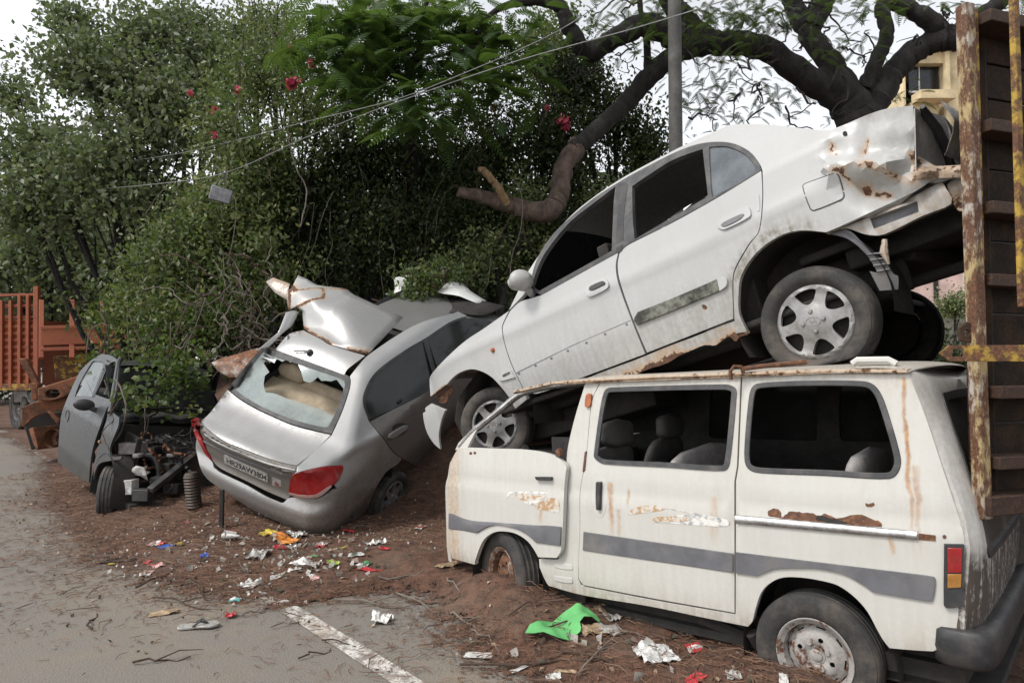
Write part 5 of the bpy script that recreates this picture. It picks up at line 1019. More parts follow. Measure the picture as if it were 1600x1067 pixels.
DW = [(140, 302, 1), (152, 262), (176, 208), (240, 100), (262, 92), (308, 100, 1), (300, 150), (268, 232), (240, 304, 1)]
QW = [(262, 290, 1), (300, 205), (330, 132), (352, 104), (382, 98), (386, 150), (372, 285, 1), (350, 318)]
hdo = hp_('front_door', [(38, 694, 1), (44, 560), (58, 420), (88, 330), (140, 212), (175, 148), (238, 86), (300, 48, 1), (360, 60), (402, 92, 1), (398, 160), (378, 300), (330, 372, 1), (318, 400), (290, 480), (250, 600), (232, 700), (224, 816, 1), (140, 770)], MH, holes=[DW, QW])
gq = MB(); gq.sheet(hh(c9([(142, 300, 1), (200, 200, 1), (240, 290, 1), (236, 303, 1)]), 1), [], hsf(-.008), (0, 1, 0), .004, .1); gq.build('door_glass', m_glass('hatch_glass', (.4, .42, .42), (.36, .37, .37), .45), hdo)
gq = MB(); gq.sheet(hh(c9([(165, 238, 1), (176, 208, 1), (240, 102, 1), (262, 94, 1), (306, 102, 1), (298, 150, 1), (236, 290, 1), (200, 225, 1)]), 1), [], hsf(-.012), (0, 1, 0), .004, .1); gq.build('door_glass', m_glass('hatch_glass_dusty', (.45, .47, .46), (.3, .32, .31), .5), hdo)
hp_('window_trim', [(240, 308, 1), (268, 234), (302, 150), (322, 108, 1), (330, 114, 1), (312, 160), (280, 240), (256, 306, 1)], 'black', hdo, dy=.004, bev=.001)
s_ = MB(); dhc = HFR.hits(c9([(95, 420)]), hside)[0]; s_.lathe([(.07, .004), (.06, -.004), (.03, -.012), (.001, -.014)], (dhc[0], hside(*dhc) + .002, dhc[1]), (0, 1, 0), 20); s_.build('handle_cup', MH, hdo)
mi = MB(); mc = HFR.hit(*c9([(195, 352)])[0], .82); 
mi.grid(lambda u, v: tuple(np.array(mc) + np.array((.05 * math.sin(2 * math.pi * u) * math.sin(math.pi * v) ** .5, .11 - .22 * v, .065 * math.cos(2 * math.pi * u) * math.sin(math.pi * v) ** .5))), 20, 12); mi.tube([mc, np.array(mc) + (-.02, -.12, -.05)], .03, 8); mi.build('door_mirror', M['black'], hatch)
hf_ = hp_('fender', [(334, 372, 1), (402, 428, 1), (394, 482), (352, 588), (344, 640), (360, 662), (415, 658, 1), (408, 676), (330, 688), (280, 706), (256, 760), (248, 840), (243, 884, 1), (226, 892, 1), (230, 820), (240, 760), (264, 650), (300, 520), (326, 440)], MH, dy=-.004)
s_ = MB(); rc = HFR.hits(c9([(287, 572)]), hside)[0]; s_.lathe([(.001, .014), (.014, .012), (.02, 0)], (rc[0], hside(*rc), rc[1]), (0, 1, 0), 12); s_.build('side_marker', M['amber_lens'], hf_)
# rear side, roof, screen, cowl, far fender
bd = MB(); bd.sheet([(1.52, .22), (3.0, .3), (3.12, .7), (3.1, 1.0), (2.75, 1.45), (1.5, 1.5)], [], hsf(-.01), (0, 1, 0), .004, .15); bd.grid(lambda u, v: (1.0 + 1.9 * u, -.56 + 1.12 * v, 1.46 + .06 * math.sin(math.pi * v) ** .7 + .03 * math.sin(math.pi * u)), 10, 8); bd.grid(lambda u, v: (3.1 - .05 * u, -.7 + 1.4 * v, .3 + 1.1 * u), 4, 4)
bd.sheet([(.2, .25), (3.0, .3), (3.1, 1.0), (2.75, 1.45), (1.1, 1.46), (.45, .98), (-.3, .85), (-.4, .5)], [], lambda u, v: (u, -hside(u, v), v), (0, -1, 0), .004, .15)
bd.v = [(x, y - .42 * max(0, x - .95), z - .05 * max(0, x - .95)) for x, y, z in bd.v if True]
attr(bd.build('body', MH, hatch), dirt=hd)
ws = MB(); ws.grid(lambda u, v: (.5 + .52 * u, -.6 + 1.2 * v, .97 + .5 * u), 6, 6, th=.004); ws.build('windscreen', M['dark_glass'], hatch)
cw = MB(); cw.grid(lambda u, v: (.34 + .2 * u, -.62 + 1.26 * v, .93 + .05 * u + .05 * math.sin(math.pi * v) + .012 * math.sin(v * 25)), 6, 24, th=.02); attr(cw.build('cowl', MH, hatch), dirt=lambda *a: .6)
bn = MB(); bn.grid(lambda u, v: (.45 - .38 * u, -.6 + 1.15 * v, 1.02 + .1 * u + .05 * math.sin(math.pi * v) + .05 * (fbm(u * 4, v * 5, 1) - .5)), 10, 16, th=.004); attr(bn.build('bent_bonnet', MH, hatch), dirt=lambda *a: .7)
pl = MB(); pl.tube([HFR.hit(*c9([q])[0], lambda x, z: hside(x, z) - .01) for q in ((352, 400), (368, 300), (384, 200), (400, 100), (420, 70))], .028, 8); attr(pl.build('windscreen_pillar', MH, hatch), dirt=hd)
# engine bay
rn = random.Random(5)
eb = MB(); eb.box((.3, 0, .62), (.03, 1.3, .6)); eb.box((.0, 0, .22), (.9, 1.2, .05)); eb.box((.1, .50, .6), (.45, .05, .5)); eb.box((-.1, -.62, .6), (.8, .05, .5)); eb.grid(lambda u, v: (.33 * math.cos(R(200 - 220 * u)), .74 - v * .2, .30 + .36 * math.sin(R(200 - 220 * u))), 16, 3)
eb.box((1.4, 0, .8), (1.6, 1.1, .5)); eb.build('inner_body', M['under'], hatch)
en = MB(); en.box((.05, -.1, .55), (.4, .5, .45)); en.box((.02, -.12, .8), (.3, .42, .06)); en.lathe([(.12, -.05), (.13, .0), (.12, .06), (.001, .07)], (-.18, .1, .5), (1, 0, 0), 20)
for i in range(5): en.tube([(-.15 + .08 * i, -.3, .72), (-.15 + .08 * i, -.4, .66), (-.15 + .08 * i, -.45, .5)], .022, 8)
en.build('engine', m_plain('oily_engine', (.05, .047, .045), .6, .3, scale=18, dirt=(.14, .11, .09), dirtamt=.6, bump=.5), hatch, bevel=.01)
def hb_(name, px0, px1, Y, d, mat, bev=.006):
    (x0, y0), (x1, y1) = c9([px0, px1]); c0 = HFR.l(at((x0 + x1) / 2, (y0 + y1) / 2, Y)); w = abs(x1 - x0) * Y / F; h = abs(y1 - y0) * Y / F
    Rw = HFR.R.T; b = MB(); b.box(c0, (w, d, h), Rw @ np.eye(3)); return b.build(name, M[mat] if isinstance(mat, str) else mat, hatch, bevel=bev)
M['dusty_grey'] = m_plain('dusty_grey_plastic', (.22, .2, .19), .8, scale=20, dirt=(.12, .09, .07)); M['white_plastic'] = m_plain('broken_white_plastic', (.55, .54, .52), .6, scale=16, dirt=(.25, .2, .16), dirtamt=.6)
hb_('battery', (430, 575), (545, 640), 7.25, .2, 'dusty_grey'); hb_('lamp_bracket', (418, 795), (500, 880), 7.0, .14, 'white_plastic'); hb_('bumper_beam', (498, 852), (592, 920), 6.95, .12, 'black'); hb_('fluid_tank', (628, 532), (690, 580), 7.6, .12, 'dusty_grey', .02); hb_('air_box', (545, 600), (640, 680), 7.5, .2, 'black', .015)
o = facets('broken_headlamp', HFR, [(*c9([p])[0], 7.0 + d) for p, d in (((480, 730), 0), ((505, 712), .05), ((550, 725), 0), ((575, 712), .06), ((560, 745), .02), ((590, 755), .05), ((565, 770), 0), ((578, 805), .04), ((530, 775), .02), ((470, 768), .05))], [(0, 1, 2, 8, 9), (2, 3, 4), (2, 4, 5, 6), (2, 6, 7, 8)], M['white_plastic'], hatch, sub=1, amp=.006)
tb = MB(); tb.beam(HFR.l(at(*c9([(588, 862)])[0], 6.9)), HFR.l(at(*c9([(868, 640)])[0], 7.5)), .07, .06, up=(0, 0, 1)); tb.build('crossbar', M['black'], hatch, bevel=.008)
tb = MB(); tb.beam(HFR.l(at(*c9([(600, 700)])[0], 7.35)), HFR.l(at(*c9([(860, 615)])[0], 7.8)), .06, .07); tb.build('radiator_support', M['under'], hatch, bevel=.008)
for bx0, by0, w0, h0, Y, mt in ((455, 690, 46, 40, 7.2, 'under'), (520, 560, 60, 30, 7.5, 'dusty_grey'), (600, 590, 70, 36, 7.6, 'black'), (720, 560, 60, 60, 7.8, 'under'), (770, 620, 60, 40, 7.7, 'black'), (660, 700, 60, 50, 7.3, 'under'), (740, 740, 50, 60, 7.5, 'under'), (500, 640, 40, 26, 7.15, 'dusty_grey'), (700, 640, 44, 22, 7.4, 'dusty_grey'), (600, 780, 60, 40, 7.1, 'under'), (680, 820, 90, 60, 7.3, 'under')):
    hb_('engine_part', (bx0, by0), (bx0 + w0, by0 + h0), Y, .12, mt, .012)
for a in range(26):
    x0, y0 = rn.uniform(420, 800), rn.uniform(520, 720); L = [(x0, y0)]
    for j in range(4): L.append((L[-1][0] + rn.uniform(-20, 70), L[-1][1] + rn.uniform(-40, 55)))
    Y = rn.uniform(7.05, 7.6); P_ = [HFR.l(at(*c9([p])[0], Y + rn.uniform(-.05, .05))) for p in spl(L, False, 4)]
    tb = MB(); tb.tube(P_, rn.choice([.005, .008, .014]), 6); tb.build('cable', M[rn.choice(['black', 'under', 'black', 'rust'])], hatch)
for L, r_, Y in (([(560, 650), (610, 660), (640, 720), (640, 800)], .028, 7.2), ([(420, 700), (440, 760), (430, 800)], .012, 7.05), ([(580, 420), (575, 470), (562, 525)], .006, 7.3), ([(835, 480), (830, 540), (850, 600)], .006, 7.3), ([(690, 870), (720, 840), (715, 820)], .01, 7.1)):
    tb = MB(); tb.tube([HFR.l(at(*c9([p])[0], Y)) for p in spl(L, False, 5)], r_, 8); tb.build('hose', M['black'], hatch)
wl = HFR.l(at(174, 770, 7.12)); wa = HFR.R.T @ np.array((-.93, -.30, .05))
make_wheel(hatch, wl, wa, .278, .155, .18, 'eight', (M['tyre'], M['silver_cap']), label='front wheel turned to the road, tread showing')

# ---------------------------------------------------------------- trucks, loader, pole, wires, building
M['wood_dark'] = m_plain('dark_truck_boards', (.02, .0125, .008), .85, .5, scale=14, dirt=(.06, .031, .015), dirtamt=.6, bump=.5)
M['post_paint'] = m_rusty('flaking_white_post', (.40, .37, .33), .41, .53, 22, .9, (.36, .27, .13), stretch=(1, 1, .4))
M['yellow_rust'] = m_rusty('flaking_yellow_steel', (.40, .26, .035), .41, .53, 11, .9)
M['rail_rust'] = m_rusty('rusted_rail', (.036, .02, .012), .3, .5, 12, .35)
M['red_rust'] = m_rusty('faded_red_oxide_panel', (.30, .085, .033), .55, .72, 6, 1., (.25, .065, .03))
M['orange_rust'] = m_rusty('rusty_orange_loader', (.22, .075, .03), .42, .58, 7, .8)
P0 = at(1530, 570, 2.75); TD = np.array([.95, .31, 0]); TN = np.array([.31, -.95, 0])       # tail board of the right-hand truck
rt = thing('old_truck', 'rusty tall truck tail with flaking white and yellow corner post behind the van', 'truck', (P0[0], P0[1], 0))
def tw(d, z, n=0.): return np.array([P0[0], P0[1], 0]) * 0 + np.array([TD[0] * d + TN[0] * n, TD[1] * d + TN[1] * n, z])
zA, zB = at(1530, 790, 2.75)[2], at(1520, 10, 2.75)[2]
def rbeam(name, a, b, w, h, mat, bev=.004, par=None):
    m_ = MB(); m_.beam(a, b, w, h); return m_.build(name, M[mat], par or rt, bevel=bev)
rbeam('corner_post', tw(-.002, zA - .05), tw(-.028, zB), .052, .05, 'post_paint', .006)
cs = MB(); cs.box(tw(.035, (zA + zB) / 2, -.01), (.012, .03, zB - zA - .02)); cs.build('post_flange', M['yellow_rust'], rt)
for i, (y, h) in enumerate(((40, .12), (205, .10), (330, .10), (440, .07), (612, .13), (720, .10))):
    z = at(1560, y, 2.8)[2]; rbeam('cross_rail', tw(.035, z, .0), tw(2.3, z - .0, .0), h, .05, 'rail_rust')
for i in range(13):
    z0 = zA + .02 + (zB - zA - .05) / 13 * i; rbeam('board', tw(.03, z0 + .07, -.07), tw(2.3, z0 + .07, -.07), .02, (zB - zA) / 13 - .012, 'wood_dark')
rbeam('tail_beam', tw(-.02, at(1540, 788, 2.75)[2], .0), tw(2.3, at(1540, 788, 2.75)[2], 0), .10, .075, 'rail_rust')
rbeam('side_post', tw(-.078, at(1595, 480, 2.5)[2], .233), tw(-.082, zB + .1, .233), .022, .03, 'yellow_rust'); 
bw = MB(); q0, q1 = at(1468, 552, 2.62), at(1640, 552, 2.55); hb2 = .031
pl = [(0, 0), (.035, hb2), (.42, hb2), (.42, -hb2), (.035, -hb2)]; bdir = (q1 - q0) / np.linalg.norm(q1 - q0)
bw.sheet(pl, [[(.05, .016), (.085, .016), (.085, -.012), (.045, -.012)]], lambda u, v: tuple(q0 - np.array([P0[0], P0[1], 0]) + bdir * u + np.array([0, 0, v])), (0, -1, 0), .012, .04); bw.build('locking_bar', M['yellow_rust'], rt, bevel=.002)
hk = MB(); hc_ = at(1512, 520, 2.74) - np.array([P0[0], P0[1], 0]); hk.sheet([(-.03, -.035), (.03, -.04), (.035, .03), (.0, .045), (-.035, .02)], [circ(0, 0, .012, 10)], lambda u, v: tuple(hc_ + np.array([u, 0, v])), (0, -1, 0), .015, .03); hk.build('hinge_plate', M['rail_rust'], rt, bevel=.003)
sd_ = MB(); sd_.beam(np.array((.10, .09, (zA + zB) / 2)), np.array((1.9, 2.1, (zA + zB) / 2)), .03, zB - zA); sd_.build('side_board', M['wood_dark'], rt)
make_wheel(rt, tw(.62, .48, -.6), tw(.2, 0, 1.) * 1.0, .48, .26, .26, 'steel', (M['tyre'], M['rust_rim']))
make_wheel(rt, tw(.20, .48, -.75), tw(-1, 0, .3), .48, .26, .26, 'steel', (M['tyre'], M['rust_rim']))
# left-hand truck seen from its tail
LY = 16.0
lt0 = at(60, 640, LY); lt = thing('old_truck', 'faded red truck body with upright ribs, parked on the verge at far left', 'truck', (lt0[0], lt0[1], 0))
def lw(px, py, dy=0.): p = at(px, py, LY); return np.array([p[0] - lt0[0], p[1] - lt0[1] + dy, p[2]])
def lbeam(name, a, b, w, h, mat, bev=.008): m_ = MB(); m_.beam(a, b, w, h); return m_.build(name, M[mat], lt, bevel=bev)
cp_ = MB(); A_, B_ = lw(-120, 500), lw(58, 602)
def corr(u, v): return (A_[0] + (B_[0] - A_[0]) * u, .0 + .05 * abs(math.sin(v * 9.5 * math.pi)) ** 1.5 * -1, B_[2] + (A_[2] - B_[2]) * v)
cp_.grid(corr, 1, 110, flip=True); cp_.build('ribbed_panel', M['red_rust'], lt)
for px in (-100, -60, -22, -6, 6, 20, 34, 47): lbeam('upright', lw(px, 606, -.06), lw(px, 462 if px > 30 else 470, -.06), .09, .07, 'red_rust')
lbeam('corner_post', lw(59, 608, -.03), lw(59, 448, -.03), .11, .11, 'red_rust')
for y in (465, 482, 500): lbeam('top_rail', lw(-120, y, -.02), lw(62, y - 5, -.02), .05, .06, 'red_rust')
lbeam('floor_beam', lw(-120, 606, .0), lw(62, 604, .0), .2, .16, 'yellow_rust'); lbeam('chassis_rail', lw(20, 625, .1), lw(20, 625, 5), .14, .25, 'under')
sd_ = MB(); sd_.grid(lambda u, v: (0, .1 + 4.5 * u, B_[2] + (A_[2] - B_[2]) * v + .0), 2, 2); sd_.build('side_board', M['red_rust'], lt)
mf = MB(); mf.grid(lambda u, v: tuple(lw(24 + 30 * u, 603 + 25 * v, -.05 + .1 * math.sin(3 * u))), 4, 4, th=.01); mf.build('mudflap', M['dusty_grey'], lt)
wlt = lw(28, 640); make_wheel(lt, (wlt[0] - .12, wlt[1] + .35, wlt[2]), (-.6, -.8, 0), .5, .3, .26, 'steel', (M['tyre'], M['dusty_grey'])); make_wheel(lt, (wlt[0] + .22, wlt[1] + .2, wlt[2]), (-.6, -.8, 0), .5, .3, .26, 'steel', (M['tyre'], M['dusty_grey']))
# second truck bed, mostly swallowed by creepers
tb0 = at(150, 600, 14.5); t2 = thing('truck_bed', 'low red-brown truck bed with stake posts, half hidden in creepers beyond the grey hatchback', 'truck', (tb0[0], tb0[1], 0))
def t2b(px0, py0, px1, py1, w, h, mat='red_rust', nm='side_board', dy=0.):
    a, b = at(px0, py0, 14.5), at(px1, py1, 15.3); o_ = np.array([tb0[0], tb0[1], 0]); m_ = MB(); m_.beam(a - o_ + (0, dy, 0), b - o_ + (0, dy, 0), w, h); return m_.build(nm, M[mat], t2, bevel=.006)
t2b(64, 527, 300, 520, .05, .34); t2b(64, 512, 300, 506, .09, .07, nm='top_rail'); t2b(64, 546, 300, 538, .09, .07, nm='floor_beam'); t2b(70, 575, 190, 565, .05, .5, 'yellow_rust', 'tail_gate', .3)
for px in (64, 112, 160, 232, 268): t2b(px, 560, px + .5, 470, .09, .09, nm='stake')
# rusted loader
LDY = 10.2; ld0 = on_ground(85, 700); ld = thing('rusted_loader', 'rust-orange loader wreck with bent arm, between the grey hatchback and the far-left truck', 'loader', (ld0[0], LDY, 0))
d6 = lambda L: [(p[0] / 6.67, p[1] / 6.67 + 560, *p[2:]) for p in L]
def ldslab(name, pts, Y, th, mat, holes=(), yaw=.35, sp=True, bev=.012):
    o_ = np.array([ld0[0], LDY, 0]); c0 = at(85, 640, Y)
    def pl_(L): return [tuple((lambda p: (p[0], p[2]))(at(q[0], q[1], Y))) for q in L]
    P_ = pl_(spl(d6(pts), True, 3) if sp else d6(pts)); s_ = MB(); s_.sheet(P_, [pl_(spl(d6(h), True, 4)) for h in holes], lambda u, v: (u - o_[0], (Y - LDY) + (u - c0[0]) * yaw, v), (0, -1, 0), th, .2); return s_.build(name, M[mat], ld, bevel=bev)
ldslab('loader_arm', [(425, 312, 1), (600, 245), (818, 165, 1), (800, 225), (700, 360), (610, 418), (520, 440), (425, 432, 1)], LDY, .22, 'orange_rust', [[(495, 350), (540, 325), (600, 335), (610, 380), (560, 415), (505, 400)]])
ldslab('hood_plate', [(285, 545, 1), (310, 500, 1), (430, 432, 1), (470, 425), (700, 365, 1), (640, 560, 1), (560, 555), (500, 572), (400, 605), (330, 690, 1), (292, 705, 1)], LDY + .12, .05, 'orange_rust')
ldslab('hood_ridge', [(300, 515, 1), (435, 440, 1), (480, 455, 1), (330, 540, 1)], LDY - .02, .08, 'orange_rust', yaw=.5)
ldslab('side_plate', [(252, 740, 1), (298, 722, 1), (330, 800, 1), (372, 940, 1), (350, 962, 1), (300, 880, 1)], LDY - .1, .5, 'orange_rust', yaw=-.2)
ldslab('inner_body', [(300, 640, 1), (470, 560, 1), (640, 560, 1), (640, 880, 1), (370, 945, 1)], LDY + .4, .5, 'under')
ldslab('support_strut', [(262, 0, 1), (330, 0, 1), (440, 270, 1), (420, 330, 1)], LDY + .2, .12, 'orange_rust'); ldslab('support_strut', [(370, 250, 1), (425, 260, 1), (420, 430, 1), (375, 430, 1)], LDY + .18, .1, 'orange_rust')
ldslab('brace', [(500, 545, 1), (545, 560, 1), (615, 650, 1), (590, 690, 1)], LDY - .05, .08, 'orange_rust')
hbw = at(*d6([(592, 832)])[0], LDY + .1) - np.array([ld0[0], LDY, 0]); h_ = MB(); h_.lathe([(.02, -.1), (.05, -.12), (.06, -.04), (.12, -.03), (.13, -.06), (.135, .1)], hbw, (-.2, -1, .1), 28, close=False); h_.build('hub', M['rust'], ld)
# rust-stained loose panel behind the silver car, and crumpled sheet beyond it
lp0 = on_ground(370, 640); lp = thing('rusty_panel', 'loose rust-brown and white body panel poking out left of the silver sedan', 'panel')
MLP = m_rusty('rust_stained_white_panel', (.5, .45, .4), .32, .55, 4, 1.5)
facets('panel_sheet', None, [(330, 566, 8.3), (345, 560, 8.35), (402, 543, 8.6), (420, 548, 8.6), (375, 590, 8.2), (358, 590, 8.2), (341, 580, 8.25)], [(0, 1, 5, 6), (1, 2, 4, 5), (2, 3, 4)], MLP, lp, sub=2, amp=.012)
cs_ = thing('crumpled_sheet', 'torn white and rust metal sheet under creepers beyond the silver sedan roof', 'scrap metal')
MCS = m_paint('torn_white_sheet', (.6, .6, .58), (.25, .2, .16), .5)
o = facets('white_sheet', None, [(615, 434, 9.3), (648, 430, 9.5), (640, 452, 9.2), (618, 452, 9.2), (608, 472, 9.1), (630, 463, 9.0), (625, 448, 9.1)], [(0, 1, 2, 6), (0, 6, 3), (6, 5, 4, 3), (6, 2, 5)], MCS, cs_, sub=2, amp=.02)
o2 = facets('bent_sheet', None, [(682, 456, 9.2), (705, 437, 9.5), (735, 455, 9.3), (760, 470, 9.2), (745, 474, 9.0), (718, 463, 9.0), (692, 458, 9.0), (722, 441, 9.7)], [(0, 1, 5, 6), (1, 2, 5), (2, 3, 4, 5), (1, 7, 2)], MCS, cs_, sub=2, amp=.015)
o3 = facets('rusted_sheet', None, [(660, 447, 9.4), (680, 440, 9.6), (695, 480, 9.2), (665, 488, 9.1), (650, 470, 9.2)], [(0, 1, 2, 3, 4)], M['rust'], cs_, sub=2, amp=.02)
o4 = facets('torn_edge', None, [(640, 488, 9.3), (720, 462, 9.3), (790, 478, 9.0), (755, 492, 8.6), (700, 490, 8.6), (650, 498, 8.8)], [(0, 1, 4, 5), (1, 2, 3, 4)], M['under'], cs_, sub=2, amp=.03)
# ribbed metal can and stub post under the silver car's tail
cb0 = on_ground(303, 790); rc_ = tag(MB().lathe([(.001, .42), (.07, .42), (.085, .40)] + [(.085 + .012 * (i % 2), .39 - .017 * i) for i in range(23)] + [(.08, 0), (.001, 0)], (0, 0, 0), (0, 0, 1), 28).build('ribbed_canister', m_plain('ribbed_dull_metal', (.07, .058, .047), .5, .4, scale=18, dirt=(.12, .075, .05), dirtamt=.6), None), 'ribbed dull metal canister standing by the left tail of the silver sedan', 'canister')
cbp = at(304, 792, 6.75); rc_.scale = (.78, .78, .86); rc_.location = (cbp[0], cbp[1], cbp[2] - .02); rc_.rotation_euler = (R(4), R(-5), 0)
sp0 = at(346, 818, 6.1); o = tag(MB().beam((0, 0, -.05), (0, 0, .30), .035, .035).build('stub_post', M['under'], None, bevel=.004), 'short dark metal stub post under the silver sedan bumper', 'post'); o.location = tuple(sp0)
# pole, wires and the hanging box
pp = at(1056, 235, 8.6); pole = MB(); pole.tube([(0, 0, 0), (0, 0, 3), (0, 0, 6), (0, 0, 9.5)], [.098, .09, .083, .075], 20); o = pole.build('utility_pole', m_plain('weathered_pole', (.10, .096, .09), .8, .3, scale=6, dirt=(.08, .075, .07), bump=.2)); tag(o, 'grey round utility pole rising behind the tilted white sedan', 'pole'); o.location = (pp[0], pp[1], .2)
M['wire'] = m_plain('grey_cable', (.2, .2, .2), .6)
def cable(pts, r_, label):
    P_ = [at(*p) for p in pts]; Q = spl([(i, 0) for i in range(len(P_))], False, 1); A = np.array(P_); t = np.linspace(0, len(P_) - 1, (len(P_) - 1) * 10 + 1)
    out = []
    for u in t:
        i = min(int(u), len(P_) - 2); f = u - i; p0, p1, p2, p3 = A[max(0, i - 1)], A[i], A[i + 1], A[min(len(P_) - 1, i + 2)]
        out.append(.5 * (2 * p1 + (p2 - p0) * f + (2 * p0 - 5 * p1 + 4 * p2 - p3) * f * f + (3 * p1 - p0 - 3 * p2 + p3) * f ** 3))
    m_ = MB(); m_.tube(out, r_, 6); return tag(m_.build('overhead_cable', M['wire']), label, 'cable', 'thin overhead cables')
cable([(1180, -14, 5.6), (1000, 42, 6.4), (800, 98, 7.4), (620, 160, 8.4), (480, 214, 8.9), (352, 270, 9.2), (230, 289, 10.5), (110, 297, 12), (-60, 300, 14)], .0062, 'lower overhead cable that carries the hanging grey box')
cable([(960, -10, 7.0), (860, 55, 7.4), (700, 125, 7.9), (610, 158, 8.3), (480, 190, 9.), (390, 214, 9.6), (250, 245, 11), (60, 268, 14)], .0055, 'upper overhead cable crossing over the other one without any box on it')
bx_ = thing('cable_box', 'small grey box hanging from the overhead cable before the bushes', 'box', at(345, 305, 9.15))
hb = MB(); hb.box((0, 0, 0), (.27, .12, .19), np.array(Matrix.Rotation(R(14), 3, 'Y') @ Matrix.Rotation(R(20), 3, 'Z'))); hb.build('case', m_plain('grey_box', (.2, .2, .21), .6, .2, scale=20), bx_, bevel=.012)
for dx in (-.10, .07):
    hb = MB(); hb.tube([(dx, 0, .09), (dx * .6 + .02, .02, .2), (.05, .05, .295)], .006, 6); hb.build('hanger', M['black'], bx_)
# buildings far behind on the right
bd0 = at(1470, 560, 42); yb = thing('apartment_building', 'cream yellow apartment block with a dark window and air conditioner', 'building', (bd0[0], 42, 0))
M['cream'] = m_plain('cream_render', (.62, .50, .31), .9, .12, scale=.6, bump=.05); M['pink'] = m_plain('pink_render', (.56, .4, .36), .9, .1, scale=.6, bump=.05)
def bl(px, py, dy=0.): p = at(px, py, 42); return np.array([p[0] - bd0[0], dy, p[2]])
def bbox(name, px0, py0, px1, py1, y0, y1, mat, par=None, bev=0):
    a, b = bl(px0, py0), bl(px1, py1); m_ = MB(); m_.box(((a[0] + b[0]) / 2, (y0 + y1) / 2, (a[2] + b[2]) / 2), (abs(b[0] - a[0]), y1 - y0, abs(a[2] - b[2]))); return m_.build(name, M[mat] if isinstance(mat, str) else mat, par or yb, bevel=bev)
bbox('wall', 1411, 92, 1426, 640, 0, 6, 'cream'); bbox('wall', 1476, 80, 1640, 640, 0, 6, 'cream'); bbox('wall', 1426, 158, 1476, 640, 0, 6, 'cream'); bbox('wall', 1426, 78, 1476, 99, 0, 6, 'cream'); bbox('roof_slab', 1424, 66, 1640, 80, -.6, 6, 'cream'); bbox('balcony_slab', 1424, 150, 1478, 163, -1.0, 0, 'cream'); bbox('pilaster', 1480, 80, 1486, 640, -.25, 0, 'cream')
wd = bbox('window', 1427, 99, 1475, 143, .5, .6, m_glass('building_glass', (.1, .12, .14), (.1, .1, .11), .3)); bbox('window_frame', 1442, 99, 1444, 143, .4, .5, 'white_plastic', wd); bbox('window_frame', 1427, 138, 1475, 141, .4, .5, 'white_plastic', wd); bbox('back_room', 1427, 99, 1475, 158, 3, 3.2, 'dark', wd)
acu = bbox('air_conditioner', 1446, 143, 1464, 155, -.3, .3, 'white_plastic', None, .03); f_ = MB(); c_ = bl(1452.5, 149, -.31); f_.lathe([(.16, .0), (.18, -.01), (.2, 0), (.2, .02)], c_, (0, 1, 0), 20); f_.build('fan_grille', M['black'], acu)
pb0 = at(1500, 560, 36); pk = thing('pink_building', 'pink rendered house with a white-framed window, seen low beyond the wrecks', 'building', (pb0[0], 36, 0))
def pl2(px, py): p = at(px, py, 36); return (p[0] - pb0[0], p[2])
def pbox(name, px0, py0, px1, py1, y0, y1, mat, par=None):
    a, b = pl2(px0, py0), pl2(px1, py1); m_ = MB(); m_.box(((a[0] + b[0]) / 2, (y0 + y1) / 2, (a[1] + b[1]) / 2), (abs(b[0] - a[0]), y1 - y0, abs(a[1] - b[1]))); return m_.build(name, M[mat] if isinstance(mat, str) else mat, par or pk)
pbox('wall', 1380, 380, 1660, 640, 0, 5, 'pink'); w_ = pbox('window', 1506, 424, 1524, 456, -.06, -.02, m_glass('pink_house_glass', (.1, .12, .14), (.15, .16, .17), .4)); pbox('window_frame', 1504, 421, 1526, 424, -.12, 0, 'white_plastic', w_); pbox('window_frame', 1504, 456, 1526, 459, -.12, 0, 'white_plastic', w_); pbox('window_frame', 1504, 424, 1506.5, 456, -.12, 0, 'white_plastic', w_); pbox('window_frame', 1514, 424, 1515.5, 456, -.1, 0, 'white_plastic', w_); pbox('window', 1458, 434, 1466, 470, -.06, -.02, 'dark')
lw_ = MB(); a, b = at(1380, 492, 20), at(1660, 512, 20); lw_.box(((a[0] + b[0]) / 2, 20, (b[2] - 0) / 2 + .2), (b[0] - a[0], .25, a[2])); tag(lw_.build('boundary_wall', m_plain('stained_low_wall', (.2, .19, .16), .9, .3, scale=3), bevel=.02), 'stained grey boundary wall glimpsed below the shrub and pink house', 'wall')
# ---------------------------------------------------------------- trees, bushes, creepers
def leaf_mesh(name, P, size, mat, parent, seed, aspect=.5, hang=.3, tone=None):
    """one folded four-point leaf at every point of P"""
    r = np.random.RandomState(seed); n = len(P); sz = size * (.65 + .7 * r.rand(n))[:, None]
    d = r.randn(n, 3); d[:, 2] -= hang * 1.5; d /= np.linalg.norm(d, axis=1)[:, None]; u = r.randn(n, 3); u[:, 2] += .8; s = np.cross(d, u); s /= np.linalg.norm(s, axis=1)[:, None] + 1e-9; nn = np.cross(s, d)
    w = sz * aspect * .5; V = np.stack([P - d * sz * .5, P - d * sz * .05 + s * w + nn * w * .35, P + d * sz * .5, P - d * sz * .05 - s * w + nn * w * .35], 1).reshape(-1, 3)
    b = np.arange(n)[:, None] * 4; Fc = np.concatenate([b + [0, 1, 2], b + [0, 2, 3]], 1).reshape(-1, 3)
    return tri_mesh(name, V, Fc, mat, parent, np.repeat(np.clip(tone if tone is not None else r.rand(n), 0, 1), 4))
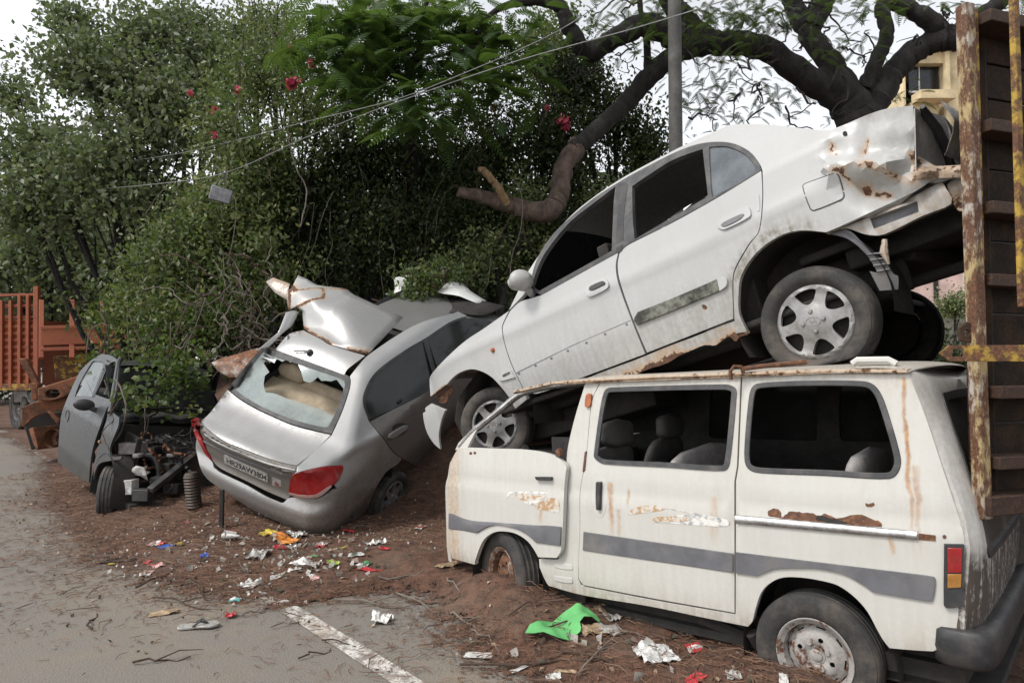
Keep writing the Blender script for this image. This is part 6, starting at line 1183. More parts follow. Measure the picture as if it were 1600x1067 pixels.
def tri_mesh(name, V, Fc, mat, parent, tone):
    me = bpy.data.meshes.new(name); me.vertices.add(len(V)); me.vertices.foreach_set('co', V.astype(np.float32).ravel()); m = len(Fc)
    me.loops.add(m * 3); me.loops.foreach_set('vertex_index', Fc.astype(np.int32).ravel()); me.polygons.add(m); me.polygons.foreach_set('loop_start', np.arange(0, m * 3, 3, dtype=np.int32)); me.polygons.foreach_set('loop_total', np.full(m, 3, dtype=np.int32))
    me.update(); me.validate(); a = me.attributes.new('tone', 'FLOAT', 'POINT'); a.data.foreach_set('value', tone.astype(np.float32)); me.materials.append(mat)
    o = bpy.data.objects.new(name, me); C.objects.link(o); o.parent = parent; return o
def blob_pts(blobs, n, seed, per=26, spread=.16, shell=.45):
    """leaf positions: small clusters scattered through egg-shaped masses (px, py, distance, half-width px, half-height px[, depth m])"""
    r = np.random.RandomState(seed); out = []; tone = []
    vol = np.array([b[3] * b[4] * b[2] ** 2 for b in blobs], float); cnt = (vol / vol.sum() * n).astype(int)
    for b, c in zip(blobs, cnt):
        cen = at(b[0], b[1], b[2]); rx, rz = b[3] * b[2] / F, b[4] * b[2] / F; ry = b[5] if len(b) > 5 else (rx + rz) * .45
        k = max(1, c // per); d = r.randn(k, 3); d /= np.linalg.norm(d, axis=1)[:, None]; rad = r.rand(k) ** (shell); lob = .78 + .35 * np.sin(d[:, 0] * 5 + b[0]) * np.sin(d[:, 2] * 6 + b[1]) + .12 * r.randn(k)
        q = cen + d * np.array([rx, ry, rz]) * (rad * lob)[:, None]; t = r.rand(k)
        out.append((q[:, None] + r.randn(k, per, 3) * spread * (.5 + r.rand(k))[:, None, None]).reshape(-1, 3)); tone.append((t[:, None] * .6 + r.rand(k, per) * .4).ravel())
    return np.concatenate(out), np.concatenate(tone)
LG = {'grey': m_leaf('greyish_leaves', [(.056, .072, .038), (.112, .138, .076), (.165, .195, .11), (.28, .28, .13)], .35),
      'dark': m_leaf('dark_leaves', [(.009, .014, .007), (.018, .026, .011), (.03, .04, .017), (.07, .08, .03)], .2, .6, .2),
      'mid': m_leaf('mid_green_leaves', [(.046, .064, .024), (.092, .122, .046), (.15, .182, .072), (.32, .3, .11)], .4),
      'bright': m_leaf('bright_fern_leaves', [(.024, .050, .016), (.046, .085, .026), (.075, .122, .036)], .42),
      'fern': m_leaf('dull_fern_leaves', [(.03, .045, .024), (.05, .07, .035), (.07, .095, .045)], .4),
      'creeper': m_leaf('creeper_leaves', [(.028, .045, .015), (.052, .08, .024), (.085, .12, .034), (.2, .2, .055)], .4),
      'far': m_leaf('distant_leaves', [(.03, .042, .024), (.05, .066, .036), (.075, .09, .05)], .25)}
M['flower'] = m_leaf('pink_flowers', [(.5, .03, .1), (.62, .06, .16)], .4)
k = NT('bark'); n1, n2 = k.noise(7, 8, .7, stretch=(1, 1, .35)), k.noise(40, 5, .7); M['bark'] = k.done(k.bsdf(k.mix(k.ss(n1, .35, .65), (.008, .007, .0065), (.028, .024, .022)), .95, 0, k.bump(k.math('ADD', n1, k.math('MULTIPLY', n2, .5)), 1., .06)))
k = NT('red_bark'); n1, n2 = k.noise(9, 8, .7, stretch=(1, 1, .5)), k.noise(50, 5, .7); M['bark2'] = k.done(k.bsdf(k.mix(k.ss(n1, .35, .65), (.045, .031, .025), (.12, .08, .062)), .9, 0, k.bump(k.math('ADD', n1, k.math('MULTIPLY', n2, .4)), .9, .02)))
M['cutwood'] = m_plain('split_wood', (.25, .165, .09), .85, .4, scale=22, bump=.5); M['twig'] = m_plain('pale_twigs', (.17, .145, .12), .9, .3); M['dtwig'] = m_plain('brown_twigs', (.075, .05, .036), .9, .35)
def limb(mb, pts, r, seed=0, wob=.04, n=14, k=8):
    """limb through (px,py,Y) points; r in metres per point, with knobs and wobble"""
    P_ = np.array([at(*p) for p in pts]); rr = r if hasattr(r, '__len__') else [r] * len(P_); rn_ = np.random.RandomState(seed); out = []; ro = []
    for i in range(len(P_) - 1):
        p0, p1, p2, p3 = P_[max(0, i - 1)], P_[i], P_[i + 1], P_[min(len(P_) - 1, i + 2)]
        for j in range(k):
            f = j / k; out.append(.5 * (2 * p1 + (p2 - p0) * f + (2 * p0 - 5 * p1 + 4 * p2 - p3) * f * f + (3 * p1 - p0 - 3 * p2 + p3) * f ** 3) + rn_.randn(3) * wob * rr[i] * 1.2); ro.append((rr[i] + (rr[i + 1] - rr[i]) * f) * (1 + (.05 if n > 8 else .1) * rn_.randn()))
    out.append(P_[-1]); ro.append(rr[-1]); mb.tube(out, ro, n); return mb
def tree(name, label, cat, base, blobs, n, size, mat, seed, trunk=(), group=None, flowers=None, aspect=.5, hang=.3, per=26, spread=.16, bark='bark', stems=0, shell=.45):
    b = at(*base); t = thing(name, label, cat, (b[0], b[1], ground_z(b[0], b[1])), group); off = np.array(t.location)
    P_, tn = blob_pts(blobs, n, seed, per, spread, shell); P_ = P_[P_[:, 2] > .05]; tn = tn[:len(P_)]
    leaf_mesh('crown' if cat == 'tree' else 'foliage', P_ - off, size, LG[mat], t, seed + 1, aspect, hang, tn)
    m_ = MB(); rn_ = random.Random(seed); b0 = off + 0
    if not trunk:
        for i, bl_ in enumerate(blobs):
            c_ = at(*bl_[:3]); r0 = .03 + .012 * math.sqrt(bl_[3] * bl_[4]) * bl_[2] / F * 2; mid = (b0 + c_) / 2 + np.array([rn_.uniform(-.3, .3), rn_.uniform(-.2, .2), -.2]); m_.tube([b0 + np.array([0, 0, -.2]), mid, c_, c_ + np.array([rn_.uniform(-.5, .5), 0, bl_[4] * bl_[2] / F * .7])], [r0 * 1.3, r0, r0 * .55, .01], 7)
            for j in range(5):
                d = np.array([rn_.uniform(-1, 1) * bl_[3], rn_.uniform(-1, 1) * bl_[3], rn_.uniform(-.8, 1) * bl_[4]]) * bl_[2] / F * .9; m_.tube([mid + (c_ - mid) * rn_.random(), c_ + d * .5 + np.array([0, 0, .1]), c_ + d], [r0 * .4, r0 * .22, .006], 5)
        m_.v = [tuple(np.array(v) - off) for v in m_.v]; m_.build('trunk', M[bark], t)
    if flowers is not None:
        r = np.random.RandomState(seed + 7)
        for f in flowers: leaf_mesh('flower_cluster', at(*f[:3]) + r.randn(int(f[3] * 1.6), 3) * f[4] * .42 - off, .08, M['flower'], t, seed + 8, .8, 0)
    for i in range(stems):
        bl_ = rn_.choice(blobs); px = bl_[0] + rn_.uniform(-1, 1) * bl_[3]; py = bl_[1] - rn_.uniform(.0, .9) * bl_[4]; Y = bl_[2] - (bl_[5] if len(bl_) > 5 else .9) * rn_.uniform(.5, 1.0); L = []
        for j in range(5): L.append((px, py, Y)); px += rn_.uniform(-24, 18); py += rn_.uniform(12, 55); Y += rn_.uniform(-.12, .12)
        s_ = MB(); limb(s_, L, [rn_.uniform(.004, .010)] * 5, seed + i, .35, 5, 5); s_.v = [tuple(np.array(v) - off) for v in s_.v]; s_.build('stem', M[rn_.choice(['twig', 'dtwig', 'twig'])], t)
    return t
# far trees closing the view
for i, (x, y, Y, rx, ry, lb) in enumerate(((-60, 440, 26, 140, 130, 'dull tree far behind the left-hand truck, leftmost of the distant row'), (170, 420, 24, 150, 150, 'dull tree in the distant row seen above the low red-brown truck bed'), (420, 400, 19, 170, 170, 'dark tree in the distant row behind the hanging box'), (690, 380, 18, 180, 190, 'dark tree in the distant row behind the split branch'), (930, 400, 20, 150, 150, 'dark tree in the distant row behind the utility pole'))):
    tree('background_tree', lb, 'tree', (x, 560, Y), [(x, y, Y, rx, ry), (x + 40, y + 110, Y - .5, rx, ry * .6), (x - 70, y + 60, Y, rx * .7, ry * .7)], 20000, .27, 'far', 300 + i, group='distant trees behind the wrecks', spread=.3)
# left-hand trees and bushes
tree('leafy_tree', 'tall grey-green tree with pale sky showing round its ragged top, at upper left', 'tree', (250, 540, 14), [(150, 115, 12, 120, 85), (255, 165, 12, 120, 105), (60, 235, 12.5, 95, 85), (170, 265, 11.8, 140, 95), (335, 110, 13, 90, 70), (120, 40, 12.5, 60, 40), (20, 150, 13, 45, 40), (300, 45, 14, 90, 40), (40, 330, 13, 80, 70), (100, 300, 12.5, 90, 60), (220, 60, 12.5, 90, 60), (400, 60, 14, 70, 50)], 36000, .11, 'grey', 11, spread=.17, per=22, aspect=.6, hang=.1)
tree('leafy_bush', 'grey-green bush rising behind the left-hand truck', 'bush', (90, 590, 18), [(70, 370, 17.5, 130, 90), (170, 430, 17.5, 120, 80), (10, 420, 18, 90, 70), (230, 340, 17.5, 110, 80), (130, 490, 18.5, 130, 40)], 20000, .15, 'grey', 12, spread=.2, per=14, aspect=.6, stems=7)
tree('leafy_bush', 'dense mid-green bush with bare stems behind the grey hatchback, below the hanging box', 'bush', (300, 570, 10.2), [(280, 420, 10.2, 110, 95), (350, 340, 10.2, 100, 100), (390, 250, 10.4, 90, 90), (400, 440, 10, 90, 80), (300, 490, 9.9, 110, 45), (220, 490, 10.6, 60, 45)], 26000, .085, 'mid', 13, spread=.15, per=34, stems=12)
tree('flowering_bush', 'climbing bush dotted with pink flowers at upper centre left', 'bush', (430, 560, 11.2), [(400, 130, 11.5, 90, 80), (430, 40, 12.5, 80, 50), (460, 100, 11.5, 90, 80), (500, 180, 11, 100, 80), (350, 200, 10.8, 70, 70)], 15000, .075, 'mid', 14, flowers=[(456, 130, 10.2, 44, .085), (452, 76, 10.6, 10, .07), (487, 100, 10.6, 12, .08), (296, 147, 10.3, 8, .05), (336, 172, 10.1, 10, .07), (333, 210, 10.0, 8, .05), (370, 142, 10.3, 8, .06), (520, 78, 10.6, 6, .06), (716, 52, 10.6, 14, .08), (735, 62, 10.6, 6, .04)], stems=8)
# the dark thicket in the middle
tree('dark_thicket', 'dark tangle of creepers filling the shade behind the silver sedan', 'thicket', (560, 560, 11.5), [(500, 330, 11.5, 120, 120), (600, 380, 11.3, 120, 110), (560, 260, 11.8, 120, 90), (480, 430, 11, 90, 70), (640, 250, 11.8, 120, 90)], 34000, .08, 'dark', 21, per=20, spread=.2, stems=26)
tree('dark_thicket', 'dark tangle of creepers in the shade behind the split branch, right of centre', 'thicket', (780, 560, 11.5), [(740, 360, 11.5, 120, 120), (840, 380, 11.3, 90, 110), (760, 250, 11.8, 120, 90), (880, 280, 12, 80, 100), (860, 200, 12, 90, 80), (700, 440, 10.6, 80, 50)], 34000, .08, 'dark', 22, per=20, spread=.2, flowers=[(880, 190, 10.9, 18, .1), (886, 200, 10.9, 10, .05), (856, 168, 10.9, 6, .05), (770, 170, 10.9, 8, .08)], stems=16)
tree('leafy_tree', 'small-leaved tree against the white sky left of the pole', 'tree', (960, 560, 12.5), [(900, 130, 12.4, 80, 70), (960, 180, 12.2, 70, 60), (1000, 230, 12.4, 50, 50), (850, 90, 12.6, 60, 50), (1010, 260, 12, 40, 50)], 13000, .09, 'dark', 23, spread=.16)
tree('leafy_bush', 'green creeper patch low behind the tilted white sedan mirror', 'bush', (790, 500, 9.8), [(770, 400, 10.1, 60, 55), (700, 430, 9.8, 70, 30), (820, 330, 10.4, 40, 60), (880, 420, 10.2, 60, 60), (960, 330, 10.8, 60, 60)], 9000, .07, 'mid', 24, spread=.14, stems=6)
# ferny flame tree: trunk and crooked limbs behind the white sedan
fb_ = at(1345, 560, 11.0); ft = thing('flame_tree', 'big dark flame tree with crooked limbs arching over the tilted white sedan', 'tree', (fb_[0], fb_[1], 0)); fo = np.array(ft.location)
m_ = MB(); limb(m_, [(1350, 600, 11.2), (1350, 400, 11.1), (1345, 230, 11), (1330, 165, 11), (1290, 125, 10.9)], [.38, .34, .30, .32, .24], 1); limb(m_, [(1345, 190, 11), (1372, 150, 11), (1403, 105, 11), (1443, 72, 11), (1490, 60, 10.8), (1545, 66, 10.6)], [.30, .23, .19, .18, .2, .18], 2); m_.v = [tuple(np.array(v) - fo) for v in m_.v]; m_.build('trunk', M['bark'], ft)
for j, (pts, r_) in enumerate((([(1335, 170, 11), (1270, 128, 10.9), (1190, 75, 10.7), (1120, 68, 10.5), (1062, 82, 10.4), (1015, 120, 10.5), (975, 165, 10.6), (930, 205, 10.4), (895, 235, 10.2)], [.24, .21, .19, .18, .16, .15, .14, .135, .13]),
        ([(1335, 150, 11), (1290, 90, 11), (1255, 40, 11), (1235, -10, 11), (1215, -80, 11), (1160, -170, 10.8), (1120, -260, 10.7)], [.2, .18, .165, .15, .13, .1, .03]), ([(1262, 45, 11), (1285, 5, 11), (1305, -70, 11), (1340, -170, 11), (1330, -260, 11)], [.2, .18, .15, .09, .02]), ([(1350, 140, 10.9), (1372, 90, 10.8), (1386, 55, 10.8), (1378, 12, 10.8), (1400, 6, 10.8), (1440, 25, 10.8), (1480, 55, 10.9)], [.14, .11, .11, .11, .12, .14, .16]),
        ([(1065, 62, 10.4), (1010, 40, 10.3), (960, 60, 10.2), (920, 82, 10.2), (890, 45, 10.1), (872, 8, 10.0), (820, 2, 10), (770, 20, 9.9), (740, 60, 9.8)], [.22, .18, .15, .14, .12, .1, .07, .04, .015]), ([(1100, 60, 10.5), (1060, 20, 10.4), (1025, -40, 10.3), (960, -140, 10.2), (940, -220, 10)], [.2, .17, .14, .08, .02]), ([(1012, 110, 10.5), (1010, 60, 10.5), (1000, 0, 10.6), (1010, -90, 10.6)], [.07, .055, .04, .012]), ([(1480, 60, 10.9), (1540, 20, 10.7), (1575, -10, 10.6), (1600, -90, 10.6)], [.12, .13, .1, .02]), ([(1600, 58, 10.6), (1680, 30, 10.3), (1760, -40, 10.2), (1800, -150, 10.2)], [.18, .14, .08, .02]))):
    m_ = MB(); limb(m_, pts, r_, 40 + j); m_.v = [tuple(np.array(v) - fo) for v in m_.v]; m_.build('limb', M['bark'], ft)
m_ = MB(); limb(m_, [(905, 225, 10.3), (880, 262, 10.1), (872, 310, 10.0), (850, 332, 9.9), (800, 322, 9.9), (755, 308, 9.8), (715, 300, 9.8)], [.15, .15, .15, .16, .12, .1, .075], 60); m_.v = [tuple(np.array(v) - fo) for v in m_.v]; m_.build('limb', M['bark2'], ft)
m_ = MB(); limb(m_, [(792, 318, 9.8), (775, 288, 9.65), (752, 262, 9.55)], [.06, .055, .05], 61, .1); m_.v = [tuple(np.array(v) - fo) for v in m_.v]; m_.build('split_branch', M['cutwood'], ft)
rn = random.Random(77)
for j in range(46):
    px, py = rn.choice([(rn.uniform(1000, 1500), rn.uniform(-10, 70)), (rn.uniform(1060, 1320), rn.uniform(60, 190)), (rn.uniform(830, 1010), rn.uniform(0, 120))]); L = [(px, py, rn.uniform(9.6, 10.8))]
    for q in range(4): L.append((L[-1][0] + rn.uniform(-32, 26), L[-1][1] + rn.uniform(-14, 30), L[-1][2] + rn.uniform(-.1, .1)))
    m_ = MB(); limb(m_, L, [rn.uniform(.012, .022), .014, .010, .007, .004], 80 + j, 1.2, 5, 4); m_.v = [tuple(np.array(v) - fo) for v in m_.v]; m_.build('twig', M['bark'], ft)
def fronds(name, blobs, n, size, mat, parent, seed, off, pairs=11):
    """feathery leaves: a drooping rib with rows of narrow leaflets"""
    r = np.random.RandomState(seed); Vs = []; Fs = []; Ts = []; nb = 0; wts = np.array([b[3] * b[4] for b in blobs], float); wts /= wts.sum()
    for i in range(n):
        b = blobs[r.choice(len(blobs), p=wts)]; Y = b[2] + r.uniform(-.5, .5); c_ = at(b[0] + np.clip(r.randn() * .55, -1, 1) * b[3], b[1] + np.clip(r.randn() * .55, -1, 1) * b[4], Y); L = size * r.uniform(.6, 1.15)
        h = r.uniform(0, 2 * math.pi); d = np.array([math.cos(h), math.sin(h) * .8, r.uniform(-.5, .35)]); d /= np.linalg.norm(d); up = np.array([0, 0, 1.]); s = np.cross(d, up); s /= np.linalg.norm(s) + 1e-9; tone = r.rand()
        P_ = [c_ + d * L * t - up * L * .45 * t * t for t in np.linspace(0, 1, pairs + 1)]
        for t in range(1, pairs + 1):
            p = P_[t]; w = L * .24 * math.sin(math.pi * min(1, t / pairs * .85 + .12)) ; tg = P_[t] - P_[t - 1]; tg = tg / np.linalg.norm(tg)
            for sg in (-1, 1):
                e = p + (s * sg + tg * .35 - up * .15) * w; q = tg * L * .034
                Vs += [p - q, p + q, e + q * .6, e - q * .6]; Fs += [(nb, nb + 1, nb + 2), (nb, nb + 2, nb + 3)]; nb += 4; Ts += [tone] * 4
        rr = s * .004
        for t in range(pairs): Vs += [P_[t] - rr, P_[t] + rr, P_[t + 1] + rr, P_[t + 1] - rr]; Fs += [(nb, nb + 1, nb + 2), (nb, nb + 2, nb + 3)]; nb += 4; Ts += [tone] * 4
    return tri_mesh(name, np.array(Vs) - off, np.array(Fs), LG[mat], parent, np.array(Ts))
fronds('crown', [(1150, 20, 10.2, 120, 40), (1070, 30, 10.0, 90, 40), (1350, 5, 10.3, 120, 20), (1230, 150, 11.6, 90, 45), (1180, 30, 10.2, 60, 40), (1400, 150, 11.8, 40, 30), (1450, 20, 11.5, 70, 25), (960, 40, 10, 100, 50), (1100, 150, 10.6, 60, 60), (1330, 60, 10.6, 60, 40), (1560, 40, 11, 50, 40), (1130, 80, 10, 60, 30), (1150, -180, 10.6, 160, 80), (1330, -180, 11, 160, 80), (960, -160, 10.2, 120, 80), (1700, -80, 10.3, 120, 100)], 2300, .23, 'fern', ft, 90, fo, 12)
bt = thing('fern_leaved_tree', 'bright green feathery tree hanging down at top centre', 'tree', tuple(at(660, 560, 12.2) * (1, 1, 0))); bo = np.array(bt.location)
fronds('crown', [(620, 60, 9.4, 110, 70), (560, 110, 9.4, 70, 60), (700, 130, 9.2, 90, 60), (640, 170, 9.1, 60, 40), (770, 60, 9.6, 90, 60), (500, 50, 9.8, 60, 50), (690, 30, 9.8, 100, 40), (800, 140, 9.6, 40, 40), (560, 30, 9.6, 90, 40)], 620, .5, 'bright', bt, 91, bo, 14)
m_ = MB(); limb(m_, [(655, 570, 12.2), (650, 300, 11.6), (640, 120, 10.5), (690, 60, 9.8), (760, 50, 9.6)], [.16, .13, .09, .05, .02], 5); limb(m_, [(640, 130, 10.5), (570, 90, 9.8), (510, 50, 9.8)], [.07, .04, .015], 6); limb(m_, [(655, 110, 10.3), (660, 20, 9.8), (700, -40, 9.8)], [.06, .04, .02], 7); limb(m_, [(800, 58, 9.8), (720, 80, 9.5), (640, 100, 9.5), (600, 130, 9.4)], [.03, .022, .016, .008], 8); m_.v = [tuple(np.array(v) - bo) for v in m_.v]; m_.build('trunk', M['bark'], bt)
P_, tn = blob_pts([(600, 30, 11, 140, 50), (760, 110, 10.8, 110, 90), (860, 40, 11.5, 70, 50), (560, 130, 11, 90, 60)], 9000, 92, 24, .15); leaf_mesh('crown', P_ - bo, .075, LG['mid'], bt, 93, .5, .3, tn)
# creepers over the wrecks, low plants
tree('creeper', 'green creeper with big leaves sprawling over the grey hatchback roof and bonnet', 'creeper', (255, 640, 7.75), [(265, 588, 7.8, 44, 22, .3), (196, 606, 7.4, 16, 20, .12), (205, 630, 7.35, 20, 12, .12), (298, 588, 8.0, 36, 34, .3), (292, 640, 7.5, 12, 10, .12), (240, 622, 7.5, 40, 14, .2), (260, 560, 8.5, 70, 18, .4)], 800, .075, 'creeper', 31, per=14, spread=.09, aspect=.75, stems=5, bark='dtwig', trunk=(1,))
tree('creeper', 'leafy creeper between the low truck bed and the grey hatchback', 'creeper', (150, 600, 10.5), [(180, 490, 10.6, 60, 28), (270, 520, 9.6, 60, 36), (165, 572, 9.5, 40, 18), (330, 500, 9.4, 60, 40)], 4200, .07, 'creeper', 32, per=18, spread=.12, stems=14, bark='dtwig')
tree('creeper', 'green creeper clump on the torn sheet beyond the silver sedan roof', 'creeper', (655, 490, 9.1), [(660, 440, 9.2, 45, 18, .25), (650, 465, 9.0, 22, 22, .15), (625, 480, 9.0, 14, 18, .12), (700, 432, 9.5, 40, 14, .25)], 1500, .06, 'creeper', 33, per=14, spread=.07, aspect=.7, bark='dtwig')
tree('shrub', 'green shrub in front of the pink house seen under the white sedan tail', 'shrub', (1492, 500, 18), [(1492, 478, 18, 26, 16)], 1500, .09, 'mid', 34)
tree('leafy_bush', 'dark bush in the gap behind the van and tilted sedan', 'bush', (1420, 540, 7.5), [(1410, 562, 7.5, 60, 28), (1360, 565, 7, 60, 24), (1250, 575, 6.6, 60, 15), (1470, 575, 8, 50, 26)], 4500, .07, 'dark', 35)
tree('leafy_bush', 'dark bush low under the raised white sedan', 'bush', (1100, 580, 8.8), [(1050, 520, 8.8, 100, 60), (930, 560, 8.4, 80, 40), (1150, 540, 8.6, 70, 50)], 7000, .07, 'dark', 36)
# dry tangle of branches left of the silver sedan
tg_ = at(390, 520, 8.9); bp_ = thing('brushwood', 'heap of grey bare branches left of the torn silver roof', 'brushwood', (tg_[0], tg_[1], 0)); go = np.array(bp_.location); rn = random.Random(8)
for j in range(60):
    px, py, Y = rn.uniform(290, 440), rn.uniform(430, 560), rn.uniform(8.4, 9.4); L = [(px, py, Y)]; dx, dy = rn.uniform(-40, 40), rn.uniform(-35, 30)
    for q in range(4): L.append((L[-1][0] + dx * .6 + rn.uniform(-14, 14), L[-1][1] + dy * .6 + rn.uniform(-10, 18), L[-1][2] + rn.uniform(-.1, .1)))
    m_ = MB(); r0 = rn.uniform(.004, .013) * (2.2 if j < 6 else 1); limb(m_, L, [r0, r0, r0 * .8, r0 * .7, r0 * .5], 200 + j, 1., 5, 4); m_.v = [tuple(np.array(v) - go) for v in m_.v]; m_.build('branch', M[rn.choice(['twig', 'twig', 'dtwig'])], bp_)
# ---------------------------------------------------------------- litter, sticks and needles on the verge
def gpos(px, py):
    z = 0.
    for _ in range(8):
        p = on_ground(px, py, z); z = .5 * z + .5 * gz(p[0], p[1])
    return np.array([p[0], p[1], z])
def gz(x, y):
    s, t = st_of(x, y); h, d = dirt_h(np.array([s]), np.array([t]), True); d = float(d[0])
    if d < -.45: return 0.
    return max(.006, float(h[0]) + nsst(0, .4, d) * sum(k[2] * math.exp(-((x - k[0]) ** 2 + (y - k[1]) ** 2) / k[3] ** 2) for k in MOUNDS))
def gz_v(x, y):
    s = (x - L0[0]) * LE[0] + (y - L0[1]) * LE[1]; t = (x - L0[0]) * LN[0] + (y - L0[1]) * LN[1]; h, d = dirt_h(s, t, True)
    for mx, my, mh, mr in MOUNDS: h = h + mh * nsst(0, .4, d) * np.exp(-((x - mx) ** 2 + (y - my) ** 2) / mr ** 2)
    return np.where(d < -.45, 0, np.maximum(.006, h)), d
_cm = {}
def cmat(c, rough=.45):
    if c not in _cm: _cm[c] = m_plain('litter_' + str(len(_cm)), c, rough, .18, scale=40, dirt=(.14, .1, .075), dirtamt=.35, bump=.1)
    return _cm[c]
COL = dict(red=(.5, .03, .04), pink=(.62, .1, .2), white=(.62, .61, .58), grey=(.38, .37, .35), blue=(.02, .09, .42), cyan=(.08, .42, .42), yellow=(.55, .42, .04), orange=(.6, .2, .02), green=(.06, .3, .1), lime=(.32, .45, .06), brown=(.2, .13, .08), tan=(.4, .29, .18), black=(.03, .03, .03), foil=(.6, .6, .58), palepink=(.6, .36, .34))
def wrapper(name, label, px, py, w, l, cols, seed, rot=None, fold=.35, cat='wrapper'):
    """crumpled foil or paper piece lying on the ground"""
    p = gpos(px, py); r = random.Random(seed); a = r.uniform(0, math.pi) if rot is None else R(rot); m_ = MB(); w *= 1.3; l *= 1.3
    ca, sa = math.cos(a), math.sin(a)
    def f(u, v):
        x, y = (u - .5) * w, (v - .5) * l; e = 1 - .25 * abs(fbm(u * 2 + seed, v * 2, 1) - .5) * 2; x *= e; y *= e
        X, Y = p[0] + ca * x - sa * y, p[1] + sa * x + ca * y
        return (X - p[0], Y - p[1], gz(X, Y) - p[2] + .006 + fold * min(w, l) * abs(fbm(u * 3.3 + seed * 1.7, v * 3.3 + seed, 2, 3) - .42) * 1.2)
    m_.grid(f, 12, 12, th=.0015)
    if len(cols) > 1: m_.m = [min(len(cols) - 1, int((i % 144) / 144 * len(cols) + .5 * (((i * 7) % 5) / 5 - .5))) for i in range(len(m_.f))]
    o = m_.build(name, [cmat(COL[c]) for c in cols], sharp=25); o.location = tuple(p); return tag(o, label, cat)
W = wrapper
W('plastic_flower', 'bright pink scrap on the soil left of the silver sedan tail', 289, 818, .05, .05, ['pink'], 1, cat='scrap')
W('snack_wrapper', 'red and white snack wrapper beside the blue one, at left edge of the litter', 244, 851, .12, .07, ['red', 'white', 'palepink'], 2)
W('snack_wrapper', 'bright blue wrapper touching the yellow-brown one', 261, 854, .10, .06, ['blue'], 3); W('snack_wrapper', 'yellow-brown wrapper end beside the blue wrapper', 275, 851, .08, .06, ['tan', 'yellow'], 4)
W('snack_wrapper', 'deep blue crumpled ball of foil alone on brown soil', 319, 871, .045, .045, ['blue'], 5, fold=.7)
W('paper_scrap', 'pale red folded paper left of the litter heap', 244, 884, .11, .06, ['palepink', 'red'], 6, cat='paper'); W('snack_wrapper', 'small dark red wrapper just left of the pale red paper', 229, 880, .05, .03, ['red'], 7)
W('rubber_strip', 'flat black strip lying at the road edge', 182, 877, .22, .05, ['black'], 8, rot=10, fold=.1, cat='strip'); W('yellow_scrap', 'tiny yellow scrap beside the flat black strip', 174, 882, .03, .03, ['yellow'], 9, cat='scrap')
W('paper_scrap', 'off-white crushed paper below the pale red folded paper', 229, 897, .11, .06, ['white', 'palepink'], 10, cat='paper'); W('paper_scrap', 'round white crushed paper in the middle of the litter', 391, 914.5, .12, .09, ['white'], 11, fold=.5, cat='paper')
W('snack_wrapper', 'long orange and yellow snack packet under the silver sedan bumper', 436, 839, .30, .12, ['yellow', 'orange', 'orange', 'orange'], 12, rot=-25, fold=.45); W('foil_piece', 'shiny pale foil standing at the right end of the orange packet', 466, 838, .11, .10, ['foil', 'grey'], 13, fold=.8, cat='foil')
W('foil_piece', 'pale foil fold lying across the orange packet', 455, 836, .06, .06, ['foil'], 14, fold=.8, cat='foil'); W('snack_wrapper', 'red wrapper just below the orange packet', 439, 857, .09, .06, ['red'], 15); W('paper_scrap', 'white crushed paper right of the red wrapper below the orange packet', 458, 856, .08, .07, ['white'], 16, fold=.6, cat='paper')
W('snack_wrapper', 'red and silver wrapper right of the foil under the bumper', 503, 853, .13, .06, ['red', 'foil'], 17, fold=.6); W('plastic_scrap', 'lime yellow scrap near the silver sedan rear wheel', 533, 858, .07, .05, ['lime', 'yellow'], 18, cat='scrap')
W('plastic_bag', 'translucent white crushed bag in front of the silver sedan rear wheel', 585, 852, .16, .10, ['white', 'grey'], 19, fold=.6, cat='bag'); W('snack_wrapper', 'small red wrapper right of the crushed white bag', 601, 859, .06, .04, ['red'], 20)
W('red_strip', 'thin red strip at the right edge of the litter', 576, 892, .15, .035, ['red'], 21, rot=-12, fold=.2, cat='strip'); W('snack_wrapper', 'pale green wrapper at the centre of the litter', 486, 873, .11, .06, ['green', 'white'], 22); W('plastic_bag', 'grey film bag just under the pale green wrapper', 477, 882, .16, .09, ['grey', 'white'], 23, fold=.6, cat='bag')
W('snack_wrapper', 'yellow-green flat wrapper right of the grey film bag', 520, 881, .09, .05, ['lime'], 24); W('snack_wrapper', 'white and green wrapper near the thin red strip', 569, 883, .09, .06, ['white', 'green'], 25); W('paper_scrap', 'pale pink paper below the grey film bag', 490, 902, .08, .05, ['palepink', 'white'], 26, cat='paper')
W('paper_scrap', 'flat white paper tag left of the grey film bag', 460, 890, .08, .04, ['white'], 27, rot=5, fold=.15, cat='paper'); W('paper_scrap', 'grey-white paper bit above the round white crushed paper', 432, 902, .07, .05, ['grey'], 28, cat='paper'); W('plastic_scrap', 'cyan plastic scrap below the litter heap', 367, 939, .05, .06, ['cyan', 'white'], 29, fold=.6, cat='scrap')
W('bottle_cap', 'small red cap on the asphalt left of the white line end', 360, 963, .05, .045, ['red'], 30, fold=.8, cat='cap'); W('paper_scrap', 'white crumpled tissue on asphalt right of the white line', 597, 970, .10, .09, ['white'], 31, fold=.9, cat='paper'); W('dry_leaf', 'tan dry leaf lying flat on the asphalt at left', 256, 959, .13, .06, ['tan'], 32, rot=25, fold=.2, cat='leaf')
W('cardboard_piece', 'flat white card on the asphalt left of the green cloth', 747.5, 1025, .115, .055, ['white'], 33, rot=-8, fold=.06, cat='card'); W('snack_wrapper', 'red and white sachet on the soil below the van sliding door', 1086, 1013, .085, .06, ['red', 'white', 'red'], 34, fold=.3); W('foil_plate', 'crushed silver foil plate on the soil before the van', 1023, 1022, .17, .15, ['foil'], 35, fold=.42, cat='foil')
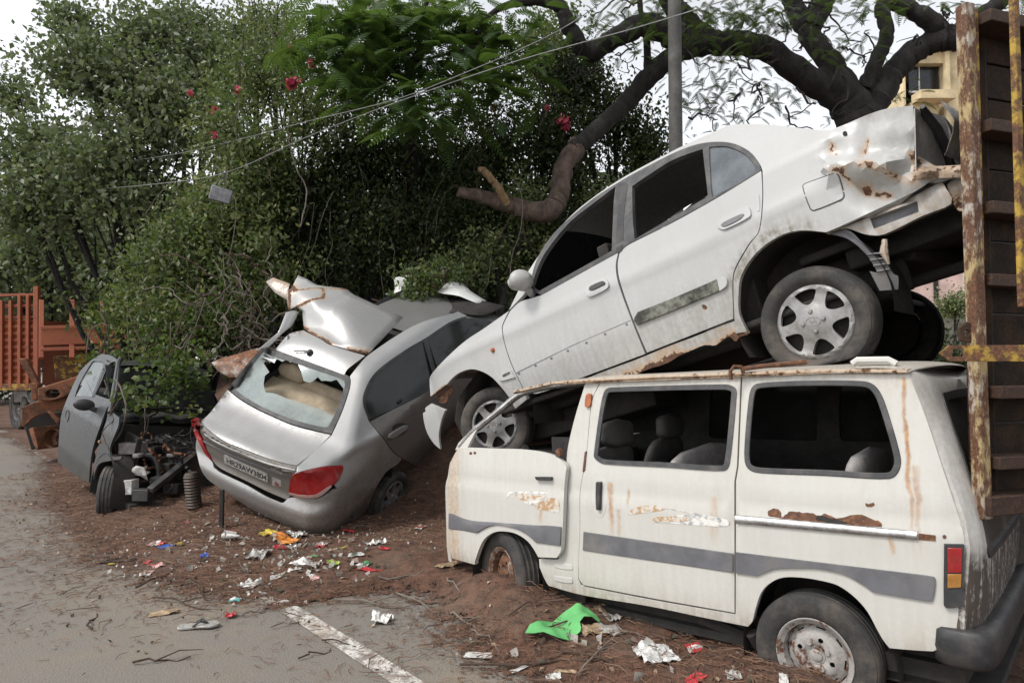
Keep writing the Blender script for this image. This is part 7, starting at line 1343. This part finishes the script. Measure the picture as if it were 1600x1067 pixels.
W('plastic_scrap', 'short cream plastic tube piece left of the foil plate', 811, 1047, .075, .025, ['white'], 36, rot=30, fold=.4, cat='scrap'); W('plastic_scrap', 'white label piece at the bottom edge below the green cloth', 864, 1059, .06, .035, ['white'], 37, rot=0, fold=.2, cat='scrap'); W('wood_chip', 'pale split wood chip below the green cloth', 883, 1049, .09, .018, ['tan'], 38, rot=-20, fold=.2, cat='chip')
W('snack_wrapper', 'red wrapper cut by the bottom edge of the picture', 1087, 1063, .07, .05, ['red'], 39, fold=.5); W('plastic_scrap', 'grey scrap at the bottom edge before the van rear wheel', 1147, 1060, .06, .05, ['grey'], 40, fold=.5, cat='scrap'); W('paper_scrap', 'white paper scrap at the foot of the van rear wheel', 1225, 1062, .06, .03, ['white'], 41, cat='paper')
W('plastic_bag', 'dull grey-brown wrapper half under the green cloth', 948, 962, .14, .06, ['grey', 'tan'], 42, fold=.5, cat='bag'); W('plastic_bag', 'dirty brown film beside the green cloth', 938, 990, .17, .09, ['tan', 'grey'], 43, fold=.6, cat='bag'); W('snack_wrapper', 'white and red wrapper in the gap between silver sedan and van', 657, 825, .12, .06, ['white', 'red', 'white'], 44, fold=.5)
W('dry_leaf', 'large tan dry leaf by the van front corner', 699, 885, .15, .07, ['tan'], 45, fold=.4, cat='leaf'); W('paper_scrap', 'white paper bit under the van sill near its rear wheel', 1072, 989, .05, .05, ['white'], 46, fold=.9, cat='paper'); W('plastic_scrap', 'red twisted ribbon at the silver sedan bumper corner', 546, 832, .05, .09, ['red'], 47, fold=.9, cat='ribbon')
W('paper_scrap', 'cream paper at top right of the litter under the silver car', 660, 842, .10, .05, ['white', 'tan'], 48, cat='paper'); W('paper_scrap', 'greyish paper between yellow scrap and crushed bag', 556, 868, .10, .05, ['grey', 'white'], 49, cat='paper'); W('plastic_bag', 'greyish clear bag left of the pale green wrapper', 405, 868, .2, .12, ['grey', 'white'], 50, fold=.6, cat='bag')
# slipper, cup, green cloth
p = gpos(309, 979.5); s_ = MB(); s_.sheet(spl([(-.11, 0), (-.09, .038), (0, .034), (.08, .046), (.12, 0), (.08, -.042), (0, -.03), (-.09, -.034)], True, 4), [], lambda u, v: (u, v, .016 + .004 * math.sin(u * 20)), (0, 0, 1), .014, .03); o = s_.build('slipper', cmat(COL['grey']), bevel=.003); tag(o, 'grey rubber slipper lying on the asphalt left of the white line', 'slipper'); o.location = tuple(p); o.rotation_euler = (0, 0, R(8))
t_ = MB(); t_.tube([(-.02, .035, .015), (.02, .02, .04), (.055, 0, .02), (.02, -.02, .04), (-.02, -.032, .015)], .006, 6); t_.build('strap', M['black'], o)
p = gpos(368, 842); s_ = MB(); s_.lathe([(.001, 0), (.028, 0), (.038, .09), (.041, .092), (.037, .09), (.026, .004)], (0, 0, 0), (0, 0, 1), 20); s_.m = [1 if 20 <= i < 40 and (i // 3) % 2 else 0 for i in range(len(s_.f))]; o = s_.build('paper_cup', [cmat(COL['white']), cmat(COL['red'])]); tag(o, 'red and white paper cup lying on its side left of the orange packet', 'cup'); o.location = (p[0], p[1], p[2] + .035); o.rotation_euler = (R(80), 0, R(-60))
p = gpos(349, 843); s_ = MB(); s_.lathe([(.03, 0), (.022, .1), (.006, .16), (.001, .16)], (0, 0, 0), (0, 0, 1), 14); o = s_.build('paper_cone', cmat(COL['grey'])); tag(o, 'greyish white paper cone left of the paper cup', 'paper'); o.location = (p[0], p[1], p[2] + .03); o.rotation_euler = (R(86), 0, R(75))
c6b = lambda L: [(x / 2.667 + 650, y / 2.667 + 860) for x, y in L]
CL = c6b([(455, 380), (475, 352), (510, 325), (570, 305), (620, 285), (650, 278), (668, 266), (700, 254), (718, 258), (722, 272), (752, 292), (768, 312), (764, 328), (735, 318), (700, 320), (682, 330), (688, 352), (684, 362), (640, 380), (590, 392), (530, 393), (490, 386)])
gp = [gpos(*q) for q in CL]; cc = sum(gp) / len(gp); s_ = MB()
s_.sheet([(q[0] - cc[0], q[1] - cc[1]) for q in gp], [], lambda u, v: (u, v, gz(u + cc[0], v + cc[1]) - cc[2] + .012 + .055 * fbm(u * 9 + 2, v * 9, 1, 3) * (.5 + fbm(u * 3, v * 3, 2)) + .02 * math.sin(u * 22 + v * 9)), (0, 0, 1), .003, .018)
k = NT('green_cloth'); n1, n2 = k.noise(14, 6, .6), k.noise(130, 2, .5); n3 = k.noise(6, 5)
o = s_.build('green_cloth', k.done(k.bsdf(k.mix(k.math('MULTIPLY', k.ss(n1, .55, .72), .4), k.mix(k.ss(n3, .3, .7), (.08, .30, .095), (.115, .40, .13)), (.09, .2, .06)), .75, 0, k.bump(k.math('ADD', n2, n1), .35, .004)))); tag(o, 'bright green crumpled cloth on the soil in front of the van', 'cloth'); o.location = tuple(cc)
# needles, leaf crumbs and twigs: uncountable cover
def scatter(n, seed, smin=-5, smax=9, tmin=-2.6, tmax=5.0, soft=.9):
    r = np.random.RandomState(seed); s = r.uniform(smin, smax, n * 3); t = r.uniform(tmin, tmax, n * 3); x = L0[0] + LE[0] * s + LN[0] * t; y = L0[1] + LE[1] * s + LN[1] * t; z, d = gz_v(x, y)
    cl = n_fbm(s * 1.1 + 30, t * 1.1 + 30, 19, 3); k = (y > .9) & (r.rand(n * 3) < np.clip(np.exp(np.minimum(d, 0) / soft * 1.6) * (cl * 2.2 - .45), 0, 1)); return x[k][:n], y[k][:n], z[k][:n], r
def needle_mesh(name, n, seed, lmin, lmax, w, cols, lift=.01, soft=.9, label=None, curl=.25):
    x, y, z, r = scatter(n, seed, soft=soft); n = len(x); h = r.uniform(0, 2 * math.pi, n); L = r.uniform(lmin, lmax, n); d = np.stack([np.cos(h), np.sin(h), r.uniform(-.08, .16, n)], 1); sd2 = np.stack([-np.sin(h), np.cos(h), np.zeros(n)], 1); P_ = np.stack([x, y, z + lift * r.rand(n) + .003], 1)
    bend = sd2 * (L * r.uniform(-curl, curl, n))[:, None]; up = np.array([0, 0, 1.]); ww = w * r.uniform(.6, 1.5, n)[:, None]
    a, b, c = P_ - d * L[:, None] / 2, P_ + bend + up * (L * .06)[:, None], P_ + d * L[:, None] / 2
    V = np.stack([a - sd2 * ww, a + sd2 * ww, b - sd2 * ww, b + sd2 * ww, c - sd2 * ww * .6, c + sd2 * ww * .6, b + up * ww * 1.6, a + up * ww, c + up * ww], 1).reshape(-1, 3)
    I = np.arange(n)[:, None] * 9; T = np.concatenate([I + q for q in ([0, 2, 6], [0, 6, 7], [1, 7, 6], [1, 6, 3], [2, 4, 8], [2, 8, 6], [3, 6, 8], [3, 8, 5])], 1).reshape(-1, 3)
    o = tri_mesh(name, V, T, m_leaf(name + '_colour', cols, .05, .85), None, np.repeat(r.rand(n), 9)); return tag(o, label, None, None, 'stuff')
needle_mesh('needle_litter', 60000, 51, .025, .085, .0016, [(.06, .03, .02), (.13, .065, .04), (.2, .115, .07)], .012, .7)
needle_mesh('twig_litter', 3200, 52, .06, .24, .0024, [(.055, .032, .023), (.115, .068, .046), (.17, .115, .08)], .02, .6)
x, y, z, r = scatter(4200, 53, soft=.8); P_ = np.stack([x, y, z + .006 + .008 * r.rand(len(x))], 1); o = leaf_mesh('leaf_crumbs', P_, .028, m_leaf('dry_leaf_crumbs', [(.07, .04, .025), (.16, .1, .06), (.28, .2, .13), (.4, .36, .3)], .1, .85), None, 54, .7, 0); tag(o, kind='stuff')
x, y, z, r = scatter(420, 57, 1.6, 4.2, -.7, 1.4, .35); P_ = np.stack([x, y, z + .008], 1); o = leaf_mesh('paper_crumbs', P_, .026, m_leaf('paper_crumbs', [(.25, .24, .22), (.5, .49, .46), (.6, .58, .55)], .1, .7), None, 58, .8, 0); tag(o, kind='stuff')
r = np.random.RandomState(71); cpx = np.stack([np.concatenate([r.normal(480, 62, 150), r.normal(330, 70, 40), r.normal(1000, 110, 30)]), np.concatenate([r.normal(868, 24, 150), r.normal(880, 30, 40), r.normal(1010, 25, 30)])], 1); P_ = np.array([gpos(a, b) for a, b in cpx]) + [0, 0, .012]
o = leaf_mesh('litter_bits', P_, .05, m_leaf('litter_bits', [(.36, .34, .31), (.22, .2, .18), (.42, .4, .37), (.3, .17, .15), (.2, .24, .2), (.28, .22, .16), (.42, .41, .39)], .15, .6), None, 72, .8, 0); tag(o, kind='stuff')
# bigger fallen sticks, each its own
rn = random.Random(99)
SL = ['long thin stick at the bottom edge, below the green cloth', 'slanting stick passing under the right side of the green cloth', 'short stick left of the green cloth on bare soil', 'stick rising from the bottom edge right of the white label piece', 'stick beside the silver foil plate on its upper right', 'long stick between green cloth and foil plate', 'long pale stick at the left end of the litter, pointing right', 'stick left of the pale red paper pile, slanting up', 'short stick under the left part of the litter', 'long stick above the start of the white line', 'stick right of the thin red strip, nearly level', 'stick on asphalt just left of the white line', 'long level stick on asphalt near the bottom left', 'short upright-pointing stick far left on the asphalt', 'stick on asphalt near the foot of the white line', 'short stick by the van front wheel', 'stick crossing the soil right of the white line end', 'stick lying across the lower part of the white line', 'stick below the van front wheel, left of the cloth top', 'stick under the van sliding door, right of the cloth', 'short stick beside the red cap', 'short stick above the flat white card']
SK = [((720, 1040), (960, 1030)), ((830, 1000), (1000, 960)), ((740, 985), (780, 1020)), ((905, 1060), (975, 1000)), ((1030, 975), (1105, 1010)), ((880, 1020), (1010, 1048)), ((240, 935), (330, 955)), ((215, 920), (270, 890)), ((300, 905), (330, 940)), ((520, 940), (640, 950)), ((590, 905), (660, 895)), ((420, 985), (480, 970)), ((200, 1040), (290, 1030)), ((140, 985), (150, 960)), ((470, 1030), (520, 1015)), ((700, 905), (720, 930)), ((620, 930), (690, 960)), ((505, 1005), (560, 1012)), ((800, 960), (860, 945)), ((960, 980), (1010, 1000)), ((380, 965), (420, 950)), ((700, 960), (760, 985))]
for i, (a, b) in enumerate(SK):
    pa, pb = gpos(*a), gpos(*b); m_ = MB(); L = []
    for j in range(7):
        q = pa + (pb - pa) * j / 6 + np.array([rn.uniform(-.02, .02), rn.uniform(-.02, .02), 0]); q[2] = gz(q[0], q[1]) + .012 + .012 * math.sin(j); L.append(q - pa)
    r0 = rn.uniform(.004, .008); m_.tube(L, [r0 * (1 - .08 * j) for j in range(7)], 6)
    if i % 3 == 0: m_.tube([L[3], L[3] + (L[5] - L[3]) * .5 + np.array([.04, .06, .03]), L[3] + (L[5] - L[3]) + np.array([.09, .10, .02])], [r0 * .7, r0 * .5, r0 * .3], 5)
    o = m_.build('fallen_stick', M[rn.choice(['twig', 'dtwig', 'dtwig'])]); o.location = tuple(pa); tag(o, SL[i], 'stick', 'fallen sticks on the verge')
